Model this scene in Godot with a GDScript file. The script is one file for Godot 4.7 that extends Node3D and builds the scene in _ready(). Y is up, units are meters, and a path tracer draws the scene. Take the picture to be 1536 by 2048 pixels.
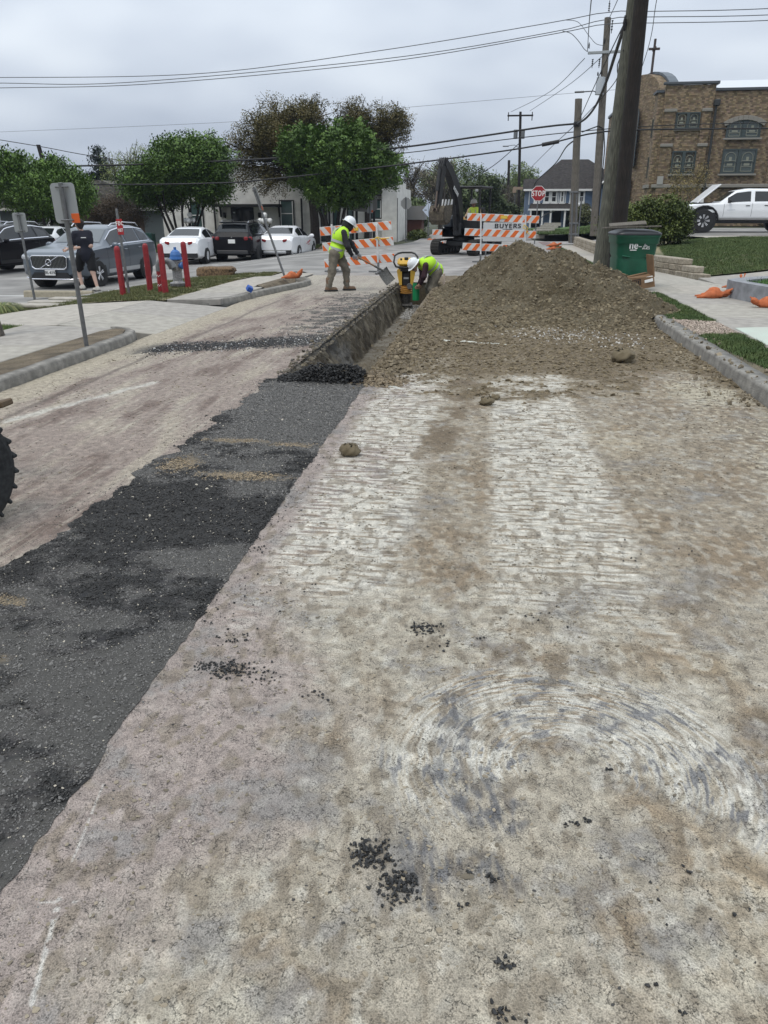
extends Node3D
# A street under repair on an overcast day: dug-up road, trench, spoil heap, workers, excavator, church and parked cars.

var rng := RandomNumberGenerator.new()
var used := {}
var M := {}

class MB:
	var v := PackedVector3Array()
	var n := PackedVector3Array()
	var uv := PackedVector2Array()
	var uv2 := PackedVector2Array()
	var c := PackedColorArray()
	var col := Color.WHITE
	var xf := Transform3D.IDENTITY
	func pt(p: Vector3, nn: Vector3, u: Vector2) -> void:
		v.append(xf * p); n.append((xf.basis * nn).normalized()); uv.append(u); c.append(col)
	func tri(a: Vector3, b: Vector3, d: Vector3, na: Vector3, nb: Vector3, nd: Vector3, ua := Vector2.ZERO, ub := Vector2.ZERO, ud := Vector2.ZERO) -> void:
		if (b - a).cross(d - a).dot(na + nb + nd) > 0.0:
			pt(a, na, ua); pt(d, nd, ud); pt(b, nb, ub)
		else:
			pt(a, na, ua); pt(b, nb, ub); pt(d, nd, ud)
	func ftri(a: Vector3, b: Vector3, d: Vector3, out := Vector3.ZERO) -> void:
		var g := (b - a).cross(d - a)
		if out != Vector3.ZERO and g.dot(out) < 0.0: g = -g
		g = g.normalized()
		tri(a, b, d, g, g, g)
	func quad(a: Vector3, b: Vector3, d: Vector3, e: Vector3, out := Vector3.ZERO) -> void:  # counter-clockwise from outside, flat
		var g := (b - a).cross(d - a) + (d - a).cross(e - a)
		if out != Vector3.ZERO and g.dot(out) < 0.0: g = -g
		g = g.normalized()
		tri(a, b, d, g, g, g, Vector2(0, 1), Vector2(1, 1), Vector2(1, 0))
		tri(a, d, e, g, g, g, Vector2(0, 1), Vector2(1, 0), Vector2(0, 0))
	func box(ctr: Vector3, size: Vector3, bs := Basis.IDENTITY, bev := 0.0) -> void:
		var h := size / 2.0
		var keep := xf
		xf = xf * Transform3D(bs, ctr)
		var b := minf(bev, minf(h.x, minf(h.y, h.z)) * 0.9)
		for ax in 3:
			for s in [-1.0, 1.0]:
				var o := Vector3.ZERO; o[ax] = s
				var u := Vector3.ZERO; u[(ax + 1) % 3] = 1.0
				var w := o.cross(u)
				var hu: float = h[(ax + 1) % 3] - b
				var hw: float = h[(ax + 2) % 3] - b
				var p: Vector3 = o * h[ax]
				if ax == 0: quad(p - w * hw - u * hu, p + w * hw - u * hu, p + w * hw + u * hu, p - w * hw + u * hu, o)
				else: quad(p - u * hu - w * hw, p + u * hu - w * hw, p + u * hu + w * hw, p - u * hu + w * hw, o)
		if b > 0.0:
			for ax in 3:
				var i := (ax + 1) % 3
				var j := (ax + 2) % 3
				for s in [-1.0, 1.0]:
					for t in [-1.0, 1.0]:
						var p1 := Vector3.ZERO; var p2 := Vector3.ZERO; var q := Vector3.ZERO; var o := Vector3.ZERO
						q[ax] = h[ax] - b
						p1[i] = s * h[i]; p1[j] = t * (h[j] - b)
						p2[i] = s * (h[i] - b); p2[j] = t * h[j]
						o[i] = s; o[j] = t
						quad(p1 - q, p1 + q, p2 + q, p2 - q, o)
			for s in [-1.0, 1.0]:
				for t in [-1.0, 1.0]:
					for r in [-1.0, 1.0]:
						ftri(Vector3(s * h.x, t * (h.y - b), r * (h.z - b)), Vector3(s * (h.x - b), t * h.y, r * (h.z - b)), Vector3(s * (h.x - b), t * (h.y - b), r * h.z), Vector3(s, t, r))
		xf = keep
	func loft(rings: Array, closed := true, caps := true, flat := false, vscale := 1.0) -> void:
		var m: int = rings.size()
		var k: int = rings[0].size()
		var ctrs := PackedVector3Array()
		for r in rings:
			var s := Vector3.ZERO
			for p in r: s += p
			ctrs.append(s / k)
		var kk := k if closed else k - 1
		var nn := []
		for i in m:
			var row := PackedVector3Array()
			for j in k:
				var j0 := (j - 1 + k) % k if closed else maxi(j - 1, 0)
				var j1 := (j + 1) % k if closed else mini(j + 1, k - 1)
				var du: Vector3 = rings[i][j1] - rings[i][j0]
				var dv: Vector3 = rings[mini(i + 1, m - 1)][j] - rings[maxi(i - 1, 0)][j]
				var g := du.cross(dv)
				if g.length_squared() < 1e-14: g = rings[i][j] - ctrs[i]
				if g.dot(rings[i][j] - ctrs[i]) < 0.0: g = -g
				row.append(g.normalized())
			nn.append(row)
		for i in m - 1:
			for j in kk:
				var j1 := (j + 1) % k
				var a: Vector3 = rings[i][j]
				var b: Vector3 = rings[i][j1]
				var d: Vector3 = rings[i + 1][j1]
				var e: Vector3 = rings[i + 1][j]
				if flat:
					quad(a, b, d, e, (a + b + d + e) / 4.0 - (ctrs[i] + ctrs[i + 1]) / 2.0)
				else:
					var u0 := Vector2(float(j) / kk, i * vscale / (m - 1)); var u1 := Vector2(float(j + 1) / kk, i * vscale / (m - 1))
					var u2 := Vector2(float(j + 1) / kk, (i + 1) * vscale / (m - 1)); var u3 := Vector2(float(j) / kk, (i + 1) * vscale / (m - 1))
					tri(a, b, d, nn[i][j], nn[i][j1], nn[i + 1][j1], u0, u1, u2)
					tri(a, d, e, nn[i][j], nn[i + 1][j1], nn[i + 1][j], u0, u2, u3)
		if caps:
			for e in [0, m - 1]:
				var o: Vector3 = ctrs[e] - ctrs[1 if e == 0 else m - 2]
				for j in kk: ftri(ctrs[e], rings[e][j], rings[e][(j + 1) % k], o)
	func tube(pts: Array, rad, seg := 8, caps := true) -> void:
		var rings := []
		var up := Vector3.UP
		for i in pts.size():
			var t: Vector3 = (pts[mini(i + 1, pts.size() - 1)] - pts[maxi(i - 1, 0)]).normalized()
			if i == 0:
				up = Vector3.UP if absf(t.y) < 0.9 else Vector3.RIGHT
			var s := t.cross(up).normalized()
			up = s.cross(t).normalized()
			var r: float = rad if rad is float else rad[i]
			var ring := PackedVector3Array()
			for j in seg:
				var a := TAU * j / seg
				ring.append(pts[i] + (s * cos(a) + up * sin(a)) * r)
			rings.append(ring)
		loft(rings, true, caps)
	func cyl(a: Vector3, b: Vector3, r0: float, r1 := -1.0, seg := 12, caps := true) -> void:
		tube([a, b], [r0, r0 if r1 < 0.0 else r1], seg, caps)
	func lathe(prof: Array, seg := 16, t := Transform3D.IDENTITY) -> void:  # each (radius, height); crisp between segments
		var keep := xf
		xf = xf * t
		for i in prof.size() - 1:
			var p: Vector2 = prof[i]
			var q: Vector2 = prof[i + 1]
			if p.is_equal_approx(q): continue
			var d := (q - p).normalized()
			var nr := Vector2(d.y, -d.x)
			for j in seg:
				var a := TAU * j / seg
				var b := TAU * (j + 1) / seg
				var ca := Vector3(cos(a), 0, sin(a))
				var cb := Vector3(cos(b), 0, sin(b))
				var na := (ca * nr.x + Vector3.UP * nr.y)
				var nb := (cb * nr.x + Vector3.UP * nr.y)
				var A := ca * p.x + Vector3.UP * p.y; var B := cb * p.x + Vector3.UP * p.y
				var C := cb * q.x + Vector3.UP * q.y; var D := ca * q.x + Vector3.UP * q.y
				if p.x > 0.0001: tri(A, B, C, na, nb, nb)
				if q.x > 0.0001: tri(A, C, D, na, nb, na)
		xf = keep
	func ball(ctr: Vector3, r: Vector3, seg := 12, rings := 8, bs := Basis.IDENTITY) -> void:
		for i in rings:
			var a0 := PI * i / rings - PI / 2; var a1 := PI * (i + 1) / rings - PI / 2
			for j in seg:
				var b0 := TAU * j / seg; var b1 := TAU * (j + 1) / seg
				var q := [Vector3(cos(a0) * cos(b0), sin(a0), cos(a0) * sin(b0)), Vector3(cos(a0) * cos(b1), sin(a0), cos(a0) * sin(b1)), Vector3(cos(a1) * cos(b1), sin(a1), cos(a1) * sin(b1)), Vector3(cos(a1) * cos(b0), sin(a1), cos(a1) * sin(b0))]
				var P := []
				var N := []
				for w in q:
					P.append(ctr + bs * (w * r)); N.append((bs * (w / r)).normalized())
				if i > 0: tri(P[0], P[1], P[2], N[0], N[1], N[2])
				if i < rings - 1: tri(P[0], P[2], P[3], N[0], N[2], N[3])
	func prism(poly: PackedVector2Array, z0: float, z1: float, t := Transform3D.IDENTITY) -> void:  # polygon in xy, extruded along z
		var keep := xf
		xf = xf * t
		var ix := Geometry2D.triangulate_polygon(poly)
		for i in range(0, ix.size(), 3):
			for e in [[z0, signf(z0 - z1)], [z1, signf(z1 - z0)]]:
				var a := poly[ix[i]]; var b := poly[ix[i + 1]]; var d := poly[ix[i + 2]]
				var o := Vector3(0, 0, e[1])
				tri(Vector3(a.x, a.y, e[0]), Vector3(b.x, b.y, e[0]), Vector3(d.x, d.y, e[0]), o, o, o, a, b, d)
		var cw := Geometry2D.is_polygon_clockwise(poly)
		for i in poly.size():
			var a := poly[i]; var b := poly[(i + 1) % poly.size()]
			var d := b - a
			var o := Vector3(d.y, -d.x, 0) * (-1.0 if cw else 1.0)
			quad(Vector3(a.x, a.y, z0), Vector3(b.x, b.y, z0), Vector3(b.x, b.y, z1), Vector3(a.x, a.y, z1), o)
		xf = keep
	func mesh(m: Material) -> ArrayMesh:
		var a := []
		a.resize(Mesh.ARRAY_MAX)
		a[Mesh.ARRAY_VERTEX] = v; a[Mesh.ARRAY_NORMAL] = n; a[Mesh.ARRAY_TEX_UV] = uv; a[Mesh.ARRAY_COLOR] = c
		if uv2.size() == v.size(): a[Mesh.ARRAY_TEX_UV2] = uv2
		var am := ArrayMesh.new()
		am.add_surface_from_arrays(Mesh.PRIMITIVE_TRIANGLES, a)
		am.surface_set_material(0, m)
		return am

func numbered(parent: Node, called: String) -> String:
	var key := str(parent.get_instance_id()) + called
	var k: int = used.get(key, 0)
	used[key] = k + 1
	return called if k == 0 else "%s_%03d" % [called, k]

func add(called: String, mesh: Mesh, parent: Node = self) -> MeshInstance3D:
	var o := MeshInstance3D.new()
	o.name = numbered(parent, called)
	o.mesh = mesh
	parent.add_child(o, true)
	return o

func part(called: String, mb: MB, m: Material, parent: Node, label := "") -> MeshInstance3D:
	var o := add(called, mb.mesh(m), parent)
	if label: o.set_meta("label", label)
	return o

func tag(o: Node, label: String, cat: String, group := "") -> Node:
	o.set_meta("label", label); o.set_meta("category", cat)
	if group: o.set_meta("group", group)
	return o

func thing(called: String, label: String, cat: String, pos := Vector3.ZERO, turn := 0.0, group := "") -> Node3D:
	var o := Node3D.new()
	o.name = numbered(self, called)
	add_child(o, true)
	o.position = pos
	o.rotation.y = turn
	tag(o, label, cat, group)
	return o

func solo(called: String, mb: MB, m: Material, label: String, cat: String, group := "") -> MeshInstance3D:
	var o := part(called, mb, m, self)
	tag(o, label, cat, group)
	return o

func struct(called: String, mb: MB, m: Material, kind := "structure", parent: Node = self) -> MeshInstance3D:
	var o := part(called, mb, m, parent)
	o.set_meta("kind", kind)
	return o

func copy(src: Node3D, pos: Vector3, turn: float, label: String) -> Node3D:
	var o: Node3D = src.duplicate()
	o.name = numbered(self, String(src.name).rstrip("0123456789").rstrip("_"))
	add_child(o, true)
	o.position = pos
	o.rotation.y = turn
	o.set_meta("label", label)
	return o

func fn(freq: float, sd: int, oct := 3, kind := FastNoiseLite.TYPE_SIMPLEX_SMOOTH) -> FastNoiseLite:
	var f := FastNoiseLite.new()
	f.noise_type = kind; f.frequency = freq; f.seed = sd
	f.fractal_octaves = oct
	f.fractal_type = FastNoiseLite.FRACTAL_FBM if oct > 1 else FastNoiseLite.FRACTAL_NONE
	return f

func C(r: float, g: float, b: float) -> Color: return Color(r, g, b).linear_to_srgb()  # real-world (linear) base colour

func pm(col: Color, rough := 0.8, metal := 0.0) -> StandardMaterial3D:
	var m := StandardMaterial3D.new()
	m.albedo_color = col; m.roughness = rough; m.metallic = metal
	return m

func vc(m: StandardMaterial3D) -> StandardMaterial3D:
	m.vertex_color_use_as_albedo = true
	return m

func noise_tex(size: int, freq: float, sd: int, lo: float, hi: float, oct := 4, kind := FastNoiseLite.TYPE_SIMPLEX_SMOOTH) -> NoiseTexture2D:
	var t := NoiseTexture2D.new()
	t.width = size; t.height = size; t.seamless = true
	t.noise = fn(freq, sd, oct, kind)
	var g := Gradient.new()
	g.set_color(0, Color(lo, lo, lo)); g.set_color(1, Color(hi, hi, hi))
	t.color_ramp = g
	return t

func tri_tex(m: StandardMaterial3D, t: Texture2D, scale: float, bump: Texture2D = null, depth := 0.3, world := true) -> StandardMaterial3D:
	m.albedo_texture = t
	m.uv1_triplanar = true; m.uv1_world_triplanar = world
	m.uv1_scale = Vector3.ONE * scale
	if bump:
		m.heightmap_enabled = true; m.heightmap_texture = bump; m.heightmap_scale = depth
	return m

func sst(a: float, b: float, x: float) -> float: return smoothstep(a, b, x)

func stuff_copies(called: String, mesh: Mesh, at: Array, cols: PackedColorArray, parent: Node = self) -> MultiMeshInstance3D:
	var mm := MultiMesh.new()
	mm.transform_format = MultiMesh.TRANSFORM_3D
	mm.use_colors = cols.size() > 0
	mm.mesh = mesh
	mm.instance_count = at.size()
	for i in at.size():
		mm.set_instance_transform(i, at[i])
		if cols.size(): mm.set_instance_color(i, cols[i])
	var o := MultiMeshInstance3D.new()
	o.name = numbered(parent, called)
	o.multimesh = mm
	o.set_meta("kind", "stuff")
	parent.add_child(o, true)
	return o

func stone_mesh(m: Material, sd: int, flat := 0.65) -> ArrayMesh:
	var r := RandomNumberGenerator.new()
	r.seed = sd
	var mb := MB.new()
	var P := []
	for p in [Vector3(1, 0, 0), Vector3(0, 0, 1), Vector3(-1, 0, 0), Vector3(0, 0, -1), Vector3(0, flat, 0), Vector3(0, -flat * 0.6, 0)]:
		P.append(p * r.randf_range(0.75, 1.15) + Vector3(r.randf_range(-0.25, 0.25), r.randf_range(-0.15, 0.15), r.randf_range(-0.25, 0.25)))
	for i in 4:
		var a: Vector3 = P[i]; var b: Vector3 = P[(i + 1) % 4]
		var mid := (a + b) * 0.62 + Vector3(0, flat * 0.32, 0)
		for q in [[a, mid, P[4]], [mid, b, P[4]], [a, b, mid]]: mb.ftri(q[0], q[1], q[2], (q[0] + q[1] + q[2]))
		mb.ftri(a, b, P[5], a + b + P[5])
	return mb.mesh(m)

# ---- bodies: tapered capsules joined by a smooth minimum, meshed as surface nets
func body(mb: MB, bones: Array, cell: float, k: float, grow := 0.0) -> void:
	var lo := Vector3(1e9, 1e9, 1e9); var hi := -lo
	for b in bones:
		var rr: float = maxf(b[2], b[3]) + grow + k + cell * 2.0
		for e in 2:
			lo = lo.min(b[e] - Vector3.ONE * rr); hi = hi.max(b[e] + Vector3.ONE * rr)
	var nx := int((hi.x - lo.x) / cell) + 2; var ny := int((hi.y - lo.y) / cell) + 2; var nz := int((hi.z - lo.z) / cell) + 2
	var f := PackedFloat32Array()
	f.resize(nx * ny * nz)
	f.fill(1.0)
	for b in bones:
		var A: Vector3 = b[0]; var B: Vector3 = b[1]
		var ra: float = b[2] + grow; var rb: float = b[3] + grow
		var ab := B - A
		var il := 1.0 / maxf(ab.length_squared(), 1e-9)
		var rr := maxf(ra, rb) + k + cell * 1.5
		var b0 := ((A.min(B) - Vector3.ONE * rr - lo) / cell); var b1 := ((A.max(B) + Vector3.ONE * rr - lo) / cell)
		for ix in range(maxi(int(b0.x), 0), mini(int(b1.x) + 1, nx)):
			for iy in range(maxi(int(b0.y), 0), mini(int(b1.y) + 1, ny)):
				var id := (ix * ny + iy) * nz
				for iz in range(maxi(int(b0.z), 0), mini(int(b1.z) + 1, nz)):
					var p := lo + Vector3(ix, iy, iz) * cell
					var t := clampf((p - A).dot(ab) * il, 0.0, 1.0)
					var d := p.distance_to(A + ab * t) - lerpf(ra, rb, t)
					var o := f[id + iz]
					var h := maxf(k - absf(o - d), 0.0) / k
					f[id + iz] = minf(o, d) - h * h * k * 0.25
	var vid := PackedInt32Array()
	vid.resize(nx * ny * nz)
	vid.fill(-1)
	var vs := PackedVector3Array()
	var ns := PackedVector3Array()
	var sx := ny * nz
	var offs := [0, 1, nz, nz + 1, sx, sx + 1, sx + nz, sx + nz + 1]
	var op := [Vector3(0, 0, 0), Vector3(0, 0, 1), Vector3(0, 1, 0), Vector3(0, 1, 1), Vector3(1, 0, 0), Vector3(1, 0, 1), Vector3(1, 1, 0), Vector3(1, 1, 1)]
	var edges := [[0, 1], [2, 3], [4, 5], [6, 7], [0, 2], [1, 3], [4, 6], [5, 7], [0, 4], [1, 5], [2, 6], [3, 7]]
	for ix in nx - 1:
		for iy in ny - 1:
			var id := (ix * ny + iy) * nz
			for iz in nz - 1:
				var q := id + iz
				if f[q] > cell * 2.0: continue
				var s := 0
				for e in 8:
					if f[q + offs[e]] < 0.0: s += 1
				if s == 0 or s == 8: continue
				var sum := Vector3.ZERO
				var cnt := 0
				for e in edges:
					var fa := f[q + offs[e[0]]]; var fb := f[q + offs[e[1]]]
					if (fa < 0.0) != (fb < 0.0):
						sum += (op[e[0]] as Vector3).lerp(op[e[1]], fa / (fa - fb)); cnt += 1
				vid[q] = vs.size()
				vs.append(lo + (Vector3(ix, iy, iz) + sum / cnt) * cell)
				var g := Vector3(f[q + sx] + f[q + sx + nz] - f[q] - f[q + nz], f[q + nz] + f[q + nz + 1] - f[q] - f[q + 1], f[q + 1] + f[q + sx + 1] - f[q] - f[q + sx])
				ns.append(g.normalized())
	for ix in range(1, nx - 1):
		for iy in range(1, ny - 1):
			var id := (ix * ny + iy) * nz
			for iz in range(1, nz - 1):
				var q := id + iz
				if vid[q] < 0: continue
				for e in [[sx, nz, 1], [nz, 1, sx], [1, sx, nz]]:
					if (f[q] < 0.0) != (f[q + e[0]] < 0.0):
						var a := vid[q]; var b := vid[q - e[1]]; var d := vid[q - e[1] - e[2]]; var g := vid[q - e[2]]
						if b < 0 or d < 0 or g < 0: continue
						mb.tri(vs[a], vs[b], vs[d], ns[a], ns[b], ns[d]); mb.tri(vs[a], vs[d], vs[g], ns[a], ns[d], ns[g])
func setup() -> void:
	var cam := Camera3D.new()
	cam.name = "camera"
	cam.position = Vector3(0, 1.65, 0)
	cam.rotation = Vector3(-0.382803, 0.130360, 0)
	cam.fov = 68.6401
	cam.near = 0.05; cam.far = 2000.0
	add_child(cam)
	var env := Environment.new()
	env.background_mode = Environment.BG_SKY
	env.tonemap_mode = Environment.TONE_MAPPER_LINEAR
	env.tonemap_exposure = 1.0
	env.sdfgi_enabled = true; env.ssao_enabled = true; env.ssil_enabled = true
	env.fog_enabled = true; env.fog_density = 0.0003; env.fog_light_color = Color(0.74, 0.79, 0.88)
	var sky := Sky.new()
	var sm := PanoramaSkyMaterial.new()
	sm.panorama = overcast()
	sky.sky_material = sm
	env.sky = sky
	var we := WorldEnvironment.new()
	we.name = "environment"
	we.environment = env
	add_child(we)
	var sun := DirectionalLight3D.new()
	sun.name = "sun"
	sun.light_color = Color(1.0, 0.97, 0.92)
	sun.light_energy = 0.42
	sun.light_angular_distance = 22.0
	sun.shadow_enabled = true
	sun.rotation_degrees = Vector3(-62, -35, 0)
	add_child(sun)

func overcast() -> ImageTexture:
	var w := 1024; var h := 512
	var a := fn(0.42, 71, 4); var b := fn(1.3, 72, 4)
	var im := PackedFloat32Array()
	im.resize(w * h * 3)
	for j in h:
		var el := PI * (0.5 - (j + 0.5) / h)
		for i in w:
			var k := (j * w + i) * 3
			if el <= 0.0:
				im[k] = 0.3; im[k + 1] = 0.29; im[k + 2] = 0.27
				continue
			var az := TAU * (i + 0.5) / w
			var d := Vector3(sin(az) * cos(el), sin(el), cos(az) * cos(el))
			var q := 1.0 / (d.y + 0.16)
			var n := a.get_noise_3d(d.x * q * 1.6, 3.0, d.z * q * 1.6) + 0.5 * b.get_noise_3d(d.x * q * 0.8, 9.0, d.z * q * 0.8)
			n = n * 0.36 * (1.0 - 0.5 * exp(-d.y * 14.0))
			var up := pow(d.y, 0.8)
			var L := lerpf(0.525, 1.42, up) * (1.0 + n)
			var grey := clampf(0.55 + n * 1.5 + up * 0.5, 0.0, 1.0)
			im[k] = L * lerpf(0.85, 0.93, grey); im[k + 1] = L * lerpf(0.99, 1.01, grey); im[k + 2] = L * lerpf(1.24, 1.1, grey)
	return ImageTexture.create_from_image(Image.create_from_data(w, h, false, Image.FORMAT_RGBF, im.to_byte_array()))

func _ready() -> void:
	setup()
	var t0 := Time.get_ticks_msec()
	for step in steps():
		step[1].call()
		print(step[0], " ", Time.get_ticks_msec() - t0)
		t0 = Time.get_ticks_msec()

# ---------------------------------------------------------------- the lie of the land
func gy(x: float, z: float) -> float:
	if x < -4.65:
		var kerb := 0.115 * smoothstep(-20.5, -18.6, z)
		var d := smoothstep(0.0, 1.0, (-6.2 - x) / 5.6)
		var y := lerpf(kerb, -0.41 - 0.06 * smoothstep(-22.0, -34.0, z), d)
		if z < -10.2 and z > -13.7: y *= clampf((-4.65 - x) / 0.7, 0.0, 1.0)
		return y
	if x > 2.55:
		var y := 0.15 * smoothstep(-39.0, -37.5, z) + 0.3 * smoothstep(4.4, 10.5, x) * smoothstep(-15.0, -36.0, z) + 0.32 * smoothstep(5.0, 9.5, x) * smoothstep(-35.5, -40.5, z)
		return y
	return 0.0

func sheet(mb: MB, given: PackedVector2Array, step: float, yoff: float, colour: Variant, uvs := 1.0) -> void:
	var poly := given.duplicate()
	if Geometry2D.is_polygon_clockwise(poly): poly.reverse()
	var lo := Vector2(1e9, 1e9); var hi := -lo
	for p in poly:
		lo = lo.min(p); hi = hi.max(p)
	var solid: bool = colour is Color
	for i in int(ceil((hi.x - lo.x) / step)):
		for j in int(ceil((hi.y - lo.y) / step)):
			var a := lo + Vector2(i, j) * step
			var cell := PackedVector2Array([a, a + Vector2(step, 0), a + Vector2(step, step), a + Vector2(0, step)])
			if Geometry2D.is_polygon_clockwise(cell): cell.reverse()
			for piece in Geometry2D.intersect_polygons(cell, poly):
				var ix := Geometry2D.triangulate_polygon(piece)
				for t in range(0, ix.size(), 3):
					var P := []
					for k in 3:
						var q: Vector2 = piece[ix[t + k]]
						P.append(Vector3(q.x, gy(q.x, q.y) + yoff, q.y))
					var N: Vector3 = (P[1] - P[0]).cross(P[2] - P[0])
					if N.y < 0.0: N = -N
					N = N.normalized()
					var order := [0, 1, 2] if (P[1] - P[0]).cross(P[2] - P[0]).y < 0.0 else [0, 2, 1]
					for k in order:
						mb.col = colour if solid else colour.call(P[k].x, P[k].z)
						mb.pt(P[k], Vector3.UP.lerp(N, 0.9), Vector2(P[k].x, P[k].z) * uvs)

func P2(a: Array) -> PackedVector2Array:
	var p := PackedVector2Array()
	for i in range(0, a.size(), 2): p.append(Vector2(a[i], a[i + 1]))
	return p

# ---------------------------------------------------------------- the dug-up road
var NA := fn(0.55, 11, 3); var NB := fn(2.6, 12, 3); var NC := fn(13.0, 13, 2); var ND := fn(1.1, 14, 3)
var NS := fn(1.0, 15, 3); var NT := fn(1.0, 16, 3); var NF := fn(16.0, 17, 1, FastNoiseLite.TYPE_CELLULAR); var NP := fn(1.0, 18, 2)

func seg_d(x: float, z: float, a: Vector2, b: Vector2) -> float:
	var p := Vector2(x, z)
	return p.distance_to(Geometry2D.get_closest_point_to_segment(p, a, b))

func dirt_amount(x: float, z: float) -> float:  # how much loose spoil lies on the road
	if x < -1.25: return -1.0
	var d := (-7.5 - z) * 0.9 + NA.get_noise_2d(x * 1.6, z * 1.6) * 0.9 + NB.get_noise_2d(x, z * 1.5) * 0.55
	d -= 0.9 * smoothstep(1.2, 2.0, x) * smoothstep(2.55, 2.2, x) * smoothstep(-10.5, -8.0, z)
	return d

const RUBS := [[Vector2(-0.02, -1.53), Vector2(-0.08, -1.43)], [Vector2(-0.12, -1.62), Vector2(-0.09, -1.52)], [Vector2(-0.03, -1.9), Vector2(0.14, -1.78)], [Vector2(0.0, -1.77), Vector2(0.13, -1.71)], [Vector2(-0.05, -2.32), Vector2(-0.03, -2.2)], [Vector2(0.07, -1.55), Vector2(0.12, -1.5)]]

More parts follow.
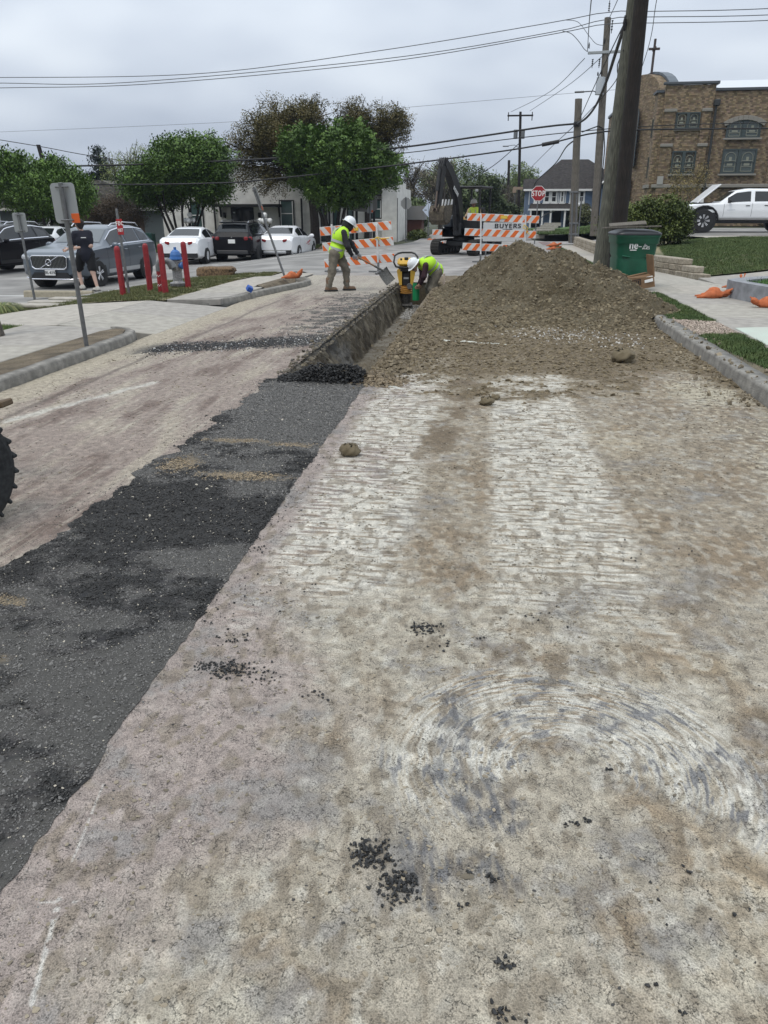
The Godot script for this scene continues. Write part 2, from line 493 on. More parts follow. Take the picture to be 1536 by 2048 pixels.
func road_colour(x: float, z: float) -> Color:
	var a := NA.get_noise_2d(x, z); var b := NB.get_noise_2d(x, z); var e := NC.get_noise_2d(x, z)
	var g := ND.get_noise_2d(x + 40.0, z)
	var r: Color
	if x > -1.7:
		var sx := NS.get_noise_2d(x * 3.6, z * 20.0)
		var s3 := NS.get_noise_2d(x * 7.0 + 40.0, z * 9.0)
		var mud := smoothstep(-0.95, -0.3, x + a * 0.5 + b * 0.15 + 0.12 * smoothstep(-4.0, -7.0, z))
		r = Color(0.655, 0.605, 0.575).lerp(Color(0.69, 0.655, 0.59), mud)
		r = r.lerp(Color(0.56, 0.49, 0.4), smoothstep(0.0, 0.5, g + b * 0.35) * 0.85 * mud)
		r = r.lerp(Color(0.72, 0.655, 0.54), smoothstep(0.0, 0.6, a + 0.3 * b) * 0.6 * smoothstep(0.3, 1.2, x))
		r = r.lerp(Color(0.53, 0.52, 0.51), smoothstep(0.1, 0.55, ND.get_noise_2d(x * 1.7, z * 1.7 + 90.0) + e * 0.3) * 0.65)
		var tr := maxf(smoothstep(-1.1, -0.95, x) * smoothstep(-0.28, -0.42, x), smoothstep(0.02, 0.14, x) * smoothstep(0.95, 0.78, x)) * smoothstep(-2.4, -3.6, z + b * 0.8)
		r = r.lerp(Color(0.86, 0.84, 0.79), tr * smoothstep(-0.5, 0.2, sx + b * 0.5 + a * 0.3) * 0.95)
		r = r.lerp(Color(0.54, 0.48, 0.4), tr * smoothstep(0.1, 0.5, -sx + e * 0.3) * 0.5)
		r = r.lerp(Color(0.575, 0.515, 0.43), (1.0 - tr) * smoothstep(-2.6, -4.4, z + b) * smoothstep(-0.5, -0.3, x) * smoothstep(-0.3, 0.4, s3 + b * 0.5 + 0.25) * 0.6)
		r = r.lerp(Color(0.81, 0.785, 0.715), smoothstep(0.15, 0.55, s3 * 0.8 + a * 0.5) * 0.5 * mud * (1.0 - tr))
		# scoured arcs where a machine turned on the spot
		var q := Vector2(x - 0.34, (z + 1.98) * 1.05)
		var rad := q.length()
		var ring := 0.0 if rad > 0.8 else smoothstep(0.08, 0.2, rad) * smoothstep(0.68, 0.5, rad + b * 0.1) * smoothstep(0.75, 0.25, q.y / maxf(rad, 0.01) + b * 0.3)
		if ring > 0.0:
			var th := atan2(q.y, q.x)
			var st := NP.get_noise_3d(rad * 58.0 + e * 0.5, cos(th) * 2.2, sin(th) * 2.2)
			var st2 := NP.get_noise_3d(rad * 9.0 + 30.0, cos(th) * 1.8, sin(th) * 1.8)
			r = r.lerp(Color(0.86, 0.845, 0.8), ring * smoothstep(-0.45, 0.25, st) * 0.95)
			r = r.lerp(Color(0.41, 0.41, 0.42), ring * smoothstep(0.12, 0.55, st2 * 0.75 + st * 0.75 + e * 0.5 + 0.03) * 0.8)
		if z > -2.5 and x > -0.3 and x < 0.3:
			for k in RUBS:
				var dd := seg_d(x, z, k[0], k[1])
				if dd < 0.09: r = r.lerp(Color(0.42, 0.42, 0.43), smoothstep(0.075, 0.01, dd + e * 0.03) * smoothstep(-0.5, 0.35, NS.get_noise_2d(x * 30.0 - z * 9.0, z * 6.0 + x * 14.0)) * 0.85)
		r = r.lerp(Color(0.5, 0.455, 0.39), smoothstep(0.15, 0.5, NC.get_noise_2d(x * 0.8 + 5.0, z * 0.42) + b * 0.4) * 0.5)
		r = r.lerp(Color(0.8, 0.785, 0.74), smoothstep(0.2, 0.55, NC.get_noise_2d(x * 0.75 + 15.0, z * 0.45) + g * 0.4) * (0.12 + 0.33 * mud))
		# flaked, curling mud
		var fl := NF.get_noise_2d(x + b * 0.03, z + e * 0.03)
		var fm := smoothstep(0.0, 0.35, ND.get_noise_2d(x * 1.2 + 7.0, z * 1.2)) * mud
		if fm > 0.0: r = r.lerp(r * 0.6, fm * smoothstep(-0.22, -0.05, fl) * 0.5)
		var gut := smoothstep(1.75, 2.0, x + b * 0.1) * smoothstep(2.6, 2.45, x)
		r = r.lerp(Color(0.8, 0.77, 0.68), gut * 0.65 * smoothstep(-0.3, 0.2, e + a))
		var tail := smoothstep(-0.44, -0.36, x + b * 0.06 + (z + 6.0) * 0.06) * smoothstep(-0.08, -0.2, x + b * 0.06 + (z + 6.0) * 0.06) * smoothstep(-4.6, -5.6, z)
		r = r.lerp(Color(0.45, 0.39, 0.31), tail * smoothstep(-0.35, 0.2, b + e * 0.5) * 0.8)
		var d := dirt_amount(x, z)
		r = r.lerp(Color(0.42, 0.365, 0.275).lerp(Color(0.5, 0.44, 0.345), smoothstep(-0.3, 0.4, sx + b * 0.4)), smoothstep(-0.1, 0.35, d + e * 0.35) * (0.9 - 0.3 * smoothstep(0.1, 0.6, a + b * 0.4)))
		if z < -7.0 and z > -10.4 and x < 0.5: 
			if seg_d(x, z, Vector2(-1.11, -7.64), Vector2(-0.78, -7.33)) < 0.025 or seg_d(x, z, Vector2(-0.55, -10.29), Vector2(0.38, -10.04)) < 0.035: r = Color(0.86, 0.86, 0.82)
		if z > -1.8 and x < -0.85:
			var ch := minf(seg_d(x, z, Vector2(-1.015, -1.3), Vector2(-0.93, -1.03)), seg_d(x, z, Vector2(-1.1, -1.71), Vector2(-1.045, -1.42)) + 0.004)
			ch = minf(ch, seg_d(x, z, Vector2(-1.06, -1.285), Vector2(-0.95, -1.3)) + 0.004)
			if ch < 0.012 and e > -0.35: r = r.lerp(Color(0.87, 0.86, 0.83), smoothstep(0.011, 0.003, ch + e * 0.003) * 0.75)
	else:
		var sz := NS.get_noise_2d(x * 16.0, z * 1.5 + x * 1.0); var s2 := NT.get_noise_2d(x * 2.6, z * 0.5)
		r = Color(0.63, 0.575, 0.535)
		r = r.lerp(Color(0.72, 0.68, 0.61), smoothstep(0.0, 0.5, s2 + a * 0.4) * 0.7)
		r = r.lerp(Color(0.47, 0.405, 0.37), smoothstep(0.05, 0.5, -s2 + b * 0.3 + sz * 0.25) * 0.75)
		r = r.lerp(Color(0.77, 0.74, 0.68), smoothstep(0.1, 0.6, sz + a * 0.3) * 0.5)
		r = r.lerp(Color(0.74, 0.7, 0.62), smoothstep(-4.0, -4.35, x + b * 0.12) * 0.85)
		r = r.lerp(Color(0.4, 0.36, 0.33), smoothstep(0.05, 0.01, absf(x + 4.02 + a * 0.05)) * 0.5)
		var wm := seg_d(x, z, Vector2(-3.95, -5.7), Vector2(-3.35, -7.3))
		if wm < 0.16: r = r.lerp(Color(0.85, 0.84, 0.8), smoothstep(0.1, 0.0, wm + sz * 0.06 + b * 0.04) * 0.75)
		var pz := z + 9.15 + (x + 4.3) * 0.5
		var pat := smoothstep(0.55, 0.3, absf(pz) + b * 0.35 + a * 0.2) * smoothstep(-4.5, -4.1, x)
		r = r.lerp(Color(0.2, 0.195, 0.2), pat * smoothstep(-0.5, 0.1, e + b + 0.2) * 0.9)
		var al := smoothstep(-3.2, -2.5, x + a * 0.7 + b * 0.3) * smoothstep(-9.6, -10.6, z) * smoothstep(-17.0, -15.6, z)
		r = r.lerp(Color(0.3, 0.285, 0.265), al * smoothstep(-0.3, 0.35, b + e * 0.6) * 0.85)
		r = r.lerp(Color(0.74, 0.715, 0.665), smoothstep(-14.5, -18.0, z + a * 1.5) * 0.7)
	return r * (1.035 + e * 0.13 + NF.get_noise_2d(x * 0.9 + e * 0.04, z * 1.1) * 0.05)

func macro_map(x0: float, z0: float, x1: float, z1: float, w: int, h: int) -> ImageTexture:
	var rows := []
	rows.resize(h)
	var work := func(j: int) -> void:
		var row := PackedByteArray()
		row.resize(w * 3)
		var z := lerpf(z0, z1, (j + 0.5) / h)
		for i in w:
			var k := road_colour(lerpf(x0, x1, (i + 0.5) / w), z)
			row[i * 3] = int(clampf(k.r, 0.0, 1.0) * 255.0); row[i * 3 + 1] = int(clampf(k.g, 0.0, 1.0) * 255.0); row[i * 3 + 2] = int(clampf(k.b, 0.0, 1.0) * 255.0)
		rows[j] = row
	var threads := []
	for k in 4:
		var th := Thread.new()
		th.start(func() -> void:
			for j in range(k, h, 4): work.call(j))
		threads.append(th)
	for th in threads: th.wait_to_finish()
	var all := PackedByteArray()
	for r in rows: all.append_array(r)
	return ImageTexture.create_from_image(Image.create_from_data(w, h, false, Image.FORMAT_RGB8, all))

func grit_maps() -> Array:  # fine grain of the road face: colour (mostly light) and relief, one metre and a half a side
	var S := 1024
	var f1 := fn(0.09, 21, 2).get_seamless_image(S, S).get_data()
	var f2 := fn(0.25, 22, 2).get_seamless_image(S, S).get_data()
	var f3 := fn(0.03, 23, 3).get_seamless_image(S, S).get_data()
	var f4 := fn(0.035, 24, 4).get_seamless_image(S, S).get_data()
	var f5 := fn(0.012, 25, 2).get_seamless_image(S, S).get_data()
	var A := PackedByteArray(); A.resize(S * S)
	var H := PackedByteArray(); H.resize(S * S)
	for i in S * S:
		var p := f1[i] / 255.0; var q := f2[i] / 255.0; var r := f3[i] / 255.0; var s := f4[i] / 255.0
		var m := f5[i] / 255.0
		var crack := (1.0 - smoothstep(0.004, 0.03, absf(s - 0.5))) * smoothstep(0.5, 0.62, m)
		var pit := smoothstep(0.58, 0.74, p * 0.55 + q * 0.45)
		var chip := smoothstep(0.66, 0.78, q * 0.5 + (1.0 - p) * 0.5)
		var v := 0.86 - 0.4 * pit * smoothstep(0.35, 0.6, r) - 0.34 * crack + (q - 0.5) * 0.5 + (p - 0.5) * 0.26 + (r - 0.5) * 0.22 + 0.25 * chip
		A[i] = int(clampf(v, 0.05, 1.0) * 255.0)
		H[i] = int(clampf(0.5 + (p - 0.5) * 0.5 + (q - 0.5) * 0.4 + (r - 0.5) * 0.5 + 0.22 * smoothstep(0.495, 0.505, s) * smoothstep(0.45, 0.6, m) - 0.25 * crack - 0.25 * pit + 0.2 * chip, 0.0, 1.0) * 255.0)
	return [ImageTexture.create_from_image(Image.create_from_data(S, S, false, Image.FORMAT_L8, A)), ImageTexture.create_from_image(Image.create_from_data(S, S, false, Image.FORMAT_L8, H))]

func road_h(x: float, z: float) -> float:
	var h := NB.get_noise_2d(x, z) * 0.005 + NC.get_noise_2d(x, z) * 0.0025
	if x > -1.0 and z < -2.6:
		var tr := maxf(smoothstep(-1.0, -0.9, x) * smoothstep(-0.3, -0.4, x), smoothstep(0.05, 0.14, x) * smoothstep(0.92, 0.8, x))
		h += tr * smoothstep(-2.6, -3.8, z) * NS.get_noise_2d(x * 3.0, z * 22.0) * 0.006
	var d := dirt_amount(x, z)
	if d > 0.0: h += smoothstep(0.0, 0.6, d) * (0.012 + 0.018 * absf(NC.get_noise_2d(x * 0.8, z * 0.8)) + 0.02 * NB.get_noise_2d(x + 9.0, z))
	return h

func road_tile(grit: Array, x0: float, z0: float, x1: float, z1: float, nx: int, nz: int, map: ImageTexture, mx0: float, mz0: float, mx1: float, mz1: float, skip := Rect2(), called := "road") -> void:
	var m := StandardMaterial3D.new()
	m.albedo_texture = grit[0]; m.roughness = 0.92
	m.heightmap_enabled = true; m.heightmap_texture = grit[1]; m.heightmap_scale = 0.8
	m.detail_enabled = true; m.detail_albedo = map; m.detail_blend_mode = BaseMaterial3D.BLEND_MODE_MUL; m.detail_uv_layer = BaseMaterial3D.DETAIL_UV_2
	var mb := MB.new()
	var xs := []; var zs := []
	for i in nx + 1: xs.append(lerpf(x0, x1, float(i) / nx))
	for j in nz + 1: zs.append(lerpf(z0, z1, float(j) / nz))
	var P := []; var N := []
	for j in nz + 1:
		var row := PackedVector3Array()
		for i in nx + 1: row.append(Vector3(xs[i], road_h(xs[i], zs[j]), zs[j]))
		P.append(row)
	for j in nz + 1:
		var row := PackedVector3Array()
		for i in nx + 1: row.append(Vector3(P[j][maxi(i - 1, 0)].y - P[j][mini(i + 1, nx)].y, 2.0 * (x1 - x0) / nx, (P[maxi(j - 1, 0)][i].y - P[mini(j + 1, nz)][i].y) * signf(z1 - z0) * (x1 - x0) / nx / (absf(z1 - z0) / nz)).normalized())
		N.append(row)
	for j in nz:
		for i in nx:
			if skip.has_point(Vector2((xs[i] + xs[i + 1]) / 2.0, (zs[j] + zs[j + 1]) / 2.0)): continue
			var q := [[j, i], [j, i + 1], [j + 1, i + 1], [j, i], [j + 1, i + 1], [j + 1, i]]
			if z1 > z0: q = [[j, i], [j + 1, i + 1], [j, i + 1], [j, i], [j + 1, i], [j + 1, i + 1]]
			q.reverse()
			for k in [0, 1, 2, 3, 4, 5]:
				var p: Vector3 = P[q[k][0]][q[k][1]]
				mb.pt(p, N[q[k][0]][q[k][1]], Vector2(p.x, p.z) / 1.5)
				mb.uv2.append(Vector2((p.x - mx0) / (mx1 - mx0), (p.z - mz0) / (mz1 - mz0)))
	struct(called, mb, m)

func build_road() -> void:
	var grit := grit_maps()
	M.grit = grit
	var ma := macro_map(-3.0, -0.7, 2.0, -4.7, 1400, 1120)
	var mb_ := macro_map(-4.7, -4.7, 2.6, -12.0, 800, 800)
	var mc := macro_map(-4.7, -12.0, 2.6, -21.0, 420, 520)
	var md := macro_map(-4.7, 3.0, 2.6, -4.7, 300, 320)
	road_tile(grit, -3.0, -0.7, 2.0, -4.7, 220, 180, ma, -3.0, -0.7, 2.0, -4.7)
	var hole := Rect2(-2.12, -19.2, 0.92, 11.6)
	road_tile(grit, -4.7, -4.7, -2.12, -12.0, 70, 190, mb_, -4.7, -4.7, 2.6, -12.0)
	road_tile(grit, -2.12, -4.7, -1.2, -12.0, 30, 190, mb_, -4.7, -4.7, 2.6, -12.0, hole)
	road_tile(grit, -1.2, -4.7, 2.6, -12.0, 120, 230, mb_, -4.7, -4.7, 2.6, -12.0)
	road_tile(grit, -4.7, -12.0, -2.12, -21.0, 50, 120, mc, -4.7, -12.0, 2.6, -21.0)
	road_tile(grit, -2.12, -12.0, -1.2, -21.0, 20, 120, mc, -4.7, -12.0, 2.6, -21.0, hole)
	road_tile(grit, -1.2, -12.0, 2.6, -21.0, 70, 120, mc, -4.7, -12.0, 2.6, -21.0)
	road_tile(grit, -4.7, 3.0, -3.0, -4.7, 20, 60, md, -4.7, 3.0, 2.6, -4.7)
	road_tile(grit, 2.0, 3.0, 2.6, -4.7, 10, 60, md, -4.7, 3.0, 2.6, -4.7)
	road_tile(grit, -3.0, 3.0, 2.0, -0.7, 40, 30, md, -4.7, 3.0, 2.6, -4.7)

# ---------------------------------------------------------------- the fresh strip of broken asphalt
func loose(x: float, z: float) -> float:  # 0 packed and grey .. 1 loose and black
	var v := 0.43 + NA.get_noise_2d(x * 1.5 + 3.0, z * 1.5) * 1.0 + NB.get_noise_2d(x * 0.8, z * 1.3 + 5.0) * 0.8 + NC.get_noise_2d(x * 0.6, z * 0.6) * 0.3
	v += 0.75 * smoothstep(0.5, 0.1, absf(z + 3.85 + NB.get_noise_2d(x, 3.0) * 0.2)) - 0.55 * smoothstep(0.35, 0.1, absf(z + 3.28)) * smoothstep(-1.9, -1.5, x)
	v += 0.5 * smoothstep(0.3, 0.1, Vector2(x + 1.25, z + 2.85).length()) + 0.3 * smoothstep(-1.6, -1.9, x) * smoothstep(-5.2, -4.0, z)
	v -= 0.8 * smoothstep(-4.9, -5.4, z) * smoothstep(-2.25, -1.95, x + NB.get_noise_2d(1.0, z) * 0.12)
	v -= 0.3 * smoothstep(0.4, 0.1, absf(z + 2.35)) * smoothstep(-1.75, -1.4, x)
	return clampf(v, 0.0, 1.0)

func strip_left(z: float) -> float: return -2.22 - 0.05 * smoothstep(-6.5, -3.0, z) - 0.06 * smoothstep(-4.0, -2.0, z) + NB.get_noise_2d(z * 0.7, 7.0) * 0.14 + NC.get_noise_2d(z * 0.4, 2.0) * 0.05
func strip_right(z: float) -> float: return -1.17 + NB.get_noise_2d(z * 0.5, 31.0) * 0.02 + NC.get_noise_2d(z * 0.7, 8.0) * 0.012

func strip_h(x: float, z: float) -> float:
	var l := loose(x, z)
	var edge := minf(smoothstep(0.0, 0.16, x - strip_left(z)), smoothstep(0.0, 0.03, strip_right(z) - x))
	return 0.003 + edge * (0.004 + l * (0.008 + 0.01 * NB.get_noise_2d(x * 2.0, z * 2.0)) + 0.004 * NC.get_noise_2d(x, z))

func tan_spot(x: float, z: float) -> float:
	var v := 0.0
	for k in [[-1.55, -4.55, 0.34, 0.1], [-1.85, -5.35, 0.3, 0.07], [-1.4, -5.3, 0.2, 0.06], [-2.05, -4.75, 0.15, 0.2], [-2.1, -2.75, 0.12, 0.06], [-1.9, -2.3, 0.1, 0.05]]:
		v = maxf(v, smoothstep(1.2, 0.4, Vector2((x - k[0]) / k[2], (z - k[1]) / k[3]).length() + NC.get_noise_2d(x, z) * 0.5))
	return v

func build_strip() -> void:
	var mb := MB.new()
	var nx := 26; var nz := 340
	for j in nz:
		for i in nx:
			var q := [[i, j], [i + 1, j + 1], [i + 1, j], [i, j], [i, j + 1], [i + 1, j + 1]]
			q.reverse()
			for k in q:
				var z := lerpf(0.6, -7.62, float(k[1]) / nz)
				var x := lerpf(strip_left(z), strip_right(z), float(k[0]) / nx)
				var l := loose(x, z)
				var cc := Color(0.085, 0.079, 0.072).lerp(Color(0.012, 0.012, 0.013), smoothstep(0.3, 0.75, l + NC.get_noise_2d(x, z) * 0.3)).lerp(Color(0.23, 0.185, 0.12), tan_spot(x, z) * 0.8)
				mb.col = cc
				var e := 0.02
				var y := strip_h(x, z)
				mb.pt(Vector3(x, y, z), Vector3(y - strip_h(x + e, z), e, y - strip_h(x, z + e)), Vector2(x, z) / 0.6)
	var m := vc(pm(Color.WHITE, 0.75))
	m.albedo_texture = M.grit[0]
	m.heightmap_enabled = true; m.heightmap_texture = M.grit[1]; m.heightmap_scale = 0.3
	fix_winding(mb)
	struct("asphalt_strip", mb, m, "stuff")
	# the stones of the mix, really there
	rng.seed = 5
	var T := []
	var K := PackedColorArray()
	var z := 0.4
	for i in 260000:
		z = 0.3 - 7.9 * pow(rng.randf(), 0.85)
		var over := rng.randf() < 0.035
		var x := rng.randf_range(strip_left(z) - (0.3 if over else 0.0), strip_right(z) + (0.25 if over else 0.0))
		var inside := x > strip_left(z) and x < strip_right(z)
		if not inside and rng.randf() < absf(x - clampf(x, strip_left(z), strip_right(z))) * 5.0: continue
		var l := loose(x, z)
		if inside and rng.randf() > 0.6 + l * 0.35: continue
		var s := rng.randf_range(0.0015, 0.0034) * (1.0 + l * 0.5) * (1.0 + 0.5 * smoothstep(-3.0, -7.0, z))
		if rng.randf() < 0.06: s *= rng.randf_range(1.4, 2.2)
		var y := (strip_h(x, z) if inside else road_h(x, z)) + s * 0.15
		T.append(Transform3D(Basis.from_euler(Vector3(rng.randf_range(-0.6, 0.6), rng.randf() * TAU, rng.randf_range(-0.6, 0.6))).scaled(Vector3.ONE * s), Vector3(x, y, z)))
		var g := lerpf(rng.randf_range(0.05, 0.19), rng.randf_range(0.009, 0.035), smoothstep(0.3, 0.75, l + rng.randf_range(-0.25, 0.25)))
		var kc := Color(g, g * 0.96, g * 0.91)
		if rng.randf() < tan_spot(x, z) * 0.8: kc = Color(0.27, 0.21, 0.135) * rng.randf_range(0.7, 1.2)
		elif rng.randf() < 0.012: kc = Color(0.42, 0.38, 0.31)
		K.append(kc)
	var sm := vc(pm(Color.WHITE, 0.75))
	stuff_copies("asphalt_gravel", stone_mesh(sm, 3, 0.7), T, K)

func build_debris() -> void:
	rng.seed = 9
	var T := []; var K := PackedColorArray(); var T2 := []; var K2 := PackedColorArray()
	for i in 75000:  # crumbs of mud and grit on the scraped face
		var z := -0.75 - 10.5 * pow(rng.randf(), 1.7)
		var x := rng.randf_range(-1.1, 2.4) if rng.randf() < 0.8 else rng.randf_range(-4.4, -2.3)
		if x < -1.0 + NB.get_noise_2d(x, z) * 0.3 and x > -1.7 and rng.randf() < 0.5: continue
		var dn := NA.get_noise_2d(x * 1.3 + 11.0, z * 1.3) + NB.get_noise_2d(x, z) * 0.6
		if rng.randf() > 0.35 + dn * 0.8: continue
		var s := 0.002 + 0.0065 * pow(rng.randf(), 3.0)
		if rng.randf() < 0.006: s = rng.randf_range(0.007, 0.014)
		s *= 1.0 + 0.6 * smoothstep(-3.0, -9.0, z)
		T.append(Transform3D(Basis.from_euler(Vector3(rng.randf_range(-0.4, 0.4), rng.randf() * TAU, rng.randf_range(-0.4, 0.4))).scaled(Vector3(s * rng.randf_range(0.8, 1.6), s * 0.75, s)), Vector3(x, road_h(x, z) + s * 0.2, z)))
		var g := rng.randf()
		K.append((Color(0.27, 0.23, 0.17) * rng.randf_range(0.45, 1.15)) if g < 0.8 or s > 0.006 else (Color(0.4, 0.37, 0.31) * rng.randf_range(0.7, 1.1) if g < 0.9 else Color(0.05, 0.048, 0.046)))
	var sm := vc(pm(Color.WHITE, 0.95))
	stuff_copies("mud_crumbs", stone_mesh(sm, 4, 0.6), T, K)
	# dropped crumbs of black mix
	for k in [[-0.24, -1.55, 0.05, 160], [-0.15, -1.47, 0.035, 90], [-0.16, -1.44, 0.05, 70], [-0.2, -2.77, 0.045, 80], [-0.16, -2.68, 0.08, 20], [-0.92, -2.36, 0.055, 110], [-1.02, -2.37, 0.035, 40], [-0.8, -2.36, 0.07, 40], [-0.97, -2.6, 0.07, 25], [0.09, -1.51, 0.012, 12], [0.03, -1.52, 0.01, 8], [0.37, -1.75, 0.012, 10], [0.33, -1.74, 0.01, 6], [0.3, -1.73, 0.008, 4], [0.11, -1.15, 0.012, 14], [0.13, -1.14, 0.05, 8], [0.46, -1.98, 0.01, 5], [-1.1, -3.45, 0.05, 16], [0.02, -1.42, 0.01, 4], [0.12, -1.27, 0.02, 12], [0.45, -1.26, 0.01, 5], [0.51, -1.2, 0.01, 5], [-0.12, -2.8, 0.02, 8], [0.05, -2.72, 0.015, 8], [-1.0, -2.95, 0.3, 30], [-0.55, -2.25, 0.05, 14], [0.62, -1.5, 0.1, 10], [0.3, -2.9, 0.15, 10], [0.9, -3.6, 0.2, 12]]:
		for i in k[3]:
			var a := rng.randf() * TAU
			var rr: float = k[2] * sqrt(absf(rng.randfn(0.0, 0.6)))
			var x: float = k[0] + cos(a) * rr * 1.3; var z: float = k[1] + sin(a) * rr
			var s := rng.randf_range(0.003, 0.0075)
			T2.append(Transform3D(Basis.from_euler(Vector3(rng.randf() * 6.0, rng.randf() * TAU, 0.0)).scaled(Vector3.ONE * s), Vector3(x, road_h(x, z) + s * rng.randf_range(0.3, 0.9), z)))
			var g := rng.randf_range(0.01, 0.025)
			K2.append(Color(g, g, g))
	for i in 2600:  # black pieces by the second patch and the trench
		var x := rng.randf_range(-4.2, -2.15)
		var z := -9.15 - (x + 4.3) * 0.5 + rng.randfn(0.0, 0.22)
		var s := rng.randf_range(0.005, 0.013)
		T2.append(Transform3D(Basis.from_euler(Vector3(rng.randf() * 6.0, rng.randf() * TAU, 0.0)).scaled(Vector3.ONE * s), Vector3(x, s * 0.3, z)))
		var g := rng.randf_range(0.01, 0.04)
		if rng.randf() < 0.05: g = 0.5
		K2.append(Color(g, g, g))
	for i in 4200:
		var x := -2.13 - absf(rng.randfn(0.0, 0.45))
		var z := rng.randf_range(-16.5, -9.8)
		if NB.get_noise_2d(x, z) < -0.1: continue
		var s := rng.randf_range(0.005, 0.014)
		T2.append(Transform3D(Basis.from_euler(Vector3(rng.randf() * 6.0, rng.randf() * TAU, 0.0)).scaled(Vector3(s * 1.3, s * 0.8, s)), Vector3(x, s * 0.3, z)))
		var g := rng.randf_range(0.02, 0.2)
		if rng.randf() < 0.12 and z > -11.5: g = 0.55
		K2.append(Color(g, g * 0.95, g * 0.87))
	stuff_copies("asphalt_crumbs", stone_mesh(vc(pm(Color.WHITE, 0.55)), 6, 0.85), T2, K2)

# ---------------------------------------------------------------- kerbs, pavements, lawns, car park, trench, spoil heap
func kerb(path: Array, side: float, called: String, back := 0.15, h := 0.15) -> void:  # side +1: the footway lies to the right of the path's direction
	var mb := MB.new()
	var prof := [Vector2(0, -0.12), Vector2(0.005, 0.02), Vector2(0.015, h - 0.03), Vector2(0.024, h - 0.01), Vector2(0.042, h), Vector2(back, h + 0.004), Vector2(back, -0.12)]
	var fine := []
	for i in path.size() - 1:
		var k := maxi(1, int(path[i].distance_to(path[i + 1]) / 0.12))
		for j in k: fine.append(path[i].lerp(path[i + 1], float(j) / k))
	fine.append(path[-1])
	var rings := []
	for i in fine.size():
		var t: Vector2 = (fine[mini(i + 1, fine.size() - 1)] - fine[maxi(i - 1, 0)]).normalized()
		var s := Vector2(-t.y, t.x) * side
		var ring := PackedVector3Array()
		for q in prof:
			var w: Vector2 = fine[i] + s * (q.x + 0.0025 * NC.get_noise_2d(fine[i].x * 0.5 + q.y * 9.0, fine[i].y * 0.5))
			ring.append(Vector3(w.x, q.y + 0.004 * NB.get_noise_2d(fine[i].x, fine[i].y) - (0.007 * maxf(0.0, NC.get_noise_2d(fine[i].x * 0.7, fine[i].y * 0.7 + 30.0)) if q.y > 0.05 else 0.0), w.y))
		rings.append(ring)
	mb.loft(rings, true, true)
	struct(called, mb, M.kerb)

func slab(mb: MB, q: PackedVector2Array, y0: float) -> void:  # one poured slab with eased edges
	var ctr := Vector2.ZERO
	for p in q: ctr += p / q.size()
	var top := []; var low := []
	for p in q:
		var i: Vector2 = p + (ctr - p).normalized() * 0.012
		top.append(Vector3(i.x, gy(i.x, i.y) + y0, i.y))
		low.append(Vector3(p.x, gy(p.x, p.y) + y0 - 0.008, p.y))
	var n := q.size()
	for i in range(1, n - 1): mb.ftri(top[0], top[i], top[i + 1], Vector3.UP)
	for i in n:
		var j := (i + 1) % n
		mb.quad(top[i], top[j], low[j], low[i], Vector3.UP)
		mb.quad(low[i], low[j], low[j] - Vector3(0, 0.1, 0), low[i] - Vector3(0, 0.1, 0), low[i] - Vector3(ctr.x, low[i].y, ctr.y))

func pavement(called: String, grids: Array, tones: Array) -> void:  # rows of slabs: each grid is four corners, count along, count across
	var root := Node3D.new()
	root.name = numbered(self, called)
	root.set_meta("kind", "structure")
	add_child(root, true)
	rng.seed = 31
	for g in grids:
		var a: Vector2 = g[0]; var b: Vector2 = g[1]; var d: Vector2 = g[2]; var e: Vector2 = g[3]
		for i in g[4]:
			for j in g[5]:
				var u0: float = float(i) / g[4]; var u1: float = float(i + 1) / g[4]; var v0: float = float(j) / g[5]; var v1: float = float(j + 1) / g[5]
				var mb := MB.new()
				var q := PackedVector2Array([a.lerp(b, u0).lerp(e.lerp(d, u0), v0), a.lerp(b, u1).lerp(e.lerp(d, u1), v0), a.lerp(b, u1).lerp(e.lerp(d, u1), v1), a.lerp(b, u0).lerp(e.lerp(d, u0), v1)])
				slab(mb, q, 0.0)
				part("slab", mb, tones[rng.randi() % tones.size()], root)

func tuft_mesh(m: Material, blades: int, h: float, spread: float, sd: int) -> ArrayMesh:
	var r := RandomNumberGenerator.new()
	r.seed = sd
	var mb := MB.new()
	for i in blades:
		var a := r.randf() * TAU
		var p := Vector3(cos(a), 0, sin(a)) * r.randf() * spread
		var lean := Vector3(r.randf_range(-0.7, 0.7), 1.0, r.randf_range(-0.7, 0.7)) * h * r.randf_range(0.5, 1.0)
		var w := Vector3(cos(a + 1.5), 0, sin(a + 1.5)) * h * 0.09
		mb.tri(p - w, p + w, p + lean, Vector3.UP, Vector3.UP, Vector3.UP)
	return mb.mesh(m)

